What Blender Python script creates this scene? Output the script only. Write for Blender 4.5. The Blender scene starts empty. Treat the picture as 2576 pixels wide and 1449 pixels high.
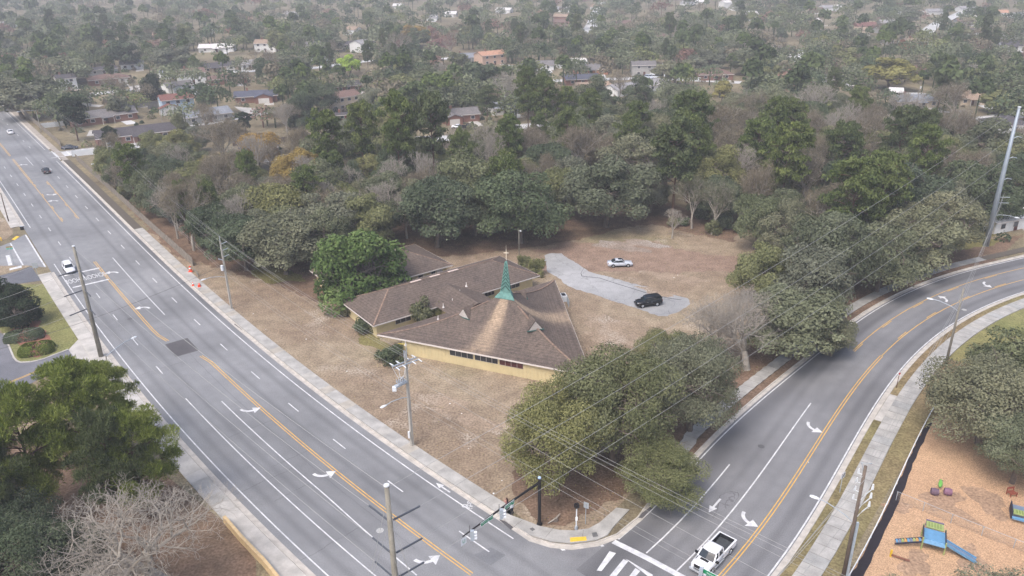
import bpy, math, random
import numpy as np
from mathutils import Vector, Matrix
rng = random.Random(7)
nrg = np.random.default_rng(11)
scene = bpy.context.scene
col = scene.collection
R = math.radians

# ------------------------------------------------------------------ camera
FD, TH, RO, CH = 1970.0, R(23.54), -0.0138, 58.84        # focal (px of a 2576 px wide frame), pitch, roll, height (m)
_c, _s = math.cos(RO), math.sin(RO)
_r0 = np.array([1, 0, 0.]); _d0 = np.array([0, -math.sin(TH), -math.cos(TH)]); _fw = np.array([0, math.cos(TH), -math.sin(TH)])
_rt = _c*_r0 - _s*_d0; _dn = _s*_r0 + _c*_d0
cam = bpy.data.cameras.new('camera'); camo = bpy.data.objects.new('camera', cam); col.objects.link(camo)
cam.sensor_width = 36; cam.lens = 36*FD/2576; cam.clip_end = 9000; cam.clip_start = 0.5
camo.matrix_world = Matrix(((_rt[0], -_dn[0], -_fw[0], 0), (_rt[1], -_dn[1], -_fw[1], 0), (_rt[2], -_dn[2], -_fw[2], CH), (0, 0, 0, 1)))
scene.camera = camo

# ------------------------------------------------------------------ light: bright overcast
SUN_EL, SUN_AZ = 58, 215           # degrees; azimuth measured from +Y clockwise
world = bpy.data.worlds.new('World'); scene.world = world; world.use_nodes = True
nt = world.node_tree; bg = nt.nodes['Background']
sky = nt.nodes.new('ShaderNodeTexSky'); sky.sky_type = 'NISHITA'; sky.sun_disc = False
sky.sun_elevation = R(SUN_EL); sky.sun_rotation = R(SUN_AZ); sky.air_density = .9; sky.dust_density = 4.5; sky.ozone_density = .8
nt.links.new(sky.outputs[0], bg.inputs[0]); bg.inputs[1].default_value = 0.15
sl = bpy.data.lights.new('sun', 'SUN'); sl.energy = 1.0; sl.angle = R(24); sl.color = (1.0, .98, .96)
so = bpy.data.objects.new('sun', sl); col.objects.link(so)
_az, _el = R(SUN_AZ), R(SUN_EL)
so.rotation_euler = Vector((-math.sin(_az)*math.cos(_el), -math.cos(_az)*math.cos(_el), -math.sin(_el))).to_track_quat('-Z', 'Y').to_euler()
scene.view_settings.view_transform = 'Standard'; scene.view_settings.look = 'None'; scene.view_settings.gamma = 1
scene.view_settings.use_curve_mapping = False; scene.view_settings.exposure = 0.66
scene.cycles.use_denoising = True
scene.cycles.max_bounces = 6; scene.cycles.diffuse_bounces = 2; scene.cycles.glossy_bounces = 2
scene.cycles.transmission_bounces = 2; scene.cycles.volume_bounces = 0; scene.cycles.transparent_max_bounces = 8
scene.cycles.use_adaptive_sampling = True; scene.cycles.adaptive_threshold = 0.02

# ------------------------------------------------------------------ measuring: a survey of the photograph gives ground positions
def g(x, y, z=0.0):
    r = _fw + (x-1288)/FD*_rt + (y-724.5)/FD*_dn
    k = (z-CH)/r[2]
    return (float(r[0]*k), float(r[1]*k))
def tl(ix, iy, x, y):                 # survey sheet ix,iy -> frame coordinates
    return (ix*644 + x/2.574*.644, (0, 362.57, 725.14, 1086.43)[iy] + y/2.574*.644)
def gt(ix, iy, pts, z=0.0): return [g(*tl(ix, iy, a, b), z) for a, b in pts]
def toframe(X, Y, Z=0.0):
    v = np.array([X, Y, Z-CH]); d = v @ _fw
    if d <= 1: return (-9999, -9999)
    return (1288+FD*float(v @ _rt)/d, 724.5+FD*float(v @ _dn)/d)

# ------------------------------------------------------------------ helpers
def lin(r, g_, b):
    f = lambda c: c/12.92 if c <= .04045 else ((c+.055)/1.055)**2.4
    return (f(r/255), f(g_/255), f(b/255), 1)
MATS = {}
def M(name, rgb, rough=.8, var=.12, scale=3.0, bump=0.0, metal=0.0, spec=.3, coord='Object', rgb2=None, detail=4, speck=0.0):
    """plain weathered surface: base colour broken by two octaves of noise"""
    if name in MATS: return MATS[name]
    m = bpy.data.materials.new(name); m.use_nodes = True; t = m.node_tree; b = t.nodes['Principled BSDF']
    b.inputs['Roughness'].default_value = rough; b.inputs['Metallic'].default_value = metal; b.inputs['Specular IOR Level'].default_value = spec
    tc = t.nodes.new('ShaderNodeTexCoord'); n = t.nodes.new('ShaderNodeTexNoise'); n.inputs['Scale'].default_value = scale; n.inputs['Detail'].default_value = detail
    t.links.new(tc.outputs[coord], n.inputs['Vector'])
    rp = t.nodes.new('ShaderNodeValToRGB'); e = rp.color_ramp.elements
    a = rgb2 or tuple(c*(1-var) for c in rgb[:3])+(1,)
    z = rgb if rgb2 else tuple(min(1, c*(1+var)) for c in rgb[:3])+(1,)
    e[0].position = .32; e[0].color = a; e[1].position = .68; e[1].color = z
    t.links.new(n.outputs['Fac'], rp.inputs[0]); last = rp.outputs[0]
    if speck:
        n2 = t.nodes.new('ShaderNodeTexNoise'); n2.inputs['Scale'].default_value = scale*9; n2.inputs['Detail'].default_value = 3
        t.links.new(tc.outputs[coord], n2.inputs['Vector'])
        mp = t.nodes.new('ShaderNodeMapRange'); mp.inputs[1].default_value = .3; mp.inputs[2].default_value = .7; mp.inputs[3].default_value = 1-speck; mp.inputs[4].default_value = 1+speck
        t.links.new(n2.outputs['Fac'], mp.inputs[0])
        mx = t.nodes.new('ShaderNodeVectorMath'); mx.operation = 'SCALE'
        t.links.new(last, mx.inputs[0]); t.links.new(mp.outputs[0], mx.inputs['Scale']); last = mx.outputs[0]
    t.links.new(last, b.inputs['Base Color'])
    if bump:
        bn = t.nodes.new('ShaderNodeBump'); bn.inputs['Strength'].default_value = bump; bn.inputs['Distance'].default_value = .05
        t.links.new(n.outputs['Fac'], bn.inputs['Height']); t.links.new(bn.outputs[0], b.inputs['Normal'])
    MATS[name] = m; return m

def noise_chain(t, tc, specs):
    out = []
    for sc, det in specs:
        n = t.nodes.new('ShaderNodeTexNoise'); n.inputs['Scale'].default_value = sc; n.inputs['Detail'].default_value = det
        t.links.new(tc.outputs['Object'], n.inputs['Vector']); out.append(n.outputs['Fac'])
    return out
def ramp(t, fac, stops):
    rp = t.nodes.new('ShaderNodeValToRGB'); e = rp.color_ramp.elements
    while len(e) < len(stops): e.new(.5)
    for k, (p, c) in enumerate(stops): e[k].position = p; e[k].color = c
    t.links.new(fac, rp.inputs[0]); return rp.outputs[0]
def mixc(t, fac, a, b, mode='MIX'):
    m = t.nodes.new('ShaderNodeMix'); m.data_type = 'RGBA'; m.blend_type = mode
    for s, v in ((m.inputs[0], fac), (m.inputs[6], a), (m.inputs[7], b)):
        if isinstance(v, (int, float)): s.default_value = v
        elif isinstance(v, tuple): s.default_value = v
        else: t.links.new(v, s)
    return m.outputs[2]
def newmat(name, rough=.9, spec=.2):
    m = bpy.data.materials.new(name); m.use_nodes = True; t = m.node_tree; b = t.nodes['Principled BSDF']
    b.inputs['Roughness'].default_value = rough; b.inputs['Specular IOR Level'].default_value = spec
    tc = t.nodes.new('ShaderNodeTexCoord'); MATS[name] = m
    return m, t, b, tc
def grassmat(name, stops_big, stops_fine, fine=1.6, big=.035, thr=None, thr_col=None):
    """ground cover: broad patches x fine clumps x optional worn spots of another colour"""
    m, t, b, tc = newmat(name, .95, .1)
    a, f, ff, w = noise_chain(t, tc, [(big, 5), (fine*.28, 6), (fine*2.2, 5), (big*3.1, 6)])
    c = ramp(t, a, stops_big); c = mixc(t, 1.0, c, ramp(t, f, stops_fine), 'MULTIPLY')
    c = mixc(t, 1.0, c, ramp(t, ff, [(.3, (.62, .6, .58, 1)), (.7, (1.32, 1.33, 1.3, 1))]), 'MULTIPLY')
    if thr:
        mk = ramp(t, w, [(thr, (0, 0, 0, 1)), (thr+.1, (1, 1, 1, 1))])
        mk = mixc(t, 1.0, mk, ramp(t, ff, [(.42, (0, 0, 0, 1)), (.6, (1, 1, 1, 1))]), 'MULTIPLY')
        c = mixc(t, mk, c, thr_col)
    t.links.new(c, b.inputs['Base Color'])
    bn = t.nodes.new('ShaderNodeBump'); bn.inputs['Strength'].default_value = .5; bn.inputs['Distance'].default_value = .12
    t.links.new(ff, bn.inputs['Height']); t.links.new(bn.outputs[0], b.inputs['Normal'])
    return m
def asphaltmat(name, base, tint, crack=.0, wear=False):
    m, t, b, tc = newmat(name, .75, .35)
    a, f, ff = noise_chain(t, tc, [(.06, 5), (.5, 6), (9, 3)])
    c = ramp(t, a, [(.3, tuple(x*.84 for x in base)+(1,)), (.7, tuple(x*1.14 for x in tint)+(1,))])
    c = mixc(t, 1.0, c, ramp(t, f, [(.3, (.88, .88, .88, 1)), (.72, (1.1, 1.1, 1.1, 1))]), 'MULTIPLY')
    c = mixc(t, 1.0, c, ramp(t, ff, [(.3, (.8, .8, .8, 1)), (.7, (1.18, 1.18, 1.18, 1))]), 'MULTIPLY')
    if wear:
        at = t.nodes.new('ShaderNodeAttribute'); at.attribute_name = 'wear'; mpw = t.nodes.new('ShaderNodeMath'); mpw.operation = 'MULTIPLY_ADD'; mpw.inputs[1].default_value = .5; mpw.inputs[2].default_value = -.25
        t.links.new(f, mpw.inputs[0]); ad = t.nodes.new('ShaderNodeMath'); ad.operation = 'ADD'; t.links.new(at.outputs['Fac'], ad.inputs[0]); t.links.new(mpw.outputs[0], ad.inputs[1])
        c = mixc(t, 1.0, c, ramp(t, ad.outputs[0], [(.05, (1.14, 1.14, 1.14, 1)), (.5, (1, 1, 1, 1)), (1.0, (.66, .66, .67, 1))]), 'MULTIPLY')
    if crack:
        v = t.nodes.new('ShaderNodeTexVoronoi'); v.feature = 'DISTANCE_TO_EDGE'; v.inputs['Scale'].default_value = .16
        d = t.nodes.new('ShaderNodeVectorMath'); d.operation = 'MULTIPLY_ADD'
        nn = t.nodes.new('ShaderNodeTexNoise'); nn.inputs['Scale'].default_value = .35; nn.inputs['Detail'].default_value = 6
        t.links.new(tc.outputs['Object'], nn.inputs['Vector']); t.links.new(nn.outputs['Color'], d.inputs[0]); d.inputs[1].default_value = (5, 5, 5); t.links.new(tc.outputs['Object'], d.inputs[2])
        t.links.new(d.outputs[0], v.inputs['Vector'])
        k = ramp(t, v.outputs['Distance'], [(.0, (1-crack,)*3+(1,)), (.02, (1, 1, 1, 1))])
        c = mixc(t, 1.0, c, k, 'MULTIPLY')
    t.links.new(c, b.inputs['Base Color']); return m

class MB:
    """collects faces; build() links them as one mesh object"""
    def __init__(s): s.v = []; s.f = []; s.m = []
    def add(s, vs, fs, mi=0):
        o = len(s.v); s.v += [tuple(map(float, p)) for p in vs]; s.f += [tuple(i+o for i in f) for f in fs]; s.m += [mi]*len(fs)
    def box(s, c, sz, rz=0, mi=0, taper=(1, 1)):
        x, y, z = (k/2 for k in sz); ca, sa = math.cos(rz), math.sin(rz); vs = []
        for dz in (-1, 1):
            tx, ty = taper if dz > 0 else (1, 1)
            for dx, dy in ((-1, -1), (1, -1), (1, 1), (-1, 1)):
                px, py = dx*x*tx, dy*y*ty; vs.append((c[0]+px*ca-py*sa, c[1]+px*sa+py*ca, c[2]+dz*z))
        s.add(vs, [(3, 2, 1, 0), (4, 5, 6, 7), (0, 1, 5, 4), (1, 2, 6, 5), (2, 3, 7, 6), (3, 0, 4, 7)], mi)
    def beam(s, a, b, w, h, mi=0):
        a, b = Vector(a), Vector(b); d = (b-a); L = d.length; d.normalize()
        up = Vector((0, 0, 1)) if abs(d.z) < .95 else Vector((1, 0, 0)); sd = d.cross(up).normalized(); up = sd.cross(d)
        vs = [p+sd*(i*w/2)+up*(j*h/2) for p in (a, b) for i, j in ((-1, -1), (1, -1), (1, 1), (-1, 1))]
        s.add(vs, [(0, 1, 2, 3), (7, 6, 5, 4), (0, 4, 5, 1), (1, 5, 6, 2), (2, 6, 7, 3), (3, 7, 4, 0)], mi)
    def tube(s, pts, rs, n=6, mi=0, cap=True):
        pts = [Vector(p) for p in pts]; rs = rs if isinstance(rs, (list, tuple)) else [rs]*len(pts); vs = []; fs = []
        for i, p in enumerate(pts):
            d = (pts[min(i+1, len(pts)-1)]-pts[max(i-1, 0)]).normalized()
            up = Vector((0, 0, 1)) if abs(d.z) < .9 else Vector((1, 0, 0)); a = d.cross(up).normalized(); b = a.cross(d)
            for k in range(n):
                w = 2*math.pi*k/n; vs.append(p+(a*math.cos(w)+b*math.sin(w))*rs[i])
        for i in range(len(pts)-1):
            for k in range(n): fs.append((i*n+k, i*n+(k+1) % n, (i+1)*n+(k+1) % n, (i+1)*n+k))
        if cap: fs += [tuple(range(n))[::-1], tuple((len(pts)-1)*n+k for k in range(n))]
        s.add(vs, fs, mi)
    def poly(s, pts, z=None, mi=0):
        vs = [(p[0], p[1], p[2] if z is None else z) for p in pts]; s.add(vs, [tuple(range(len(vs)))], mi)
    def slab(s, pts, z0, z1, mi=0):
        n = len(pts); vs = [(p[0], p[1], z0) for p in pts]+[(p[0], p[1], z1) for p in pts]
        s.add(vs, [tuple(range(n))[::-1], tuple(range(n, 2*n))]+[(i, (i+1) % n, n+(i+1) % n, n+i) for i in range(n)], mi)
    def strip(s, A, B, za, zb=None, mi=0):
        zb = za if zb is None else zb; n = len(A)
        vs = [(p[0], p[1], za) for p in A]+[(p[0], p[1], zb) for p in B]
        s.add(vs, [(i, i+1, n+i+1, n+i) for i in range(n-1)], mi)
    def revolve(s, prof, n=16, c=(0, 0, 0), axis='z', mi=0):
        vs = []; fs = []
        for r, h in prof:
            for k in range(n):
                w = 2*math.pi*k/n; a, b = r*math.cos(w), r*math.sin(w)
                vs.append((c[0]+a, c[1]+b, c[2]+h) if axis == 'z' else (c[0]+a, c[1]+h, c[2]+b))
        for i in range(len(prof)-1):
            for k in range(n): fs.append((i*n+k, i*n+(k+1) % n, (i+1)*n+(k+1) % n, (i+1)*n+k))
        s.add(vs, fs, mi)
    def build(s, name, mats, parent=None, smooth=False, fixn=False):
        me = bpy.data.meshes.new(name); me.from_pydata(s.v, [], s.f)
        for m in (mats if isinstance(mats, (list, tuple)) else [mats]): me.materials.append(m)
        if any(s.m): me.polygons.foreach_set('material_index', s.m)
        if smooth: me.polygons.foreach_set('use_smooth', [True]*len(s.f))
        me.update(); o = bpy.data.objects.new(name, me); col.objects.link(o)
        if parent is not None: o.parent = parent
        return o
def tag(o, label, cat, group=None):
    o['label'] = label; o['category'] = cat
    if group: o['group'] = group
    return o
def thing(name, label, cat, loc=(0, 0, 0), rz=0.0, group=None, scale=None):
    o = bpy.data.objects.new(name, None); col.objects.link(o); o.empty_display_size = .2
    o.location = loc; o.rotation_euler = (0, 0, rz)
    if scale: o.scale = scale
    return tag(o, label, cat, group)
def struct(o): o['kind'] = 'structure'; return o
def copy_tree(o, parent=None):
    c = o.copy(); col.objects.link(c)
    if parent is not None: c.parent = parent
    for ch in list(o.children): copy_tree(ch, c)
    return c
def textmesh(body, size):
    cu = bpy.data.curves.new('t', 'FONT'); cu.body = body; cu.size = size; cu.align_x = 'CENTER'; cu.align_y = 'CENTER'
    ob = bpy.data.objects.new('t', cu); col.objects.link(ob); dg = bpy.context.evaluated_depsgraph_get(); dg.update()
    me = bpy.data.meshes.new_from_object(ob.evaluated_get(dg)); bpy.data.objects.remove(ob); bpy.data.curves.remove(cu)
    me.materials.clear(); return me
# ------------------------------------------------------------------ road centre lines (surveyed)
_PO = np.array([-5.59770647e-09, 4.14423136e-06, -1.08293993e-03, 9.86398661e-02, -1.11984609e-01])
_OO = np.array([-14.34731807, 76.2516411]); _EE = np.array([-0.62451085, 0.78101613]); _NN = np.array([-_EE[1], _EE[0]])
def main(u, n):
    uu = min(max(u, -12), 222); v = np.polyval(_PO, uu); dv = np.polyval(np.polyder(_PO), uu)
    k = math.hypot(1, dv); t = np.array([1, dv])/k; q = np.array([uu, v])+t*(u-uu)+np.array([-t[1], t[0]])*n
    p = _OO+_EE*q[0]+_NN*q[1]; return (float(p[0]), float(p[1]))
def main_dir(u):
    a, b = main(u-.5, 0), main(u+.5, 0); return math.atan2(b[1]-a[1], b[0]-a[0])
_PX = [-1.8531264114236242e-07, 5.641201246323944e-05, -0.003756902188016506, 0.6866837595511556, 20.98325934061459]
_PY = [5.637177505740196e-08, -3.36309103689502e-05, 0.0025515125833876005, 0.7359283218347803, 61.34175695533017]
def side(s, n):
    ss = min(max(s, -2), 108); p = np.array([np.polyval(_PX, ss), np.polyval(_PY, ss)])
    t = np.array([np.polyval(np.polyder(_PX), ss), np.polyval(np.polyder(_PY), ss)]); t /= np.hypot(*t)
    p = p+t*(s-ss)+np.array([-t[1], t[0]])*n; return (float(p[0]), float(p[1]))
def side_dir(s):
    a, b = side(s-.5, 0), side(s+.5, 0); return math.atan2(b[1]-a[1], b[0]-a[0])
def frange(a, b, n): return [a+(b-a)*i/n for i in range(n+1)]
def line_at(fn, a, b, n, off):
    off = off if callable(off) else (lambda s, o=off: o)
    return [fn(s, off(s)) for s in frange(a, b, n)]
MAIN_PTS = np.array([main(u, 0) for u in frange(-60, 520, 290)]); SIDE_PTS = np.array([side(s, 0) for s in frange(-10, 200, 105)])
def main_un(p):
    i = int(np.argmin(np.hypot(*(MAIN_PTS-np.array(p)).T))); u = -60+2*i; a = main_dir(u); d = np.array(p)-MAIN_PTS[i]
    return u+d[0]*math.cos(a)+d[1]*math.sin(a), -d[0]*math.sin(a)+d[1]*math.cos(a)
def side_sn(p):
    i = int(np.argmin(np.hypot(*(SIDE_PTS-np.array(p)).T))); s = -10+2*i; a = side_dir(s); d = np.array(p)-SIDE_PTS[i]
    return s+d[0]*math.cos(a)+d[1]*math.sin(a), -d[0]*math.sin(a)+d[1]*math.cos(a)

# ------------------------------------------------------------------ ground materials
TAN = lin(176, 156, 128)
m_ground = grassmat('dry_ground', [(.25, lin(108, 98, 84)), (.5, lin(132, 124, 104)), (.62, lin(146, 136, 114)), (.8, lin(114, 116, 88))], [(.3, (.7, .68, .68, 1)), (.7, (1.18, 1.16, 1.12, 1))])
m_lot = grassmat('winter_lawn', [(.22, lin(126, 110, 98)), (.42, lin(146, 130, 114)), (.55, lin(159, 145, 127)), (.68, lin(136, 129, 104)), (.82, lin(120, 117, 88))], [(.3, (.78, .76, .74, 1)), (.7, (1.14, 1.13, 1.1, 1))], thr=.6, thr_col=lin(190, 178, 164))
m_leaf = grassmat('leaf_litter', [(.3, lin(112, 96, 84)), (.55, lin(130, 111, 97)), (.8, lin(124, 111, 94))], [(.3, (.7, .68, .66, 1)), (.7, (1.2, 1.14, 1.1, 1))])
m_verge = grassmat('verge_grass', [(.3, lin(136, 118, 94)), (.5, lin(140, 128, 98)), (.75, lin(124, 122, 86))], [(.3, (.75, .73, .7, 1)), (.7, (1.15, 1.13, 1.1, 1))])
m_green = grassmat('green_lawn', [(.3, lin(142, 134, 92)), (.5, lin(128, 130, 86)), (.75, lin(152, 144, 106))], [(.3, (.8, .8, .8, 1)), (.7, (1.12, 1.12, 1.1, 1))])
m_mulch = grassmat('orange_mulch', [(.3, lin(186, 152, 124)), (.6, lin(196, 164, 134)), (.8, lin(178, 146, 118))], [(.3, (.92, .91, .9, 1)), (.7, (1.06, 1.05, 1.05, 1))], fine=3.2)
m_sand = grassmat('sandy_soil', [(.3, lin(186, 164, 146)), (.7, lin(204, 186, 168))], [(.35, (.75, .72, .7, 1)), (.7, (1.12, 1.1, 1.1, 1))])
m_asph = asphaltmat('worn_asphalt', (.215, .219, .228), (.255, .258, .266), 0, True)
m_asph2 = asphaltmat('side_road_asphalt', (.190, .191, .200), (.225, .226, .234), 0, True)
m_lotasph = asphaltmat('pale_car_park_asphalt', (.36, .365, .37), (.42, .42, .425), .3)
m_dark = asphaltmat('fresh_asphalt', (.10, .095, .10), (.125, .12, .125))
m_drive = asphaltmat('driveway_asphalt', (.15, .155, .175), (.19, .19, .21))
m_conc = M('sidewalk_concrete', lin(186, 182, 176), .85, .16, .5, .2, speck=.06)
m_conc2 = M('weathered_concrete', lin(172, 170, 166), .85, .2, .6, .2, speck=.08)
m_kerb = M('kerb_concrete', lin(190, 184, 176), .85, .16, 1.1, .2, speck=.06)
m_street = M('concrete_street', lin(200, 200, 200), .85, .1, .15, speck=.05)
m_white = M('white_road_paint', lin(228, 228, 228), .6, .10, 1.3, rgb2=lin(192, 193, 196), speck=.08)
m_yellow = M('yellow_road_paint', lin(232, 186, 92), .6, .14, 1.6, rgb2=lin(208, 162, 84), speck=.1)

mb = MB(); mb.poly([(-3000, -300), (3000, -300), (3000, 5500), (-3000, 5500)], 0.0)
struct(mb.build('ground', m_ground))
def rough(pts, amp, step=1.6, seed=3):
    r_ = random.Random(seed); out = []; n = len(pts)
    for i in range(n):
        a, b_ = pts[i], pts[(i+1) % n]; L = math.dist(a, b_); k = max(1, int(L/step))
        for j in range(k):
            f = j/k; out.append((a[0]+(b_[0]-a[0])*f+r_.uniform(-amp, amp), a[1]+(b_[1]-a[1])*f+r_.uniform(-amp, amp)))
    return out
def sheet(name, pts, z, m, jag=0):
    if jag: pts = rough(pts, jag, jag*1.6)
    b = MB(); b.poly(pts, z); return struct(b.build(name, m))

# ------------------------------------------------------------------ main road
def wear_ribbon(name, fn, S_, n0, n1, step, z, m, wearf):
    """carriageway as a fine grid carrying a wear value: oil-dark lane middles, polished wheel tracks, silt by the gutter"""
    b = MB(); vals = []; cols = None; vs = []
    for s in S_:
        a, e = n0(s), n1(s); k = int(round((max(n0(q) for q in (0, 30, 80))-e)/step)); cols = k+1
        for j in range(cols):
            n = a+(e-a)*j/k; vs.append((*fn(s, n), z)); vals.append(wearf(s, n))
    fs = [(i*cols+j, i*cols+j+1, (i+1)*cols+j+1, (i+1)*cols+j) for i in range(len(S_)-1) for j in range(cols-1)]
    b.add(vs, fs); o = b.build(name, m); o.data.attributes.new('wear', 'FLOAT', 'POINT').data.foreach_set('value', vals); return struct(o)
def lanewear(n, centres, oil=.55, track=-.35):
    w = 0
    for c in centres: w += oil*math.exp(-((n-c)/.42)**2)+track*(math.exp(-((n-c-.85)/.33)**2)+math.exp(-((n-c+.85)/.33)**2))
    return w
def wmain(u, n):
    w = lanewear(n, (-1.65, 1.7, 8.65, 12.05), .5, -.3)+lanewear(n, (5.1,), .2, -.1)-.25*math.exp(-((n-5.1)/1.5)**2)*(u > 20)
    if n < -3.4 and 40 < u < 200: w += 1.0*min(1, (u-40)/30)*min(1, (200-u)/30)
    return .5+.5*w
road_S = frange(-60, 520, 240); main_road = wear_ribbon('main_road', main, road_S, lambda s: 15.0, lambda s: -4.3, .3, .008, m_asph, wmain)
S = frange(-13, 200, 150)
def nw_edge(s):      # carriageway edge on the church side: widens to three lanes at the junction
    if s < 16: return 11.3
    if s > 60: return 8.0
    k = (s-16)/44; k = k*k*(3-2*k); return 11.3+(8.0-11.3)*k
def wside(s, n):
    w = lanewear(n, (-1.8, 1.9, 5.5), .35, -.25)-.35*math.exp(-((n-2.8)/1.6)**2)
    w += .9*math.exp(-((n-nw_edge(s)+1.8)/1.5)**2)+.35*math.exp(-((n+2.2)/1.2)**2)
    return .5+.5*w
side_road = wear_ribbon('side_road', side, S, nw_edge, lambda s: -4.3, .3, .004, m_asph2, wside); sroad = MB()
CORNER = gt(2, 3, [(-60, 930), (0, 970), (200, 1075), (400, 1135), (600, 1155), (850, 1120), (1060, 1040), (1180, 940), (1270, 870)])
sroad.poly(CORNER+[side(4, 10), side(-13, 6), main(-24, -3.5), main(-14, -3.5)], .0035)
sroad.poly([side(2, -4.2), side(-13, -4.2), main(-50, -4.2), side(-6, -24), side(2, -9)], .003)
struct(sroad.build('junction_asphalt', m_asph2))

def paint(name, A, B, parent, m=m_white, z=.012):
    b = MB(); b.strip(A, B, z); return b.build(name, m, parent)
def solid(fn, a, b, n, w, parent, name='edge_line', m=m_white, z=.012):
    k = max(2, int(abs(b-a)/3)); off = n if callable(n) else (lambda s, o=n: o)
    return paint(name, [fn(s, off(s)+w/2) for s in frange(a, b, k)], [fn(s, off(s)-w/2) for s in frange(a, b, k)], parent, m, z)
P = main_road
solid(main, 205, -16.5, -3.25, .16, P); solid(main, 420, 224, -3.25, .16, P); solid(main, 221, 206, -4.6, .35, P, 'street_mouth_line')
solid(main, 420, 137.5, 13.7, .16, P); solid(main, 132.5, 107.3, 15.4, .3, P, 'street_mouth_line'); solid(main, 108, -60, 13.7, .16, P)
for k in range(-1, 33):
    uc = k*12.192
    if -8 < uc < 216 or uc > 222: solid(main, uc-1.5, uc+1.5, 0, .15, P, 'lane_dash')
    if 45 < uc+11.4 < 420: solid(main, uc+11.4-1.5, uc+11.4+1.5, 10.4, .15, P, 'lane_dash')
solid(main, -11.3, -16, -.05, .16, P, 'lane_dash')
def ystep(u):
    if u > 62: return 6.85
    if u < 44: return 3.45
    k = (62-u)/18; k = k*k*(3-2*k); return 6.85-3.4*k
for dn in (-.17, .17):
    solid(main, 217, 181, lambda u, d=dn: 6.9+d, .12, P, 'yellow_line', m_yellow)
    solid(main, 104, 57, lambda u, d=dn: ystep(u)+d, .12, P, 'yellow_line', m_yellow); solid(main, 48.2, -17, lambda u, d=dn: ystep(u)+d, .12, P, 'yellow_line', m_yellow)
    solid(main, 420, 222, lambda u, d=dn: 6.9+d*.9, .12, P, 'yellow_line', m_yellow)
for nn, sgn in ((6.95, -1), (3.35, 1)):
    solid(main, 181, 137.5, nn, .12, P, 'yellow_line', m_yellow)
    for a in (178, 166, 152, 140): solid(main, a+1.5, a-1.5, nn+sgn*.3, .12, P, 'yellow_dash', m_yellow)
solid(main, 217.2, 203.5, 3.3, .15, P, 'lane_line'); solid(main, 104, 67.8, 3.35, .15, P, 'lane_line')
solid(main, 32.8, -13, lambda u: 6.8+(.6*max(0, 4-u)/17 if u < 4 else 0), .15, P, 'lane_line'); solid(main, 37, -60, 10.35, .15, P, 'lane_line')
for u in (99.5, 91.8): solid(main, u+.3, u-.3, 10.1, 6.4, P, 'crosswalk_bar', z=.0125)
def arrow_turn(fn, dirf, s, n, head, parent, flip=1, name='turn_arrow', k=1.0, straight=False):
    """head=+1: travel towards +s; flip=1: turns left"""
    pts = []
    if straight: pts = [(-1.6, .13), (.3, .13), (.3, .5), (1.6, 0), (.3, -.5), (.3, -.13), (-1.6, -.13)]
    else:
        o = []; i_ = []
        for q in range(9):
            w = q/8*R(78); o.append((-1.35+1.75*math.sin(w), -.75+1.75*(1-math.cos(w)))); i_.append((-1.35+1.33*math.sin(w), -.33+1.33*(1-math.cos(w))))
        ex, ey = o[-1]; fx, fy = i_[-1]
        pts = o+[(ex+.62, ey-.12), ((ex+fx)/2+.02, (ey+fy)/2+1.15), (fx-.62, fy+.12)]+i_[::-1]
    p = fn(s, n); a = dirf(s)+(0 if head > 0 else math.pi); ca, sa = math.cos(a), math.sin(a)
    b = MB(); b.poly([(p[0]+k*(x*ca-y*flip*sa), p[1]+k*(x*sa+y*flip*ca)) for x, y in (pts if flip > 0 else pts[::-1])], .0125); return b.build(name, m_white, parent)
for u, h in ((206.7, 1), (158.4, 1), (164.7, -1), (95.4, 1), (73.6, 1), (27.6, -1), (7.7, -1), (-12.4, -1)): arrow_turn(main, main_dir, u, 5.15 if u > -5 else 5.6, h, P, 1, k=.95)
# bicycle symbol and arrow in the bike lane
b = MB(); bx0 = main(-8.7, -3.75); a0 = main_dir(-8.7)
def loc2(p, a, x, y): return (p[0]+x*math.cos(a)-y*math.sin(a), p[1]+x*math.sin(a)+y*math.cos(a))
for cx in (-.42, .42):
    o = [loc2(bx0, a0+math.pi/2, cx+.3*math.cos(w), .3*math.sin(w)-.1) for w in np.linspace(0, 2*math.pi, 15)]; i_ = [loc2(bx0, a0+math.pi/2, cx+.19*math.cos(w), .19*math.sin(w)-.1) for w in np.linspace(0, 2*math.pi, 15)]
    b.strip(o, i_, .0125)
for (x0, y0, x1, y1) in ((-.42, -.1, -.1, .5), (-.1, .5, .35, .5), (.35, .5, .42, -.1), (-.42, -.1, .1, -.05), (.1, -.05, .35, .5), (-.1, .5, .1, -.05), (-.25, .62, .05, .62), (.35, .5, .3, .85), (.3, .85, .05, .85)):
    d = math.hypot(x1-x0, y1-y0); ox, oy = -(y1-y0)/d*.05, (x1-x0)/d*.05
    b.strip([loc2(bx0, a0+math.pi/2, x0+ox, y0+oy), loc2(bx0, a0+math.pi/2, x1+ox, y1+oy)], [loc2(bx0, a0+math.pi/2, x0-ox, y0-oy), loc2(bx0, a0+math.pi/2, x1-ox, y1-oy)], .0125)
b.build('bicycle_symbol', m_white, P); arrow_turn(main, main_dir, -4.3, -3.8, 1, P, name='bicycle_arrow', straight=True, k=.8)
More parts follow.
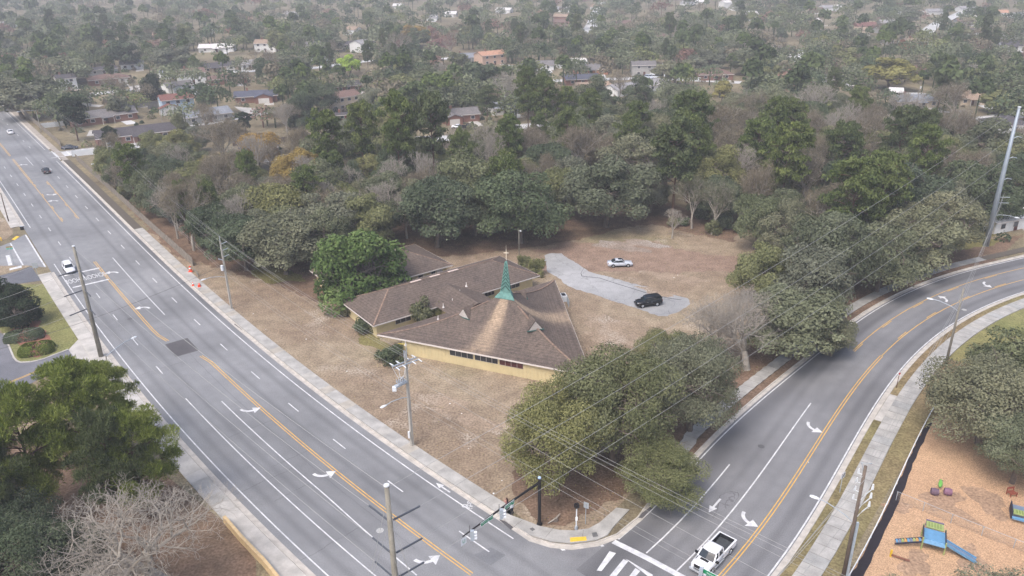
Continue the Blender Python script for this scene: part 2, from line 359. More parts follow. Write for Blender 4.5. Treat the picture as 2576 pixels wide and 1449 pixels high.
# SCHOOL painted twice, read by traffic coming towards the camera
for nn in (8.5, 12.0):
    me = textmesh('SCHOOL', 1.35); me.materials.append(m_white)
    o = bpy.data.objects.new('school_lettering', me); col.objects.link(o); o.parent = P
    p = main(95.6, nn); o.location = (p[0], p[1], .013); o.rotation_euler = (0, 0, main_dir(95.6)+math.pi/2); o.scale = (.68, 2.6, 1)
b = MB(); b.poly(gt(0, 2, [(1660, 565), (1885, 500), (2000, 625), (1770, 690)]), .0105); b.build('asphalt_patch', m_dark, P)
b = MB(); b.poly(gt(1, 3, [(2190, 1240), (2360, 1160), (2510, 1240), (2360, 1345)]), .0105); b.build('asphalt_patch', asphaltmat('old_patch', (.18, .184, .195), (.2, .205, .215)), P)
m_tar = asphaltmat('tar_seal', (.06, .06, .065), (.08, .08, .085))
for A in ([(1, 2, 2200, 0)],): pass
for (n0, ua, ub) in ((8.7, 200, 30), (5.0, 60, -10), (1.7, 150, 20)):
    b = MB(); jit = random.Random(int(n0*10)); us = frange(ua, ub, 60); off = [n0+jit.uniform(-.06, .06) for _ in us]
    b.strip([main(u, o+.035) for u, o in zip(us, off)], [main(u, o-.035) for u, o in zip(us, off)], .0103); b.build('tar_seam', asphaltmat('seam%d' % int(n0*10), (.16, .163, .175), (.18, .183, .195)), P)

jit = random.Random(77)
for k in range(16):
    u0 = jit.uniform(-8, 190); n0 = jit.choice((-4.0, 3.5, 7.0)); n1 = min(14.8, n0+jit.uniform(4, 11)); q0, q1 = [], []
    for j in range(14):
        n = n0+(n1-n0)*j/13; d = jit.uniform(-.12, .12); q0.append(main(u0+d, n)); q1.append(main(u0+d+jit.uniform(.02, .05), n))
    b = MB(); b.strip(q0, q1, .0102); b.build('pavement_crack', m_tar, P)

# ------------------------------------------------------------------ side road markings
P = side_road
for dn in (-.17, .17): solid(side, -12, 58, dn, .12, P, 'yellow_line', m_yellow, .0095)
solid(side, 57, 190, 3.95, .12, P, 'yellow_line', m_yellow, .0095); solid(side, 58, 190, 0, .12, P, 'yellow_line', m_yellow, .0095)
for k in range(14):
    s = 58.5+k*11.2
    solid(side, s-1.7, s+1.7, 3.68, .12, P, 'yellow_dash', m_yellow, .0095)
    if k: solid(side, s-4, s-.6, .27, .12, P, 'yellow_dash', m_yellow, .0095)
solid(side, -2.7, 38, 3.65, .16, P, 'lane_line', z=.0095); solid(side, -2.7, 18, 7.4, .16, P, 'lane_line', z=.0095)
solid(side, -3, 190, lambda s: nw_edge(s)-.5, .16, P, z=.0095); solid(side, -2, 190, -3.6, .17, P, z=.0095)
b = MB(); b.strip([side(-3.3, 11.0), side(-2.9, 6.9), side(-2.6, .5)], [side(-4.0, 11.0), side(-3.6, 6.9), side(-3.3, .5)], .0095); b.build('stop_bar', m_white, P)
for s, n, h, st in ((9.4, 5.6, -1, True), (9.2, 2.0, -1, False), (31.8, 1.9, -1, False), (87.1, 1.9, 1, False), (98.9, 2.1, -1, False)):
    o = arrow_turn(side, side_dir, s, n, h, P, 1, 'lane_arrow', .95, st); o.location.z = -.003
for pp in ([(980, 1200), (1045, 1220), (900, 1400), (850, 1395)], [(1120, 1280), (1170, 1300), (1050, 1449), (980, 1449)], [(1240, 1370), (1290, 1400), (1210, 1490), (1150, 1490)], [(465, 1160), (495, 1155), (540, 1190), (505, 1195)], [(870, 1130), (900, 1125), (930, 1150), (900, 1155)]):
    b = MB(); b.poly(gt(2, 3, pp), .0096); b.build('crosswalk_bar', m_white, P)
b = MB(); b.poly(gt(2, 3, [(1140, 1275), (1170, 1290), (1420, 1440), (1390, 1470)]), .01); b.build('crosswalk_line', m_white, P)
b = MB(); crk = gt(2, 3, [(2010, 870), (2060, 790), (2080, 700), (2090, 640), (2190, 600), (2270, 615), (2280, 650), (2230, 720), (2140, 790), (2060, 820), (2020, 875)])
crk2 = [(x+.07, y+.05) for x, y in crk]; b.strip(crk, crk2, .0094); b.build('crack_seal', m_tar, P)
b = MB(); b.poly(gt(2, 3, [(2085, 650), (2180, 605), (2265, 620), (2220, 715), (2140, 780), (2075, 800)]), .0088); b.build('asphalt_patch', asphaltmat('crazed_patch', (.17, .17, .185), (.25, .25, .26), .4), P)

# ------------------------------------------------------------------ kerbs and sidewalks
def offset(pts, d):
    out = []
    for i, p in enumerate(pts):
        a, b_ = pts[max(i-1, 0)], pts[min(i+1, len(pts)-1)]; dx, dy = b_[0]-a[0], b_[1]-a[1]; L = math.hypot(dx, dy) or 1
        out.append((p[0]-dy/L*d, p[1]+dx/L*d))
    return out
def kerb(pts, sgn, name='kerb', gut=.5, h=.13, m=None):
    """gutter pan + upstand along pts; sgn: side on which the kerb rises"""
    b = MB(); a0 = offset(pts, -sgn*gut); a1 = pts; a2 = offset(pts, sgn*.18)
    b.strip(a0, a1, .014, .010); b.strip(a1, offset(pts, sgn*.03), .010, h); b.strip(offset(pts, sgn*.03), a2, h); b.strip(a2, offset(pts, sgn*.19), h, -.02)
    return struct(b.build(name, m or m_kerb))
def walk(pts_in, pts_out, name='sidewalk', m=None, z=.125):
    b = MB(); b.strip(pts_in, pts_out, z); b.strip(pts_out, pts_out, z, -.02); b.strip(pts_in, pts_in, -.02, z); return struct(b.build(name, m or m_conc2))
def panels(parent, fn, a, b_, step, n0, n1, z, mats, name='paving_slab', gap=.025):
    n0f = n0 if callable(n0) else (lambda s, v=n0: v); n1f = n1 if callable(n1) else (lambda s, v=n1: v)
    n = int(abs(b_-a)/step)
    for i in range(n):
        s0 = a+(b_-a)*i/n+gap; s1 = a+(b_-a)*(i+1)/n-gap; mb_ = MB()
        q = [fn(s0, n0f(s0)), fn((s0+s1)/2, n0f(s0)), fn(s1, n0f(s1)), fn(s1, n1f(s1)), fn((s0+s1)/2, n1f(s0)), fn(s0, n1f(s0))]
        mb_.slab(q, -.01, z+rng.uniform(-.006, .006)); mb_.build(name, mats[0] if rng.random() < .55 else rng.choice(mats), parent)
# church side of the main road, round the corner
KM = [main(u, -4.75) for u in frange(204, -13.4, 80)]
KC = KM+CORNER[2:]+[side(s, nw_edge(s)+.35) for s in frange(5, 190, 80)]
kerb(KC, 1)
kerb([main(u, -4.75) for u in frange(520, 224, 60)], 1)
base_walk = walk([main(u, -4.94) for u in frange(204, -15, 60)], [main(u, -6.75) for u in frange(204, -13, 60)], m=M('joint_dirt', lin(96, 90, 82), .9))
for q in ('slab_mats',):
    SL = [m_conc2, M('slab_b', lin(178, 175, 169), .85, .14, .8, speck=.08), M('slab_c', lin(167, 165, 161), .85, .18, .7, speck=.08), M('slab_d', lin(174, 168, 158), .85, .16, .9, speck=.08)]
panels(base_walk, main, 120, -12.6, 1.83, -4.98, -6.78, .14, SL)
b = MB(); b.strip([main(u, -4.98) for u in frange(520, 121, 60)], [main(u, -6.6) for u in frange(520, 121, 60)], .03); struct(b.build('dirt_path', M('path_dirt', lin(164, 156, 147), .9, .15, .5, speck=.1)))
CO = gt(2, 3, [(-120, 790), (0, 850), (150, 905), (280, 955), (480, 995), (620, 1000), (770, 980), (880, 920), (960, 850), (1050, 770)])
cin = offset(CORNER[2:], .2)
cw = MB(); ring = [main(-12.3, -6.78)]+CO+[g(*tl(2, 3, 1180, 790)), g(*tl(2, 3, 1020, 960))]+gt(2, 3, [(960, 1045), (850, 1095), (600, 1128), (400, 1110), (200, 1050), (0, 945), (-60, 905)])+[main(-12.3, -4.97)]
cw.slab(ring, -.01, .137); cwo = struct(cw.build('corner_pavement', m_conc2))
b = MB(); b.slab(gt(2, 3, [(583, 1073), (745, 1062), (752, 1103), (585, 1116)]), .13, .152); b.build('tactile_paving', M('yellow_tactile', lin(228, 190, 70), .7, .08, 6, speck=.15), cwo)
for q in ([(175, 985), (205, 970), (235, 990), (205, 1008)], [(800, 1025), (850, 1018), (868, 1060), (815, 1070)]):
    b = MB(); b.slab(gt(2, 3, q), .13, .146); b.build('utility_cover', M('cover_iron', lin(110, 110, 110), .7), cwo)
for q in ([(338, 1068), (430, 958)], [(705, 1095), (718, 992)], [(-10, 985), (100, 900)]):
    a, e = gt(2, 3, q); b = MB(); b.beam((a[0], a[1], .139), (e[0], e[1], .139), .03, .004); b.build('pavement_joint', M('joint_dirt', lin(96, 90, 82), .9), cwo)
# drain inlets
for (ix, iy, pp) in ((2, 3, [(1270, 865), (1290, 830), (1400, 745), (1420, 765), (1310, 870)]), (0, 2, [(2350, 360), (2380, 350), (2470, 400), (2440, 425)]), (1, 3, [(2440, 880), (2500, 895), (2590, 960), (2560, 985)])):
    b = MB(); b.poly(gt(ix, iy, pp), .018); struct(b.build('storm_drain', m_dark))
# far side of the main road
for a, e in ((520, 140), (103, -60)):
    kerb([main(u, 15.05) for u in frange(a, e, 70)], -1)
    if a < 200: lw = walk([main(u, 15.25) for u in frange(a, e, 70)], [main(u, 17.4) for u in frange(a, e, 70)], m=M('joint_dirt', lin(96, 90, 82), .9)); panels(lw, main, a, -40, 1.9, 15.27, 17.42, .14, [m_conc, SL[1], M('slab_e', lin(192, 188, 182), .85, .1, .8, speck=.06)])
    else: walk([main(u, 15.25) for u in frange(a, e, 70)], [main(u, 17.4) for u in frange(a, e, 70)], m=m_conc)
# side road, church side: sidewalk set back behind a leaf strewn verge
def nwv(s): return nw_edge(s)+1.7 if s > 20 else 12.6
sw2 = walk([side(s, nwv(s)) for s in frange(6, 190, 90)], [side(s, nwv(s)+1.75) for s in frange(6, 190, 90)], m=M('joint_dirt', lin(96, 90, 82), .9))
panels(sw2, side, 6, 110, 1.8, nwv, lambda s: nwv(s)+1.77, .14, [SL[2], M('slab_f', lin(150, 150, 152), .85, .16, .7, speck=.08), m_conc2])
# side road, playground side
kerb([side(s, -4.3) for s in frange(2, 190, 90)], -1)
sw3 = walk([side(s, -5.5) for s in frange(-2, 190, 90)], [side(s, -7.7) for s in frange(-2, 190, 90)], m=M('joint_dirt', lin(96, 90, 82), .9))
panels(sw3, side, -2, 130, 1.75, -5.48, -7.75, .14, [m_conc2, SL[2], SL[1], M('slab_g', lin(163, 163, 161), .85, .2, .6, speck=.08)])
b = MB(); b.slab([side(46.8, -4.5), side(38.6, -4.5), side(38.6, -5.45), side(46.8, -5.45)], -.01, .135); b.build('driveway_apron', m_conc, sw3)

# ------------------------------------------------------------------ lots beside the roads
lot = [main(u, -6.8) for u in frange(118, -9, 40)]+CO[2:]+[side(s, nwv(s)+1.8) for s in frange(9, 112, 30)]+[g(2576, 575), g(2440, 600), g(2150, 735), g(1850, 590), g(1640, 560), g(1420, 575), g(1000, 600), g(700, 640)]
sheet('church_lawn', lot, .02, m_lot)
sheet('leaf_strewn_ground', [side(s, nwv(s)+1.82) for s in frange(12, 118, 30)]+[g(2576, 590), g(2300, 640), g(2120, 700), g(2010, 780), g(1900, 860), g(1770, 1000), g(1640, 1100), g(1480, 1150)], .026, m_leaf, .5)
sheet('leaf_strewn_ground', [g(1290, 1190), g(1330, 1150), g(1480, 1165), g(1560, 1180), g(1600, 1230), g(1500, 1280), g(1420, 1325), g(1360, 1320), g(1290, 1240)], .0265, m_leaf, .35)
sheet('leaf_strewn_ground', [main(98, -6.9), g(600, 690), g(700, 720), g(800, 760), g(840, 700), g(1010, 650), g(1180, 640), g(1420, 612), g(1560, 575), g(1640, 565), g(1850, 610), g(1850, 560), g(1640, 500), g(1400, 520), g(900, 540), g(600, 560), main(150, -9)], .0255, m_leaf, .7)
b = MB(); b.poly([side(s, nw_edge(s)+.55) for s in frange(9, 112, 40)]+[side(s, nwv(s)-.03) for s in frange(112, 9, 40)], .09); struct(b.build('verge', m_leaf))
b = MB(); b.poly([side(s, -4.5) for s in frange(-2, 120, 50)]+[side(s, -5.46) for s in frange(120, -2, 50)], .09); struct(b.build('verge', m_verge))
b = MB(); b.poly([side(s, -7.78) for s in frange(-4, 64, 30)]+[side(64, -12), side(40, -10.3), side(-4, -9.8)], .07); struct(b.build('verge', m_verge))
sheet('playground_mulch', [side(s, -10.0) for s in frange(-6, 56, 10)]+[side(56, -40), side(20, -60), side(-20, -45)], .03, m_mulch)
sheet('black_ground_fabric', rough([side(s, -9.95-.008*s) for s in frange(-8, 50, 30)]+[side(s, -11.1+.006*s-.06*math.sin(s*.35)) for s in frange(50, -8, 40)], .1, .9), .05, M('black_fabric', lin(44, 40, 46), .9, .15, 1.5, speck=.15))
sheet('school_lawn', [side(s, -7.8) for s in frange(64, 130, 20)]+[g(2800, 800), g(2750, 1000), side(56, -25), side(58, -10.2)], .03, m_green)
# sandy worn spots and tyre scuffs on the lawn
def blob(cx, cy, rx, ry, rz, z, m, name, n=28, seed=0):
    r_ = random.Random(seed); ph = [r_.uniform(0, 6.28) for _ in range(4)]; b = MB(); pts = []
    for i in range(n):
        w = 2*math.pi*i/n; k = 1+.18*math.sin(3*w+ph[0])+.12*math.sin(5*w+ph[1])+.1*math.sin(9*w+ph[2])+r_.uniform(-.07, .07)
        x, y = rx*k*math.cos(w), ry*k*math.sin(w); pts.append((cx+x*math.cos(rz)-y*math.sin(rz), cy+x*math.sin(rz)+y*math.cos(rz)))
    b.poly(pts, z); return struct(b.build(name, m))
m_sp = grassmat('thin_sandy_turf', [(.3, lin(152, 136, 120)), (.7, lin(166, 150, 132))], [(.3, (.8, .78, .76, 1)), (.7, (1.12, 1.1, 1.1, 1))], thr=.5, thr_col=lin(182, 170, 156))
LOTP = gt(2, 1, [(330, 1120), (375, 1098), (490, 1100), (560, 1150), (640, 1190), (690, 1230), (790, 1290), (1000, 1345), (1200, 1400), (1420, 1449)])+gt(2, 2, [(1530, 35), (1640, 70), (1770, 105), (1790, 160), (1700, 225), (1560, 280), (1470, 280), (1250, 200), (1000, 125), (820, 60), (620, 5)])+gt(2, 1, [(520, 1400), (490, 1360), (360, 1290), (335, 1200)])
blob(*g(1590, 650), 22, 9, -.1, .0275, grassmat('pinkish_bare_dirt', [(.3, lin(136, 116, 104)), (.6, lin(152, 132, 118)), (.8, lin(146, 130, 112))], [(.3, (.8, .78, .76, 1)), (.7, (1.12, 1.1, 1.1, 1))], thr=.62, thr_col=lin(184, 172, 160)), 'bare_dirt', 80, 41)
sheet('gravel_margin', rough(offset(LOTP, -.55), .3, .8), .0325, m_sp)
cp = sheet('car_park', rough(LOTP, .16, .7), .034, m_lotasph)
for pp in ([(560, 1400), (700, 1330), (880, 1350), (1060, 1410), (1190, 1449)], [(1190, 1449), (1350, 1500), (1560, 1550), (1700, 1570)], [(700, 1330), (690, 1300), (720, 1250)]):
    q = gt(2, 1, pp); b = MB(); b.strip(q, [(x+.12, y+.16) for x, y in q], .0372); b.build('crack_seal', m_tar, cp)
for i, (x, y, rx, ry) in enumerate(((1700, 700, 6, 2.2), (1520, 810, 4, 2.5), (1660, 735, 4, 1.5), (1560, 850, 6, 3), (1530, 900, 3.5, 3), (1110, 1010, 5, 1.6), (1190, 1060, 6, 1.4), (1560, 620, 6, 2.5), (1620, 613, 5, 2))):
    c_ = g(x, y); blob(c_[0], c_[1], rx, ry, -.5, .038+i*.0012, m_sp if i < 7 else grassmat('grey_scuffed_soil', [(.3, lin(146, 132, 122)), (.7, lin(156, 144, 134))], [(.3, (.8, .79, .78, 1)), (.7, (1.12, 1.1, 1.1, 1))], thr=.5, thr_col=lin(178, 172, 166)), 'worn_patch', seed=i)
gp = grassmat('green_turf', [(.3, lin(122, 118, 78)), (.7, lin(136, 128, 88))], [(.3, (.8, .8, .78, 1)), (.7, (1.1, 1.1, 1.08, 1))])  # greener turf patches within the dry lawn
for i, (x, y, rx, ry, a) in enumerate(((1200, 910, 8, 1.6, -.42), (940, 860, 4, 1.6, -.8), (690, 690, 7, 3, -.6))):
    c_ = g(x, y); blob(c_[0], c_[1], rx, ry, a, .030+i*.001, gp, 'green_turf_patch', seed=20+i)
c_ = g(2430, 605); blob(c_[0], c_[1], 9, 4, .4, .06, gp, 'green_turf_patch', seed=31)
# left of the main road
sheet('side_street', gt(0, 1, [(255, 905), (460, 1240), (290, 1222), (0, 1320), (-600, 1500), (-600, 1230), (0, 1030), (110, 985)]), .009, m_asph)
sheet('driveway', gt(0, 2, [(690, 620), (745, 705), (720, 712), (420, 900), (200, 1020), (0, 1088), (-500, 1250), (-500, 250), (0, 450), (35, 460), (130, 700), (200, 752), (300, 747), (450, 712)]), .03, m_drive)
sheet('apron', gt(0, 2, [(690, 620), (785, 520), (900, 470), (1010, 640), (1060, 700), (900, 780), (850, 770), (745, 705)]), .05, m_conc)
sheet('clipped_lawn', gt(0, 2, [(610, 230), (785, 520), (690, 620), (450, 712), (300, 747), (200, 752), (130, 700), (35, 460), (-200, 150), (-200, -30), (480, -40), (560, 120)]), .05, m_green)
b = MB(); kp = gt(0, 2, [(35, 460), (80, 580), (130, 700), (160, 735), (200, 752), (300, 747), (380, 732), (450, 712), (690, 620)]); b.strip(kp, offset(kp, .25), .12); b.strip(kp, kp, 0, .12); b.strip(offset(kp, .25), offset(kp, .25), .12, 0); struct(b.build('kerb', m_conc))
yl = gt(0, 2, [(80, 962), (400, 830), (720, 707)]); b = MB()
for d in (0, .3): b.strip(offset(yl, d), offset(yl, d+.12), .034)
struct(b.build('driveway_centre_line', m_yellow))
b = MB(); b.poly(gt(0, 2, [(715, 706), (760, 700), (810, 742), (725, 745)]), .035); struct(b.build('driveway_stop_bar', m_white))
sheet('mulch_bed', gt(0, 2, [(100, 430), (150, 400), (300, 360), (330, 320), (420, 330), (380, 400), (470, 430), (460, 460), (500, 480), (530, 560), (500, 640), (380, 700), (290, 690), (230, 600), (140, 520)]), .055, M('red_mulch', lin(140, 98, 82), .95, .2, 4, speck=.2))
sheet('dry_lawn', gt(0, 1, [(-300, 740), (0, 730), (60, 770), (130, 860), (125, 910), (60, 960), (-300, 1060)]), .05, m_lot)
sheet('median_lawn', gt(0, 1, [(-300, 1225), (0, 1225), (110, 1225), (280, 1222), (300, 1230), (200, 1270), (-300, 1400)]), .05, m_lot)
sheet('parking_lane', gt(0, 1, [(300, 1232), (330, 1250), (380, 1330), (440, 1370), (300, 1390), (-300, 1480), (-300, 1402), (200, 1272)]), .04, m_drive)
b = MB(); b.slab(gt(0, 1, [(95, 1255), (215, 1225), (222, 1243), (98, 1272)]), .0, .1); struct(b.build('wheel_stop', m_white))
b = MB(); b.poly(gt(0, 1, [(55, 1120), (95, 1115), (125, 1215), (85, 1222)]), .0125); struct(b.build('stop_bar', m_white))
b = MB(); b.poly(gt(0, 1, [(98, 998), (112, 995), (240, 1215), (222, 1218)]), .0125); struct(b.build('crosswalk_line', m_white))
b = MB(); b.slab(gt(0, 1, [(118, 960), (165, 925), (195, 932), (150, 965)]), .0, .06); struct(b.build('tactile_paving', MATS['yellow_tactile']))
sheet('dry_lawn', gt(0, 2, [(530, 880), (420, 905), (200, 1022), (0, 1090), (-500, 1250), (-500, 1700), (300, 1700), (700, 1300), (640, 1000)]), .028, m_lot)
sheet('leaf_strewn_ground', gt(0, 3, [(0, 100), (700, 0), (1500, 300), (2300, 950), (2574, 1300), (2574, 2600), (-900, 2600), (-900, 200)]), .032, m_leaf)
lw = MB(); wl = gt(0, 3, [(2250, 920), (2420, 1120), (2620, 1330)])+gt(1, 3, [(50, 1330), (140, 1440), (260, 1590)])
lw.strip(wl, wl, 0, .95); lw.strip(wl, offset(wl, .35), .95); lw.strip(offset(wl, .35), offset(wl, .35), .95, 0)
o = lw.build('low_wall', M('tan_stucco', lin(206, 180, 138), .9, .12, 2, speck=.1)); tag(o, 'low tan stucco wall along the pavement by the big bare tree', 'wall')
# neighbourhood streets
def street(name, pts, w, m=None, z=.006):
    q = []
    P3 = [pts[0]]+pts+[pts[-1]]
    for i in range(1, len(P3)-2):
        for k in range(6):
            t_ = k/6; a_, b_, c2, d_ = (np.array(P3[j]) for j in (i-1, i, i+1, i+2))
            q.append(tuple(.5*((2*b_)+(-a_+c2)*t_+(2*a_-5*b_+4*c2-d_)*t_**2+(-a_+3*b_-3*c2+d_)*t_**3)))
    q.append(tuple(pts[-1])); b = MB(); b.strip(offset(q, w/2), offset(q, -w/2), z)
    b.strip(offset(q, w/2+.5), offset(q, w/2), .1); b.strip(offset(q, -w/2), offset(q, -w/2-.5), .1)
    STREETS.append((np.array(q), w)); return struct(b.build(name, m or m_street))
STREETS = []
st = street('neighbourhood_street', [main(214, -3), main(213, -14), main(211, -30)]+[g(*tl(0, 0, x, y)) for x, y in ((1130, 1345), (1750, 1285), (2330, 1190), (2900, 1090))], 7.5)
solid(lambda s, n: (main(214+n, -s)), 8.0, 8.6, 0, 6.5, st, 'crosswalk_line', z=.013); solid(lambda s, n: (main(214+n, -s)), 12.6, 13.4, 1.5, 3.3, st, 'stop_bar', z=.013)
street('neighbourhood_street', [g(*tl(0, 0, x, y)) for x, y in ((640, 975), (760, 950), (900, 950), (1080, 930), (1400, 905), (1900, 870), (2500, 790))], 8)
street('neighbourhood_street', [g(*tl(1, 0, x, y)) for x, y in ((1300, 1420), (1700, 1400), (2010, 1385), (2300, 1350), (2600, 1290), (3000, 1240))], 8)
street('neighbourhood_street', [g(*tl(2, 0, x, y)) for x, y in ((-300, 840), (500, 810), (900, 800), (1200, 790), (1700, 800), (2300, 830))], 7)
street('neighbourhood_street', [g(*tl(3, 0, x, y)) for x, y in ((1560, 470), (1570, 420), (1590, 330), (1700, 240), (1900, 150), (2100, 60))], 8)
street('neighbourhood_street', [g(*tl(3, 0, x, y)) for x, y in ((2000, 1215), (2200, 1200), (2574, 1150), (3200, 1090))], 8)
street('neighbourhood_street', [g(*tl(3, 0, x, y)) for x, y in ((300, 740), (300, 690), (320, 600), (250, 500), (-200, 420))], 8)
street('neighbourhood_street', [g(*tl(2, 0, x, y)) for x, y in ((700, 460), (740, 360), (810, 240), (860, 120), (900, 20))], 9)
street('neighbourhood_street', [g(*tl(1, 0, x, y)) for x, y in ((-200, 720), (500, 690), (900, 640), (1300, 600), (1900, 590), (2574, 520))], 7)
def drive(ix, iy, pts, m=None):
    b = MB(); b.poly(gt(ix, iy, pts), .012); return struct(b.build('house_drive', m or m_conc))
drive(0, 0, [(900, 1310), (1000, 1310), (1100, 1350), (870, 1370)]); drive(0, 0, [(1290, 870), (1420, 850), (1440, 910), (1330, 912)]); drive(1, 0, [(-220, 1070), (0, 1090), (100, 1120), (0, 1160), (-60, 1170), (-180, 1100)])
drive(2, 0, [(1310, 790), (1500, 790), (1420, 830), (1290, 825)]); drive(3, 0, [(2330, 1050), (2420, 1045), (2574, 1090), (2574, 1130)]); drive(1, 0, [(560, 540), (700, 515), (780, 520), (600, 560)])
# ------------------------------------------------------------------ church
def shinglemat(name, c1, c2, worn=None):
    m, t, b, tc = newmat(name, .92, .15)
    a, f, ff = noise_chain(t, tc, [(.35, 5), (2.2, 5), (7, 3)])
    w = t.nodes.new('ShaderNodeTexWave'); w.wave_type = 'BANDS'; w.bands_direction = 'Z'; w.inputs['Scale'].default_value = 1.7; w.inputs['Distortion'].default_value = 1.2; w.inputs['Detail Scale'].default_value = 2.5
    t.links.new(tc.outputs['Object'], w.inputs['Vector'])
    c = ramp(t, f, [(.3, c1), (.7, c2)])
    if worn:
        at = t.nodes.new('ShaderNodeAttribute'); at.attribute_name = 'worn'; c = mixc(t, at.outputs['Fac'], c, ramp(t, f, [(.3, worn[0]), (.7, worn[1])]))
    c = mixc(t, 1.0, c, ramp(t, ff, [(.3, (.7, .68, .66, 1)), (.7, (1.25, 1.23, 1.2, 1))]), 'MULTIPLY')
    c = mixc(t, 1.0, c, ramp(t, a, [(.3, (.86, .86, .88, 1)), (.7, (1.1, 1.08, 1.06, 1))]), 'MULTIPLY')
    c = mixc(t, 1.0, c, ramp(t, w.outputs['Fac'], [(.0, (.84, .84, .84, 1)), (.5, (1.06, 1.06, 1.06, 1))]), 'MULTIPLY')
    t.links.new(c, b.inputs['Base Color'])
    bn = t.nodes.new('ShaderNodeBump'); bn.inputs['Strength'].default_value = .4; bn.inputs['Distance'].default_value = .05
    t.links.new(ff, bn.inputs['Height']); t.links.new(bn.outputs[0], b.inputs['Normal']); return m
m_sh = shinglemat('brown_shingles', lin(92, 84, 79), lin(118, 107, 100))
m_shw = shinglemat('brown_shingles_worn', lin(92, 84, 79), lin(118, 107, 100), (lin(146, 131, 114), lin(178, 159, 138)))
m_ysid = M('yellow_siding', lin(208, 193, 152), .8, .06, .8, speck=.03)
m_trim = M('white_trim', lin(222, 214, 208), .7, .06, 2)
m_glass = M('dark_window_glass', lin(52, 54, 58), .15, .3, .8, spec=.6)
m_wframe = M('window_frame', lin(196, 190, 184), .6, .05, 2)
m_cop = M('verdigris_copper', lin(112, 156, 148), .7, .14, 2.5, rgb2=lin(92, 132, 126), speck=.08)
m_copd = M('dark_copper', lin(58, 92, 86), .7)  # darker copper tone for the chevron seams and vent sills
church = thing('church', 'yellow church with triangular brown shingle roof and green copper spire', 'church')
CW, CSE, CNE = np.array([-21.454, 110.822]), np.array([11.134, 96.896]), np.array([7.836, 131.993]); CC = (CW+CSE+CNE)/3
ZE, ZA = 2.9, 8.9
def prof(t):      # bell-cast roof: steep at the spire, flat at the eaves
    return ZA-(ZA-ZE)*(1-(1-t)**1.75)
def roofpt(A, B, t, k):
    e = A*(1-k)+B*k; p = CC+(e-CC)*t; return (p[0], p[1], prof(t))
tips = [CW, CSE, CNE]
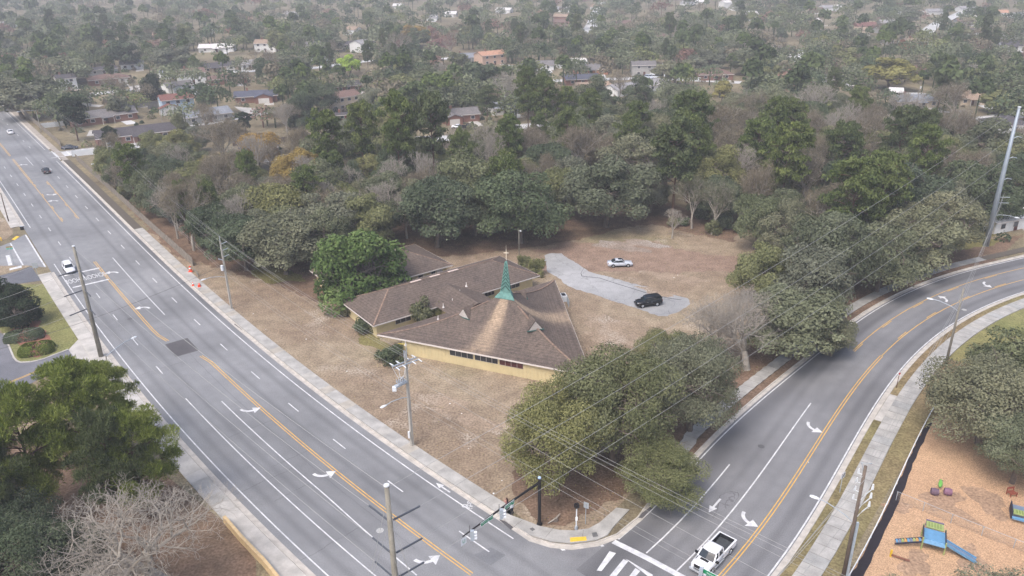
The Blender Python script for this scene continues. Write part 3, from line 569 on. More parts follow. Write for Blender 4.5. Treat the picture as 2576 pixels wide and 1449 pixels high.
for i in range(3):
    A, B = tips[i], tips[(i+1) % 3]; b = MB(); n, nk = 44, 72; kk = [j/nk for j in range(nk+1)]
    grid = [[roofpt(A, B, max(.03, t/n), k) for k in kk] for t in range(n+1)]
    vs = [p for r in grid for p in r]; fs = []
    for r in range(n):
        for j in range(nk): fs.append((r*(nk+1)+j, (r+1)*(nk+1)+j, (r+1)*(nk+1)+j+1, r*(nk+1)+j+1))
    b.add(vs, fs); o = b.build('roof_slope', m_shw, church, smooth=True)
    # a run of worn, paler shingles below the spire: a stain with its own outline
    at = o.data.attributes.new('worn', 'FLOAT', 'POINT'); vals = []
    for r in range(n+1):
        t = max(.03, r/n)
        if i == 0: c_, hf = .50-.02*t, .046+.22*math.exp(-t*5.0)
        elif i == 1: c_, hf = .60-.46*math.exp(-t*2.4), .062+.16*math.exp(-t*5)
        else: c_, hf = .5, -9
        for k in kk:
            d_ = (hf-abs(k-c_))/.016; v = 1/(1+math.exp(-max(-30, min(30, d_))))
            if i == 0: v *= 1-.75*math.exp(-((k-c_)/.014)**2)*max(0, (t-.72)/.28)
            vals.append(v*(1.0 if t < .5 else 1.0-.25*(t-.5)))
    at.data.foreach_set('value', vals)
    # eave fascia and hip ridge caps
    b = MB(); b.beam((A[0], A[1], ZE-.14), (B[0], B[1], ZE-.14), .08, .24); b.build('fascia', m_trim, church)
    b = MB()
    for q in range(2, 14):
        p0, p1 = roofpt(A, B, q/14, 0), roofpt(A, B, (q+1)/14, 0); b.beam((p0[0], p0[1], p0[2]+.02), (p1[0], p1[1], p1[2]+.02), .3, .06)
    b.build('ridge_cap', shinglemat('ridge_shingles%d' % i, lin(126, 108, 98), lin(156, 136, 122)), church)
    # walls, set in from the eaves and cut short of the prows
    d = (B-A)/np.linalg.norm(B-A); nr = np.array([-d[1], d[0]]); L_ = np.linalg.norm(B-A)
    a = A+d*4.2+nr*.55; e = B-d*4.2+nr*.55; mid = (a+e)/2; ang = math.atan2(d[1], d[0]); LW = L_-8.4
    b = MB(); b.box((mid[0], mid[1], 1.44), (LW, .2, 2.9), ang); b.build('wall', m_ysid, church)
    for q in range(int(LW/.61)):                       # board-and-batten ribs
        pass
    b = MB()
    for q in range(int(LW/.61)):
        p = a+d*(q*.61+.3)-nr*.12; b.box((p[0], p[1], 1.4), (.06, .05, 2.8), ang)
    bo = b.build('siding_ribs', m_ysid, church); bo['kind'] = 'stuff'
    b = MB(); p = A+d*3.2+nr*2.2; e2 = A+d*1.6+nr*4.6
    def wallat(pa, pb, nm='wall'):
        b2 = MB(); mm = (pa+pb)/2; dd = pb-pa; b2.box((mm[0], mm[1], 1.44), (np.linalg.norm(dd), .2, 2.9), math.atan2(dd[1], dd[0])); b2.build(nm, m_ysid, church)
    d2 = (tips[i]-tips[i-1])/np.linalg.norm(tips[i]-tips[i-1]); n2 = np.array([-d2[1], d2[0]]); wallat(tips[i]-d2*4.2+n2*.55, a)
    if i == 0:
        for (k0, k1, red) in ((.355, .47, 0), (.475, .585, 0), (.59, .70, 1)):
            c0 = A+d*L_*(k0+k1)/2+nr*.43; w = L_*(k1-k0)-.1
            w_ = MB(); w_.box((c0[0], c0[1], 2.05), (w, .08, 1.12), ang); f = w_.build('window', m_wframe, church)
            for q in range(4):
                pc = c0+d*((q-1.5)*w/4)-nr*.03; p_ = MB(); p_.box((pc[0], pc[1], 2.05), (w/4-.07, .08, .98), ang)
                p_.build('pane', m_glass if not red else M('red_brown_glass', lin(84, 48, 48), .3, .2, 1), f)
# dormer ventilators: white triangles on the hips
def roof_t(p):
    A_ = np.array([[*(CW-CNE)], [*(CSE-CNE)]]).T; l = np.linalg.solve(A_, np.array(p)-CNE); return 1-3*min(l[0], l[1], 1-l[0]-l[1])
def vent(px, py, z, s, rz):
    for _ in range(25): p = g(px, py, z); z = .5*z+.5*prof(min(1, max(.03, roof_t(p))))
    z -= .1; b = MB(); ca, sa = math.cos(rz), math.sin(rz)
    tr = lambda x, y, zz: (p[0]+x*ca-y*sa, p[1]+x*sa+y*ca, z+zz)
    b.add([tr(-s, 0, 0), tr(s, 0, 0), tr(0, .05, 1.25*s), tr(0, 2.2*s, 1.25*s)], [(0, 1, 2), (0, 2, 3), (1, 3, 2)]); v = b.build('roof_vent', m_sh, church)
    b = MB(); b.add([tr(-s*.85, -.06, .06), tr(s*.85, -.06, .06), tr(0, -.02, 1.12*s)], [(0, 1, 2)]); b.build('louvre', M('pale_louvre', lin(188, 182, 176), .7, .1, 3), v)
    b = MB(); b.beam(tr(-s*1.05, -.1, .02), tr(s*1.05, -.1, .02), .2, .12); b.build('sill', m_copd, v)
vent(1166, 797, 3.75, 1.25, R(-38)); vent(1347, 829, 4.2, 1.3, R(18)); vent(1322, 745, 5.0, 1.0, R(100))
# spire
sp = MB(); dirs = [(t_-CC)/np.linalg.norm(t_-CC) for t_ in tips]
def sp_ring(r, z): return [(CC[0]+d[0]*r, CC[1]+d[1]*r, z) for d in dirs]
rings = [sp_ring(2.0, 8.0), sp_ring(1.95, 8.15), sp_ring(1.08, 8.95), sp_ring(.95, 9.5), sp_ring(.26, 14.0), sp_ring(.05, 14.12)]
for a, c in zip(rings, rings[1:]):
    sp.add(a+c, [(k, (k+1) % 3, 3+(k+1) % 3, 3+k) for k in range(3)])
spo = sp.build('spire', m_cop, church)
for k in range(3):      # raised chevron seams on each face
    for j in range(7):
        z0 = 9.35+j*.62; r0 = 1.02*(14.2-z0)/(14.2-9.35)+.06; r1 = 1.02*(14.2-z0-.75)/(14.2-9.35)+.08
        if r1 < .1: continue
        a = np.array(sp_ring(r0*1.02, z0)[k]); e = np.array(sp_ring(r0*1.02, z0)[(k+1) % 3]); m1 = (np.array(sp_ring(r1, z0+.75)[k])+np.array(sp_ring(r1, z0+.75)[(k+1) % 3]))/2
        out = (np.array([(a+e)[0]/2-CC[0], (a+e)[1]/2-CC[1], 0])); out /= np.linalg.norm(out); b = MB()
        m1 = m1+out*.03; aa = a*.9+e*.1+out*.03; ee = e*.9+a*.1+out*.03
        b.beam(aa, m1, .08, .12); b.beam(m1, ee, .08, .12); b.build('chevron_seam', m_copd, spo)
cr = MB(); cr.box((CC[0], CC[1], 15.15), (.09, .09, 1.8)); cr.box((CC[0], CC[1], 15.45), (.8, .09, .1), R(-10)); cr.tube([(CC[0], CC[1], 16.1), (CC[0], CC[1], 16.7)], .02, 5); cr.build('cross', M('cream_metal', lin(232, 220, 200), .5), spo)
# hip-roofed wing behind, joined by a short link
def hiproof(name, c0, ang, L, W, ze, zr, mr, parent, over=0.0, t=.16):
    """corner c0, long side along ang; ridge along the long side"""
    d = np.array([math.cos(ang), math.sin(ang)]); n = np.array([-d[1], d[0]]); h = W/2
    P_ = lambda a, b_, z: (c0[0]+d[0]*a+n[0]*b_, c0[1]+d[1]*a+n[1]*b_, z)
    b = MB(); v = [P_(0, 0, ze), P_(L, 0, ze), P_(L, W, ze), P_(0, W, ze), P_(h, h, zr), P_(L-h, h, zr)]
    b.add(v, [(0, 1, 5, 4), (1, 2, 5), (2, 3, 4, 5), (3, 0, 4), (3, 2, 1, 0)]); r = b.build(name, mr, parent)
    b = MB(); q = [v[0], v[1], v[2], v[3]]
    for i in range(4):
        a, e = q[i], q[(i+1) % 4]; b.beam((a[0], a[1], ze-.1), (e[0], e[1], ze-.1), .07, .2)
    b.build('fascia', m_trim, r)
    b = MB()
    for a, e in ((4, 5), (0, 4), (3, 4), (1, 5), (2, 5)): b.beam(tuple(np.array(v[a])+[0, 0, .02]), tuple(np.array(v[e])+[0, 0, .02]), .28, .05)
    b.build('ridge_cap', MATS['ridge_shingles0'], r); return d, n
wa = R(36.2); wc = np.array([-22.52, 113.78])
wing = church
d, n = hiproof('wing_roof', wc, wa, 34.4, 12.9, 2.9, 5.5, m_sh, church)
def wallbox(c0, d, n, a0, a1, b0, b1, z, m, parent):
    q = [c0+d*a0+n*b0, c0+d*a1+n*b0, c0+d*a1+n*b1, c0+d*a0+n*b1]; b = MB(); b.slab([tuple(p) for p in q], 0, z); return b.build('wall', m, parent)
wallbox(wc, d, n, 1.0, 33.4, 1.0, 11.9, 2.78, m_ysid, church)
for a0, a1, bb in ((4.5, 7.4, .96), (22.5, 24.6, .96), (27.6, 30.3, .96), (12, 14, .96), (15, 17, .96)):
    c0 = wc+d*(a0+a1)/2+n*bb; b = MB(); b.box((c0[0], c0[1], 1.95), (a1-a0, .1, 1.05), wa); f = b.build('window', m_wframe, church)
    for q in range(3):
        pc = c0+d*((q-1)*(a1-a0)/3)-n*.03; b = MB(); b.box((pc[0], pc[1], 1.95), ((a1-a0)/3-.07, .1, .9), wa); b.build('pane', m_glass, f)
# skylights and ridge vents, pale strips
m_rv = M('pale_ridge_vent', lin(214, 196, 186), .8)
for (x0, y0, x1, y1, z) in ((1064, 538, 1130, 570, 4.1), (1218, 628, 1285, 660, 4.2)):
    f = lambda x, y: (1300+x/2.342)*.644; h_ = lambda x, y: (900+y/2.342)*.644
    a, e = g(f(x0, 0), h_(0, y0), z), g(f(x1, 0), h_(0, y1), z); b = MB(); b.beam((a[0], a[1], z+.05), (e[0], e[1], z+.05), .45, .1); b.build('roof_vent_strip', m_rv, church)
for t0 in (.2, .38, .56):
    p0 = wc+d*(6.45+21.5*t0)+n*6.45; p1 = p0+d*2.1; b = MB(); b.beam((p0[0], p0[1], 5.56), (p1[0], p1[1], 5.56), .4, .1); b.build('ridge_vent', m_rv, church)
for (px, py, z) in ((1020, 743, 4.0), (1138, 757, 3.8), (1157, 735, 4.2), (1173, 717, 4.6), (1102, 800, 3.6), (1020, 864, 3.4), (1115, 770, 3.6)):
    p = g(px, py, z); b = MB(); b.tube([(p[0], p[1], z-.3), (p[0], p[1], z+.45)], .06, 6); b.tube([(p[0], p[1], z-.3), (p[0], p[1], z+.02)], [.22, .1], 6); b.build('vent_pipe', M('white_pipe', lin(226, 220, 216), .6), church)
# link roof
lc = wc+d*16.5; b = MB(); hw = 4.6
PL = lambda a, b_, z: (lc[0]+d[0]*a+n[0]*b_, lc[1]+d[1]*a+n[1]*b_, z)
b.add([PL(-hw, -5, 2.95), PL(0, -6.2, 4.55), PL(hw, -5, 2.95), PL(-hw, 1.0, 3.0), PL(0, 5.6, 4.75), PL(hw, 1.0, 3.0)], [(0, 1, 4, 3), (1, 2, 5, 4), (0, 2, 1)]); b.build('link_roof', m_sh, church)
b = MB(); b.slab([PL(-3.6, -3.5, 0)[:2], PL(3.6, -3.5, 0)[:2], PL(3.6, 1.1, 0)[:2], PL(-3.6, 1.1, 0)[:2]], 0, 2.7); b.build('wall', m_ysid, church)
# back hall: its own hip-roofed building
hall = thing('church_hall', 'low yellow hall with brown hip roof half hidden by the magnolia', 'building')
hc = np.array([-11.30, 140.21]); ha = R(36.2); hd = np.array([math.cos(ha), math.sin(ha)]); hn = np.array([-hd[1], hd[0]]); h0 = hc-hd*23
hiproof('roof', h0, ha, 23, 14.8, 2.8, 5.6, m_sh, hall)
wallbox(h0, hd, hn, .9, 22.1, .9, 13.9, 2.7, m_ysid, hall)
for a0, w, h_, zc, mm in ((16.2, 1.1, 1.3, 1.6, m_glass), (13.3, 1.3, 2.1, 1.1, m_trim), (19.0, 1.0, 1.1, 1.7, m_glass), (20.4, 1.3, 2.1, 1.1, m_trim)):
    c0 = h0+hd*a0+hn*.85; b = MB(); b.box((c0[0], c0[1], zc), (w, .1, h_), ha); f = b.build('window' if mm is m_glass else 'door', m_wframe, hall)
    c1 = c0-hn*.03; b = MB(); b.box((c1[0], c1[1], zc), (w-.16, .1, h_-.16), ha); b.build('pane' if mm is m_glass else 'door_panel', mm, f)
b = MB()
for k in range(5):
    p = h0+hd*(9.5+k*1.15)+hn*(7.4-k*.0); b.beam(tuple(p)+(5.62,), tuple(p+hd*.8)+(5.62,), .35, .08)
b.build('ridge_vent', m_rv, hall)
# ------------------------------------------------------------------ houses of the neighbourhood
HW = {k: M('wall_'+k, lin(*c), .85, .08, 1.2, speck=.04) for k, c in dict(white=(226, 226, 224), cream=(214, 200, 176), beige=(204, 188, 166), blue=(176, 196, 214), grey=(166, 164, 160), pink=(206, 176, 156), tan=(186, 168, 148), red=(140, 70, 66), navy=(92, 104, 124)).items()}
HW['brick'] = M('wall_brick', lin(140, 104, 92), .9, .14, 5, speck=.12); HW['obrick'] = M('wall_orange_brick', lin(178, 124, 98), .9, .12, 5, speck=.1)
HR = {k: shinglemat('roof_'+k, lin(*[int(v*.9) for v in c]), lin(*[min(255, int(v*1.1)) for v in c])) for k, c in dict(grey=(122, 120, 122), lgrey=(158, 158, 162), dark=(88, 86, 90), brown=(124, 104, 98), red=(128, 92, 86), tan=(160, 142, 126), white=(222, 222, 222), bgrey=(136, 142, 152), navy=(92, 96, 110), pink=(190, 150, 128)).items()}
m_win = M('house_glass', lin(64, 70, 78), .2, .25, .6, spec=.6); m_door = M('painted_door', lin(96, 60, 54), .6); m_garage = M('garage_door', lin(214, 210, 204), .7, .05, 1)
EXCL = []; YARDS = []; VIEW = []
def gable(b, L, W, z, rise, o=.45, along='x', x0=0, y0=0, th=.12):
    if along == 'x':
        A = [(x0-o, y0-o, z), (x0+L+o, y0-o, z), (x0+L+o, y0+W+o, z), (x0-o, y0+W+o, z), (x0-o, y0+W/2, z+rise), (x0+L+o, y0+W/2, z+rise)]
        b.add(A+[(x, y, q-th) for x, y, q in A], [(0, 1, 5, 4), (2, 3, 4, 5), (7, 6, 10, 11), (9, 8, 11, 10), (0, 6, 7, 1), (2, 8, 9, 3), (0, 4, 10, 6), (4, 3, 9, 10), (1, 7, 11, 5), (5, 11, 8, 2)])
    else:
        A = [(x0-o, y0-o, z), (x0-o, y0+W, z), (x0+L+o, y0+W, z), (x0+L+o, y0-o, z), (x0+L/2, y0-o, z+rise), (x0+L/2, y0+W, z+rise)]
        b.add(A+[(x, y, q-th) for x, y, q in A], [(0, 4, 5, 1), (4, 3, 2, 5), (6, 7, 11, 10), (10, 11, 8, 9), (0, 6, 10, 4), (4, 10, 9, 3), (0, 1, 7, 6), (3, 9, 8, 2)])
def hip(b, L, W, z, rise, o=.5, x0=0, y0=0):
    X0, X1, Y0, Y1 = x0-o, x0+L+o, y0-o, y0+W+o; h = min((Y1-Y0)/2, (X1-X0)/2-.05)
    v = [(X0, Y0, z), (X1, Y0, z), (X1, Y1, z), (X0, Y1, z), (X0+h, (Y0+Y1)/2, z+rise), (X1-h, (Y0+Y1)/2, z+rise)]
    b.add(v+[(x, y, q-.14) for x, y, q in v[:4]], [(0, 1, 5, 4), (1, 2, 5), (2, 3, 4, 5), (3, 0, 4), (6, 7, 1, 0), (7, 8, 2, 1), (8, 9, 3, 2), (9, 6, 0, 3), (9, 8, 7, 6)])
def house(label, p1, p2, D=9.5, h=2.7, roof='gable', wall='brick', rc='grey', rise=None, wing=None, nwin=3, garage=False, door=True, group=None, name='house', two=False, minL=9, chim=False, detail=True, yard=True, keep=.87):
    """p1-p2: foot of the visible long wall; depth D away from the road we look from"""
    a, e = np.array(p1), np.array(p2); L = max(minL, float(np.linalg.norm(e-a))); ang = math.atan2(e[1]-a[1], e[0]-a[0])
    t = thing(name, label, 'house' if name == 'house' else 'shed', (a[0], a[1], 0), ang, group); H = h*(1.95 if two else 1); rise = rise or D*.20
    b = MB(); b.slab([(0, 0), (L, 0), (L, D), (0, D)], 0, H)
    if roof == 'gable':
        for x in (0, L): b.add([(x, 0, H), (x, D, H), (x, D/2, H+rise-.05)], [(0, 1, 2) if x else (0, 2, 1)])
    w = b.build('wall', HW[wall], t)
    b = MB(); (gable if roof == 'gable' else hip)(b, L, D, H+.02, rise+(.02 if roof == 'hip' else .0)); r = b.build('roof', HR[rc], t)
    if detail:
        b = MB(); b.beam((-.5, -.52, H-.08), (L+.5, -.52, H-.08), .06, .2); b.build('fascia', m_trim, r)
    if chim or (detail and rng.random() < .3): b = MB(); b.box((L*.3, D*.5, H+rise+.3), (.8, .6, 1.6)); b.build('chimney', HW['brick'], r)
    if wing:
        x, ww, fw, hh = wing; b = MB(); b.slab([(x, -fw), (x+ww, -fw), (x+ww, .1), (x, .1)], 0, hh); b.add([(x, -fw, hh), (x+ww, -fw, hh), (x+ww/2, -fw, hh+ww*.2)], [(0, 1, 2)]); b.build('wall', HW[wall] if not two else HW['white' if wall != 'white' else 'grey'], t)
        b = MB(); gable(b, ww, fw+(D/2 if not two else .1), hh+.03, ww*.2, .4, 'y', x, -fw); b.build('roof', HR[rc], t)
        if detail: b = MB(); b.box((x+ww/2, -fw-.03, hh*.42), (ww*.62, .06, hh*.8)); b.build('garage_door', m_garage, t)
    if detail:
        fl = (0, 1) if two else (0,)
        for f in fl:
            for k in range(nwin):
                x = L*(k+.6)/(nwin+.2)
                if wing and f == 0 and wing[0]-.8 < x < wing[0]+wing[1]+.8: continue
                b = MB(); b.box((x, -.03, f*h+1.55), (1.6, .08, 1.3)); f_ = b.build('window', m_trim, t); b = MB(); b.box((x, -.06, f*h+1.55), (1.3, .08, 1.05)); b.build('pane', m_win, f_)
        if door: b = MB(); b.box((L*.52, -.03, 1.05), (1.05, .1, 2.1)); b.build('door', m_door, t)
        b = MB(); b.box((L+.03, D*.35, 1.6), (.08, 1.3, 1.2)); b.build('window', m_win, t)
        if not two and not wing and rng.random() < .6:      # porch over the door
            x0 = L*.52; b = MB(); b.add([(x0-2.2, -2.4, H-.25), (x0+2.2, -2.4, H-.25), (x0+2.2, .2, H+.35), (x0-2.2, .2, H+.35)], [(0, 1, 2, 3)]); b.box((x0, -2.38, H-.3), (4.5, .1, .16)); po = b.build('porch_roof', HR[rc], t)
            for sx in (-2, 2): b = MB(); b.box((x0+sx, -2.3, (H-.3)/2), (.14, .14, H-.3)); b.build('porch_post', m_trim, t)
        if garage: b = MB(); b.box((L*.84, -.04, 1.1), (4.4, .08, 2.2)); b.build('garage_door', m_garage, t)
    ca, sa = math.cos(ang), math.sin(ang); W_ = lambda x, y: (a[0]+x*ca-y*sa, a[1]+x*sa+y*ca)
    if name == 'house' and yard:
        x0 = L*.8; b = MB(); b.poly([W_(x0-1.8, -.1), W_(x0-2.0, -rng.uniform(7, 11)), W_(x0+2.0, -rng.uniform(7, 11)), W_(x0+1.8, -.1)][::-1], .0165); struct(b.build('house_drive', m_conc if rng.random() < .7 else m_street))
        YARDS.append((label, W_(-3, D+rng.uniform(5, 9)), W_(L+3, D+rng.uniform(5, 9))))
    fr = [toframe(*W_(x, y), z) for x in (0, L) for y, z in ((0, .3), (0, H), (D/2, H+rise))]; VIEW.append((min(q[0] for q in fr), min(q[1] for q in fr), max(q[0] for q in fr), max(q[1] for q in fr), a[1], keep))
    c = a+(e-a)/2+np.array([-math.sin(ang), math.cos(ang)])*D/2; EXCL.append((c[0], c[1], max(L, D)*.56)); return t
def T(ix, x1, y1, x2, y2): return g(*tl(ix, 0, x1, y1)), g(*tl(ix, 0, x2, y2))
HS = [
 ('white two storey house with dark roof and porch beside the big oaks', T(0, 600, 915, 765, 897), dict(D=8, wall='white', rc='dark', two=True, nwin=2, minL=8)),
 ('low brown-roofed brick house at the bend of the pale street', T(0, 905, 868, 1310, 832), dict(D=9, roof='hip', wall='brick', rc='brown', garage=True)),
 ('grey-roofed house with pale grey walls behind the dry back lawn', T(0, 560, 1120, 930, 1040), dict(D=9, wall='grey', rc='grey', wing=(8, 6, 4, 2.6))),
 ('reddish hip-roofed brick house with blue lean-to behind a grey fence', T(0, 1225, 1075, 1420, 1050), dict(D=8, roof='hip', wall='brick', rc='red')),
 ('long brick ranch house with grey roof and white windows by the white fence', T(0, 735, 1285, 1390, 1197), dict(D=9.5, wall='brick', rc='grey', nwin=5)),
 ('pale blue two storey house with red-brown roof and brick garage wing', T(0, 1650, 1150, 1965, 1115), dict(D=8.5, wall='blue', rc='red', two=True, nwin=3, wing=(-1.5, 7, 3, 2.7))),
 ('white two storey gabled house with brown roof behind the dark cedar', T(0, 1815, 858, 2080, 835), dict(D=9, wall='white', rc='brown', two=True, nwin=2)),
 ('low grey house with gabled front next to the white two storey house', T(0, 1700, 940, 1960, 905), dict(D=8, wall='white', rc='grey', wing=(1, 6, 3, 2.5))),
 ('long blue-grey roofed house above the wooded strip', T(0, 1885, 1262, 2340, 1200), dict(D=9.5, wall='grey', rc='bgrey', nwin=4)),
 ('long tan ranch house with dark grey roof', T(0, 1905, 752, 2400, 705), dict(D=9, wall='tan', rc='dark', nwin=4, garage=True)),
 ('white metal-roofed house under a bare pinkish tree', T(0, 2000, 530, 2350, 520), dict(D=10, wall='white', rc='white', nwin=3)),
 ('white two storey house with pale brown roof beside the yellow-green tree', T(1, -10, 525, 200, 522), dict(D=10, wall='white', rc='tan', two=True, nwin=3)),
 ('dark flat-roofed house beyond the brown brick house', T(0, 905, 765, 1190, 735), dict(D=9, wall='grey', rc='dark', rise=1)),
 ('brown-roofed brick house at the end of a clipped hedge', T(0, 2110, 862, 2490, 835), dict(D=9, roof='hip', wall='brick', rc='brown', nwin=3)),
 ('navy-grey roofed brick house with white gable above the lawn', T(0, 2370, 1045, 2790, 1020), dict(D=9, wall='brick', rc='navy', wing=(8, 7, 3, 2.6), nwin=3)),
 ('small white-porched blue-grey house behind the oak', T(0, 1630, 805, 1790, 790), dict(D=8, wall='white', rc='bgrey', minL=10)),
 ('dark brown-roofed house near the street corner with pale shutters', T(0, 990, 1480, 1780, 1385), dict(D=10, wall='brick', rc='dark', nwin=4)),
 ('white and grey house beyond the long tan ranch', T(0, 2430, 705, 2600, 690), dict(D=9, wall='white', rc='lgrey')),
 ('pale pinkish house behind the dark spreading oak', T(0, 1220, 705, 1450, 690), dict(D=9, wall='white', rc='lgrey')),
 ('dark-roofed brick house with white windows below the tawny tree', g(598, 400) and (g(606, 397), g(700, 390)), dict(D=9, wall='brick', rc='dark', nwin=3)),
 ('grey house beside the spreading oak in the yard', T(1, 520, 500, 690, 490), dict(D=9, wall='grey', rc='grey')),
 ('dark green-grey roofed house behind the bare oak', T(1, 870, 495, 1030, 485), dict(D=9, wall='grey', rc='dark')),
 ('pale two-gabled house by the fawn winter tree', T(1, 1060, 530, 1200, 505), dict(D=9, wall='white', rc='lgrey', two=True)),
 ('grey house beside the bright green tree', T(1, 600, 645, 790, 630), dict(D=8, wall='white', rc='grey')),
 ('pink two storey house with salmon roof', T(1, 2280, 665, 2520, 640), dict(D=9, wall='pink', rc='pink', two=True, nwin=3)),
 ('blue-grey roofed bungalow beside the pink house', T(1, 1960, 630, 2280, 620), dict(D=9, wall='grey', rc='bgrey')),
 ('beige two storey house with brown roof and row of windows', T(1, 760, 1135, 1060, 1085), dict(D=9, wall='beige', rc='brown', two=True, nwin=4)),
 ('grey-roofed brick house with white garage by the parked cars', T(1, 1880, 1245, 2250, 1215), dict(D=9, wall='brick', rc='grey', wing=(.5, 6, 4, 2.6))),
 ('blue-grey bungalow behind the cypress-like cedar', T(1, 2390, 1165, 2640, 1140), dict(D=9, wall='white', rc='bgrey')),
 ('white-walled house with long grey roof at the pine edge', T(2, 110, 712, 420, 706), dict(D=9, wall='white', rc='grey')),
 ('white-roofed low house behind the brick ranch', T(2, 470, 690, 755, 680), dict(D=9, wall='white', rc='white')),
 ('brick ranch house with grey hip roof and front lawn', T(2, 620, 752, 965, 750), dict(D=10, roof='hip', wall='obrick', rc='grey', nwin=3)),
 ('grey two storey house with shutters and columned porch', T(2, 1208, 768, 1440, 765), dict(D=8, wall='grey', rc='grey', two=True, nwin=2, wing=(8.5, 6.5, 2, 2.7))),
 ('small white-sided house behind the white fence', T(2, 1600, 748, 1720, 745), dict(D=8, wall='white', rc='lgrey')),
 ('brown hip-roofed house beyond the white fence', T(2, 1880, 812, 2220, 805), dict(D=11, roof='hip', wall='brick', rc='brown')),
 ('navy-roofed house in front of the brick ranch', T(2, 545, 862, 880, 850), dict(D=9, wall='brick', rc='navy')),
 ('cream gabled house with pinkish-grey roof among the oaks', T(2, 665, 952, 1005, 935), dict(D=9, wall='cream', rc='tan', nwin=3)),
 ('long pale house with weathered light grey roof and white windows', T(2, 1060, 975, 1560, 900), dict(D=9.5, wall='white', rc='lgrey', nwin=5)),
 ('grey hip-roofed house with screened porch', T(3, 590, 860, 830, 858), dict(D=11, roof='hip', wall='white', rc='grey')),
 ('orange brick two storey house with chimney by the far street', T(3, 1385, 520, 1590, 515), dict(D=9, wall='obrick', rc='tan', two=True, nwin=2, chim=True)),
 ('blue-grey roofed long house below the white shed', T(3, 1290, 1095, 1720, 1080), dict(D=9, wall='beige', rc='bgrey', nwin=4)),
 ('beige house with tan roof behind the spreading small oak', T(3, 1890, 1060, 2200, 1055), dict(D=11, wall='beige', rc='tan', nwin=2)),
 ('white-walled dark-roofed house beside the tall steel pole', T(3, 2300, 1345, 2650, 1340), dict(D=11, roof='hip', wall='white', rc='dark')),
 ('white garden building glimpsed under the oaks behind the pole', (g(2500, 590), g(2600, 570)), dict(D=8, wall='white', rc='white')),
 ('pale house peeping through the pines above the wood', (g(1185, 385), g(1240, 380)), dict(D=8, wall='white', rc='grey')),
 ('brown-roofed house below the concrete street', (g(1190, 400), g(1290, 385)), dict(D=9, wall='white', rc='brown')),
 ('grey house under oaks at the middle of the wood', (g(980, 440), g(1060, 430)), dict(D=8, wall='white', rc='bgrey')),
 ('brown house among trees left of the bright green tree', (g(845, 235), g(910, 228)), dict(D=8, wall='brick', rc='dark')),
]
for lb, (p, q), kw in HS: house(lb, p, q, **kw)
sheds = [('white garden shed with brown roof beside a hedge', T(0, 1115, 1105, 1240, 1100), 'white', 'brown', 4, 2.3), ('red garden shed with orange window trim', T(1, 815, 1222, 925, 1215), 'red', 'dark', 3.5, 2.3), ('white garden shed joined to a white vinyl fence', T(3, 1220, 970, 1345, 975), 'white', 'white', 5, 2.4), ('small white shed below the screened porch', T(3, 795, 912, 870, 912), 'white', 'lgrey', 3, 2.2)]
for lb, (p, q), w, r_, d_, h_ in sheds: house(lb, p, q, D=d_, h=h_, wall=w, rc=r_, nwin=1, door=False, name='garden_shed', minL=3.5)
# houses beyond the first streets
far = []
def farhouse(ix, x, y, w, rc, wall, two=False):
    p = g(*tl(ix, 0, x-w/2, y)); q = g(*tl(ix, 0, x+w/2, y-rng.uniform(-4, 6))); far.append((p, q, rc, wall, two))
for a in ((1, 1950, 170, 120, 'white', 'white'), (1, 2480, 130, 140, 'white', 'white'), (1, 1760, 210, 90, 'lgrey', 'white'), (1, 940, 335, 90, 'tan', 'white'), (1, 330, 170, 110, 'lgrey', 'grey'), (1, 1420, 85, 90, 'white', 'white'),
          (2, 490, 200, 150, 'tan', 'brick'), (2, 500, 260, 170, 'brown', 'brick'), (2, 530, 310, 180, 'brown', 'brick'), (2, 1130, 270, 170, 'brown', 'tan'), (2, 520, 120, 130, 'lgrey', 'white'), (2, 850, 95, 130, 'tan', 'white'), (2, 2170, 85, 70, 'white', 'white', True), (2, 2280, 110, 80, 'white', 'white'), (2, 2390, 210, 60, 'white', 'white', True), (2, 1740, 60, 110, 'lgrey', 'white'), (2, 1890, 45, 110, 'white', 'white'), (2, 2460, 400, 100, 'tan', 'cream'), (2, 1500, 420, 120, 'brown', 'white'),
          (3, 470, 130, 120, 'red', 'brick'), (3, 620, 110, 130, 'lgrey', 'white'), (3, 740, 105, 80, 'white', 'white'), (3, 430, 260, 90, 'lgrey', 'navy'), (3, 480, 255, 80, 'white', 'white'), (3, 1050, 230, 220, 'brown', 'tan'), (3, 1000, 300, 200, 'red', 'brick'), (3, 1230, 270, 190, 'lgrey', 'grey'), (3, 1220, 340, 170, 'brown', 'grey'), (3, 1270, 450, 220, 'dark', 'grey'), (3, 930, 345, 180, 'tan', 'beige'), (3, 1690, 150, 150, 'lgrey', 'white'), (3, 1420, 160, 110, 'white', 'white'), (3, 2030, 170, 140, 'dark', 'white'), (3, 1980, 250, 150, 'brown', 'grey'), (3, 2020, 120, 150, 'lgrey', 'white'), (3, 2330, 160, 160, 'pink', 'white'), (3, 1990, 370, 240, 'dark', 'white'), (3, 2110, 440, 260, 'pink', 'beige'), (3, 2260, 500, 210, 'dark', 'brick'), (3, 2450, 510, 200, 'dark', 'white'), (3, 2550, 190, 120, 'lgrey', 'white'), (3, 2500, 400, 180, 'brown', 'grey'), (0, 200, 640, 130, 'grey', 'grey'), (0, 40, 280, 130, 'lgrey', 'white'), (0, 2110, 325, 90, 'lgrey', 'white'), (3, 150, 560, 150, 'grey', 'white')): farhouse(*a)
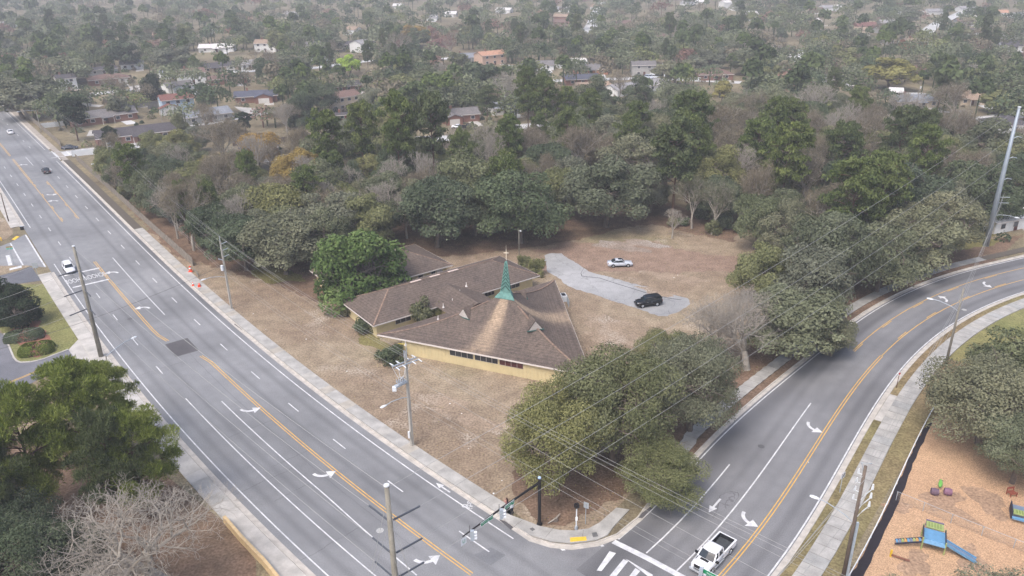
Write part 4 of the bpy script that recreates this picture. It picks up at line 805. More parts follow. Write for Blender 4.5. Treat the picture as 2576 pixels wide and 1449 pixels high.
for i, (p, q, rc, wall, two) in enumerate(far):
    nm = dict(white='white', lgrey='light grey', tan='tan', brown='brown', red='reddish', pink='salmon', dark='dark grey', grey='grey')[rc]
    house('far %s-roofed %shouse among the distant trees' % (nm, 'two storey ' if two else ''), p, q, D=10, wall=wall, rc=rc, two=two, nwin=2, group='distant %s roofs' % nm, detail=math.hypot(*p) < 560, keep=.62)
# fences
def fence(label, pts, h, m, name='fence', panel=2.4, post=.1, cap=None, bay='fence_panel', posth=.1, pm=None):
    t = thing(name, label, 'fence', (pts[0][0], pts[0][1], 0)); o = np.array(pts[0])
    for a, b_ in zip(pts, pts[1:]):
        a, b_ = np.array(a), np.array(b_); L = np.linalg.norm(b_-a); n = max(1, round(L/panel)); ang = math.atan2(*(b_-a)[::-1])
        for k in range(n):
            c = a+(b_-a)*(k+.5)/n-o; w = L/n; mb_ = MB(); q = max(3, int(w/.3)) if h > 1 else 3; dz = rng.uniform(-.05, .05)
            for j in range(q):
                x = (j+.5)/q*w-w/2; mb_.box((c[0]+x*math.cos(ang), c[1]+x*math.sin(ang), h/2+dz*.5), (w/q-.012, .04+.02*(j % 2), h+dz), ang)
            mb_.build(bay, m, t)
            p = a+(b_-a)*k/n-o; mb_ = MB(); mb_.box((p[0], p[1], (h+posth)/2), (post, post+.04, h+posth), ang); mb_.build('post', pm or m, t)
    return t
m_wood = M('weathered_fence_wood', lin(138, 130, 120), .9, .22, 1.5, .3, speck=.15); m_vinyl = M('white_vinyl', lin(228, 232, 236), .5, .03, 1)
fence('long weathered board fence along the main road', [main(u, -8.3) for u in (202, 190, 170, 150, 130, 110, 88)], 1.9, m_wood, 'board_fence')
fence('weathered board fence on the far side of the side street', [main(u, -8.3) for u in (330, 300, 260, 226)], 1.9, m_wood, 'board_fence')
fence('white vinyl fence with ball-topped posts facing the side street', gt(0, 0, [(420, 1290), (560, 1275), (725, 1250)]), 1.8, m_vinyl, 'vinyl_fence', posth=.25)
fence('white vinyl fence behind the parked dark car', gt(0, 1, [(730, 125), (900, 108), (1060, 95)]), 1.8, m_vinyl, 'vinyl_fence', posth=.25)
fence('white vinyl fence running from the garden shed', gt(3, 0, [(1350, 975), (1480, 975), (1610, 985)]), 1.8, m_vinyl, 'vinyl_fence')
fence('short white vinyl fence by the small white-sided house', gt(2, 0, [(1600, 800), (1700, 808)]), 1.8, m_vinyl, 'vinyl_fence')
fence('short white vinyl fence beside the brown hip-roofed house', gt(2, 0, [(1765, 812), (1895, 818)]), 1.8, m_vinyl, 'vinyl_fence')
fence('grey board fence behind the reddish brick house', gt(0, 0, [(1280, 1090), (1500, 1070), (1640, 1050)]), 1.8, M('grey_fence', lin(120, 118, 116), .9, .15, 1.5, speck=.1), 'board_fence')
fence('dark red board fence beside the red shed', gt(1, 0, [(640, 1180), (760, 1165), (790, 1200)]), 1.8, M('red_fence', lin(128, 58, 54), .9, .15, 1.5), 'board_fence')
fence('dark board fence behind the oaks', gt(1, 0, [(1700, 1090), (1950, 1080), (2200, 1040), (2574, 1000)]), 1.8, M('dark_fence', lin(92, 80, 74), .9, .15, 1.5), 'board_fence')
fence('grey board fence below the yellow-green tree', gt(3, 0, [(1130, 960), (1220, 945)]), 1.7, MATS['grey_fence'], 'board_fence')

for i, (lb, p, q) in enumerate(YARDS[:46]):
    if i % 2 == 0 or math.hypot(*p) > 620: continue
    if any(-9.5 < main_un(tuple(np.array(p)+(np.array(q)-np.array(p))*f))[1] < 19 for f in (0, .5, 1)): continue
    if any(np.min(np.hypot(sq[:, 0]-(p[0]+(q[0]-p[0])*f), sq[:, 1]-(p[1]+(q[1]-p[1])*f))) < w/2+1 for sq, w in STREETS for f in (0, .25, .5, .75, 1)): continue
    wd = lb.split(); fence('back yard fence behind the '+' '.join(wd[:9]), [p, q], 1.8, (m_wood, MATS['dark_fence'], MATS['grey_fence'])[i % 3], 'board_fence', 3.0)
# ------------------------------------------------------------------ trees
def leafmat(name, dark, mid, light, trans=.25, rough=.6, hue=.5):
    """leaf colour varies leaf to leaf (attribute), branch to branch and tree to tree"""
    m, t, b, tc = newmat(name, .85, .12)
    at = t.nodes.new('ShaderNodeAttribute'); at.attribute_name = 'lv'; oi = t.nodes.new('ShaderNodeObjectInfo')
    c = ramp(t, at.outputs['Fac'], [(.0, dark), (.5, mid), (1.0, light)])
    c2 = ramp(t, oi.outputs['Random'], [(.0, (.80, .84, .88, 1)), (.25, (1.06, 1.06, 1.04, 1)), (.5, (.9, .94, .9, 1)), (.75, (1.16, 1.12, .98, 1)), (1.0, (.94, 1.02, .9, 1))])
    c = mixc(t, hue*2 if hue < .5 else 1.0, c, c2, 'MULTIPLY'); t.links.new(c, b.inputs['Base Color'])
    tr = t.nodes.new('ShaderNodeBsdfTranslucent'); t.links.new(c, tr.inputs[0]); mx = t.nodes.new('ShaderNodeMixShader'); mx.inputs[0].default_value = trans
    out = t.nodes['Material Output']; t.links.new(b.outputs[0], mx.inputs[1]); t.links.new(tr.outputs[0], mx.inputs[2]); t.links.new(mx.outputs[0], out.inputs[0]); return m
LM = {
 'oak': leafmat('live_oak_leaves', lin(82, 88, 67), lin(111, 116, 91), lin(140, 143, 117)),
 'oakdark': leafmat('dark_oak_leaves', lin(65, 75, 58), lin(91, 102, 80), lin(118, 127, 103)),
 'olive': leafmat('olive_leaves', lin(98, 102, 70), lin(128, 130, 92), lin(154, 154, 114)),
 'grey': leafmat('grey_oak_leaves', lin(98, 101, 84), lin(124, 126, 106), lin(149, 150, 129)),
 'mag': leafmat('magnolia_leaves', lin(58, 78, 46), lin(88, 110, 66), lin(126, 144, 96)),
 'pine': leafmat('pine_needles', lin(70, 84, 50), lin(98, 110, 66), lin(128, 138, 88)),
 'pinelight': leafmat('young_pine_needles', lin(88, 102, 50), lin(128, 140, 68), lin(164, 172, 98), hue=.2),
 'pinedark': leafmat('dark_pine_needles', lin(68, 78, 54), lin(92, 102, 72), lin(118, 127, 92)),
 'cedar': leafmat('cedar_needles', lin(34, 44, 36), lin(50, 62, 48), lin(70, 82, 62)),
 'lime': leafmat('spring_green_leaves', lin(126, 152, 62), lin(156, 184, 84), lin(184, 208, 112)),
 'yellow': leafmat('yellow_green_leaves', lin(128, 122, 70), lin(154, 147, 90), lin(176, 168, 112)),
 'orange': leafmat('tawny_leaves', lin(136, 112, 66), lin(160, 134, 82), lin(180, 156, 100)),
 'red': leafmat('red_maple_buds', lin(128, 96, 92), lin(150, 116, 110), lin(170, 138, 132)),
 'tan': leafmat('dry_twigs', lin(112, 103, 88), lin(134, 124, 107), lin(156, 147, 130), hue=.2),
 'hedge': leafmat('hedge_leaves', lin(52, 66, 34), lin(96, 112, 48), lin(140, 146, 72), hue=.1),
}
m_bark = M('grey_bark', lin(112, 102, 94), .95, .25, 2.5, .4, speck=.15)
m_barkp = M('pine_bark', lin(104, 82, 70), .95, .25, 3, .4, speck=.15)
m_barkl = M('pale_bark', lin(160, 153, 143), .95, .18, 3, .3, speck=.12)
def np_mesh(name, V, F, lv, mats):
    V = np.asarray(V, np.float32); F = np.asarray(F, np.int32); k = F.shape[1]
    me = bpy.data.meshes.new(name); me.vertices.add(len(V)); me.vertices.foreach_set('co', V.ravel())
    me.loops.add(F.size); me.loops.foreach_set('vertex_index', F.ravel()); me.polygons.add(len(F))
    me.polygons.foreach_set('loop_start', np.arange(0, F.size, k, dtype=np.int32)); me.polygons.foreach_set('loop_total', np.full(len(F), k, np.int32))
    if lv is not None: me.attributes.new('lv', 'FLOAT', 'FACE').data.foreach_set('value', np.asarray(lv, np.float32))
    for m in mats: me.materials.append(m)
    me.update(calc_edges=True); return me
def unit(v): return v/np.maximum(np.linalg.norm(v, axis=-1, keepdims=True), 1e-9)
def cards(C, N, w, h, r, T=None):
    """one bent leaf-spray quad per centre; N normals, w/h half sizes"""
    n = len(C); N = unit(N)
    T = unit(np.cross(N, unit(r.normal(size=(n, 3))))) if T is None else unit(T); B = unit(np.cross(N, T))
    w = np.broadcast_to(w, (n,))[:, None]; h = np.broadcast_to(h, (n,))[:, None]
    V = np.stack([C-T*h, C+B*w*.9-T*h*.1, C+T*h, C-B*w*.9+T*h*.15+N*w*.25], 1).reshape(-1, 3)
    return V, np.arange(4*n).reshape(n, 4)
def tubes(A, B, ra, rb, n=4):
    A, B = np.asarray(A, float), np.asarray(B, float); k = len(A); D = unit(B-A); up = np.where(np.abs(D[:, 2:3]) > .9, np.array([[1., 0, 0]]), np.array([[0, 0, 1.]]))
    X = unit(np.cross(D, up)); Y = np.cross(X, D); w = np.linspace(0, 2*np.pi, n, endpoint=False)
    ring = X[:, None]*np.cos(w)[None, :, None]+Y[:, None]*np.sin(w)[None, :, None]
    V = np.concatenate([A[:, None]+ring*np.asarray(ra)[:, None, None], B[:, None]+ring*np.asarray(rb)[:, None, None]], 1).reshape(-1, 3)
    i = np.arange(n); q = np.stack([i, (i+1) % n, n+(i+1) % n, n+i], 1); F = (np.arange(k)[:, None, None]*2*n+q[None]).reshape(-1, 4); return V, F
def segs_mesh(name, S, n=4):
    S = np.array(S, float); V, F = tubes(S[:, 0:3], S[:, 3:6], S[:, 6], S[:, 7], n); return np_mesh(name, V, F, None, [m_bark])
def limb(S, a, b, r0, r1, r, k=3, wob=.12):
    a, b = np.array(a, float), np.array(b, float); L = np.linalg.norm(b-a); p = a
    for i in range(k):
        q = a+(b-a)*((i+1)/k)+(r.normal(size=3)*wob*L/k if i < k-1 else 0)+np.array([0, 0, .08*L*math.sin(math.pi*(i+1)/k)])
        S.append([*p, *q, r0+(r1-r0)*i/k, r0+(r1-r0)*(i+1)/k]); p = q
# every prototype is built for a height of 12 m and a crown 14 m across, then scaled
def proto_oak(seed, nleaf, size, lobes=46, flat=.55, ragged=.22, low=-.22, dens_low=.35, trunk=3.2, droop=0.0):
    r = np.random.default_rng(seed); S = []; Rr, Hh = 7.0, 12.0; base = np.array([r.normal()*.3, r.normal()*.3, trunk])
    S.append([0, 0, -.3, base[0]*.5, base[1]*.5, trunk*.55, .48, .36]); S.append([base[0]*.5, base[1]*.5, trunk*.55, *base, .36, .32])
    mains = []
    for k in range(7):
        w = k/7*2*np.pi+r.normal()*.25; d = r.uniform(.35, .6)*Rr; e = np.array([math.cos(w)*d, math.sin(w)*d, trunk+r.uniform(1.8, 4.2)]); limb(S, base, e, .24, .12, r); mains.append(e)
    zc = trunk+1.6; C = []; N = []; lv = []; rad = []
    for k in range(lobes):
        u = r.uniform(low, 1.0); w = k*2.39996+r.normal()*.2; q = math.sqrt(max(0, 1-u*u)); f = r.uniform(1-ragged*2, 1.04)
        ctr = np.array([math.cos(w)*q*Rr*.80*f, math.sin(w)*q*Rr*.80*f, zc+u*(Hh-zc-1.4)*f*(1 if u > 0 else .6)])
        lr = r.choice([r.uniform(.75, 1.2), r.uniform(1.2, 1.9), r.uniform(1.6, 2.3)])*(1.05 if u > .3 else .9); rad.append(lr); C.append(ctr)
        limb(S, mains[int(r.integers(len(mains)))], ctr, .10, .03, r)
    for k in range(14):       # bare limb ends poking out of the leaves
        ctr = C[int(r.integers(lobes))]; d_ = unit(ctr-np.array([0, 0, zc])+r.normal(size=3)*1.5); limb(S, ctr, ctr+d_*r.uniform(1.6, 2.6), .05, .015, r)
    C = np.array(C); rad = np.array(rad); wgt = rad**1.7; wgt /= wgt.sum(); idx = r.choice(lobes, nleaf, p=wgt)
    dirv = unit(r.normal(size=(nleaf, 3))); keep = (dirv[:, 2] > -.25) | (r.random(nleaf) < dens_low); dirv[~keep, 2] *= -1
    rr = rad[idx]*(r.random(nleaf)**.33*.55+.52); pos = C[idx]+dirv*rr[:, None]*np.array([1, 1, flat+.12])
    pos[:, 2] -= droop*np.hypot(pos[:, 0], pos[:, 1])**2/49; pos += r.normal(size=pos.shape)*.14; pos[:, 2] = np.maximum(pos[:, 2], .5)
    nor = dirv*.9+r.normal(size=pos.shape)*.42+np.array([0, 0, .35])
    sz = size*r.uniform(.65, 1.35, nleaf); V, F = cards(pos, nor, sz*.62, sz, r)
    lobe_v = r.uniform(.25, .75, lobes)[idx]; lv = np.clip(lobe_v+r.normal(size=nleaf)*.14, 0, 1)
    return S, V, F, lv
def proto_pine(seed, nleaf, size, needles=False, crown0=.42, lean=.02):
    r = np.random.default_rng(seed); S = []; Hh = 12.0; top = np.array([r.normal()*.5, r.normal()*.5, Hh*.96]); p = np.array([0, 0, -.3]); K = 6
    ax = [np.array([0, 0, -.3])+(top-np.array([0, 0, -.3]))*(i/K)+np.array([r.normal()*.12, r.normal()*.12, 0])*(0 < i) for i in range(K+1)]
    for i in range(K): S.append([*ax[i], *ax[i+1], .26*(1-i/K)+.05, .26*(1-(i+1)/K)+.05])
    C = []; rad = []
    nb = 34
    for k in range(nb):
        f = crown0+(1-crown0)*((k+r.random())/nb); z = f*Hh; w = k*2.39996+r.normal()*.3; t = (f-crown0)/(1-crown0)
        ext = 7.0*(.35+.75*math.sin(math.pi*min(1, (t*.80+.16))))*r.uniform(.55, 1.0)*.62
        a = np.array([0, 0, z])+(top*np.array([1, 1, 0]))*f; e = a+np.array([math.cos(w)*ext, math.sin(w)*ext, ext*r.uniform(.05, .4)]); limb(S, a, e, .07, .025, r)
        for j in range(3):
            q = a+(e-a)*r.uniform(.55, 1.05)+r.normal(size=3)*np.array([.6, .6, .3]); C.append(q); rad.append(r.uniform(.7, 1.25))
    for j in range(4): C.append(top+r.normal(size=3)*.5); rad.append(.9)
    C = np.array(C); rad = np.array(rad); n = len(C); idx = r.choice(n, nleaf, p=rad**2/(rad**2).sum()); dirv = unit(r.normal(size=(nleaf, 3))); dirv[:, 2] = np.where(dirv[:, 2] < -.3, -dirv[:, 2], dirv[:, 2])
    pos = C[idx]+dirv*(rad[idx]*(r.random(nleaf)**.4))[:, None]*np.array([1.15, 1.15, .6]); base_v = r.uniform(.25, .8, n)[idx]
    if needles:        # each tuft is a star of long narrow blades
        k = 5; pos = np.repeat(pos, k, 0); out = unit(np.repeat(dirv, k, 0)*.7+r.normal(size=pos.shape)*.8+np.array([0, 0, .5])); ln = size*r.uniform(.7, 1.2, len(pos))
        T = out; Nn = np.cross(T, r.normal(size=pos.shape)); V, F = cards(pos+T*ln[:, None], Nn, ln*.17, ln, r, T); lv = np.clip(np.repeat(base_v, k)+r.normal(size=len(pos))*.2, 0, 1)
    else:
        sz = size*r.uniform(.7, 1.3, nleaf); V, F = cards(pos, dirv*.6+r.normal(size=pos.shape)*.7+np.array([0, 0, .4]), sz*.5, sz, r); lv = np.clip(base_v+r.normal(size=nleaf)*.18, 0, 1)
    return S, V, F, lv
def proto_bare(seed, depth=6, spread=.62, trunk=2.2, forks=3, tipr=.02, up=.25, twigs=0):
    r = np.random.default_rng(seed); S = []; tips = []
    def grow(p, d, L, rad, lev):
        k = 2 if lev > 1 else 3; q = p
        for i in range(k):
            d = unit(d+r.normal(size=3)*.13+np.array([0, 0, .03])); e = q+d*L/k; r1 = rad*(1-.28*(i+1)/k); S.append([*q, *e, max(tipr, rad*(1-.28*i/k)), max(tipr*.8, r1)]); q = e
            if lev < depth-1 and lev > 0 and i < k-1 and r.random() < .5: grow(q, unit(d+r.normal(size=3)*.75), L*.55, rad*.45, lev+2)
        if lev >= depth: tips.append(q); return
        n = forks if lev < 2 else 2+(r.random() < .45)
        ph = r.uniform(0, 6.28)
        for j in range(n):
            w = ph+j*2*np.pi/n+r.normal()*.3; a = spread*r.uniform(.6, 1.25); x = unit(np.cross(d, np.array([.3, .2, 1.]))); y = np.cross(d, x)
            nd = unit(d*math.cos(a)+(x*math.cos(w)+y*math.sin(w))*math.sin(a)+np.array([0, 0, up*.35])); grow(q, nd, L*r.uniform(.66, .86), rad*r.uniform(.48, .64), lev+1)
    grow(np.array([0, 0, -.3]), np.array([.05, 0, 1.]), trunk, .5, 0)
    A = np.array(S); ext = max(np.percentile(np.hypot(A[:, 3], A[:, 4]), 96), 1e-3); top = A[:, 5].max(); A[:, [0, 1, 3, 4]] *= 7.0/ext; A[:, [2, 5]] *= 12.0/top
    T = np.array(tips)*np.array([7/ext, 7/ext, 12/top]); V = F = lv = None
    if twigs:
        idx = r.integers(0, len(T), twigs); pos = T[idx]+r.normal(size=(twigs, 3))*np.array([.55, .55, .45]); ln = r.uniform(.35, .8, twigs)
        d = unit(r.normal(size=(twigs, 3))+np.array([0, 0, .5])); V, F = cards(pos, r.normal(size=(twigs, 3)), ln*.07, ln, r, d); lv = np.clip(r.normal(size=twigs)*.25+.5, 0, 1)
    return A, V, F, lv
def proto_shrub(seed, nleaf, size):
    r = np.random.default_rng(seed); S = []; C = []; rad = []
    for k in range(16):
        w = k*2.4; q = r.uniform(0, 5.2); C.append([math.cos(w)*q, math.sin(w)*q, r.uniform(2.5, 9.0)]); rad.append(r.uniform(2.0, 3.2)); limb(S, (0, 0, -.2), C[-1], .25, .06, r)
    C = np.array(C); rad = np.array(rad); idx = r.integers(0, 16, nleaf); dirv = unit(r.normal(size=(nleaf, 3))); pos = C[idx]+dirv*(rad[idx]*(r.random(nleaf)**.33))[:, None]*np.array([1, 1, 1.1]); pos[:, 2] = np.abs(pos[:, 2])
    sz = size*r.uniform(.7, 1.3, nleaf); V, F = cards(pos, dirv+r.normal(size=pos.shape)*.5, sz*.6, sz, r); return S, V, F, np.clip(r.uniform(.3, .7, 16)[idx]+r.normal(size=nleaf)*.2, 0, 1)
PROTO = {}
def reg(kind, lod, gen, mat, bark=None):
    S, V, F, lv = gen; tm = segs_mesh('trunk', S, 6 if lod == 0 else 4)
    if bark: tm.materials.clear(); tm.materials.append(bark)
    cm = np_mesh('crown', V, F, lv, [LM[mat]]) if V is not None else None
    PROTO.setdefault((kind, lod), []).append((tm, cm))
for s in range(3): reg('oak', 0, proto_oak(100+s, 46000, .115, lobes=84, ragged=.3, low=-.4, dens_low=.5), 'oak')
for s in range(5): reg('oak', 1, proto_oak(120+s, 19000, .205, lobes=62, ragged=.3, low=-.4), 'oak')
for s in range(4): reg('oak', 2, proto_oak(140+s, 5200, .42, lobes=40, ragged=.28, low=-.4), 'oak')
reg('mag', 0, proto_oak(161, 24000, .22, lobes=60, ragged=.2, low=-.55, dens_low=.5, trunk=1.6, flat=.75), 'mag')
for s in range(2): reg('mag', 1, proto_oak(165+s, 12000, .27, lobes=50, ragged=.2, low=-.55, dens_low=.5, trunk=1.6, flat=.75), 'mag')
for s in range(3): reg('pine', 0, proto_pine(200+s, 9000, .23, True, .25), 'pine', m_barkp)
for s in range(4): reg('pine', 1, proto_pine(220+s, 9500, .26), 'pine', m_barkp)
for s in range(3): reg('pine', 2, proto_pine(240+s, 3200, .46), 'pine', m_barkp)
reg('bare', 0, proto_bare(301, 8, .74, 2.2, 4, .008, .14), 'tan', m_barkl)
for s in range(3): reg('bare', 1, proto_bare(310+s, 7, .55, 3.0, 3, .026, .35), 'tan', m_barkl)
for s in range(3): reg('twig', 1, proto_bare(330+s, 6, .5, 3.0, 3, .04, .4, 3800), 'tan', m_barkl)
for s in range(2): reg('twig', 2, proto_bare(350+s, 5, .5, 3.0, 3, .06, .4, 2200), 'tan', m_barkl)
for s in range(3): reg('shrub', 1, proto_shrub(400+s, 2600, .55), 'oakdark')
reg('cedar', 1, proto_pine(250, 5200, .42, False, .38), 'cedar', m_barkp)
TREES = []      # (x, y, radius) of everything planted
NAMES = dict(oak='oak_tree', mag='magnolia_tree', pine='pine_tree', bare='bare_tree', twig='winter_tree', shrub='shrub', cedar='cedar_tree')
def plant(kind, p, h, d, label, mat=None, group=None, lod=None, var=None, rz=None, z=0.0):
    X, Y = p; dist = math.hypot(math.hypot(X, Y), CH)
    if lod is None: lod = 0 if dist < 125 else (1 if dist < 330 else 2)
    while (kind, lod) not in PROTO: lod = lod-1 if lod > 0 and any((kind, q) in PROTO for q in range(lod)) else lod+1
    pr = PROTO[(kind, lod)]; tm, cm = pr[(rng.randrange(len(pr)) if var is None else var) % len(pr)]
    t = thing(NAMES[kind], label, 'shrub' if kind == 'shrub' else 'tree', (X, Y, z), rng.uniform(0, 6.28) if rz is None else rz, group, (d/14, d/14, h/12))
    o = bpy.data.objects.new('trunk' if kind != 'shrub' else 'stems', tm); col.objects.link(o); o.parent = t
    if cm is not None:
        o = bpy.data.objects.new('crown', cm); col.objects.link(o); o.parent = t
        if mat: o.material_slots[0].link = 'OBJECT'; o.material_slots[0].material = LM[mat]
    TREES.append((X, Y, d/2)); return t
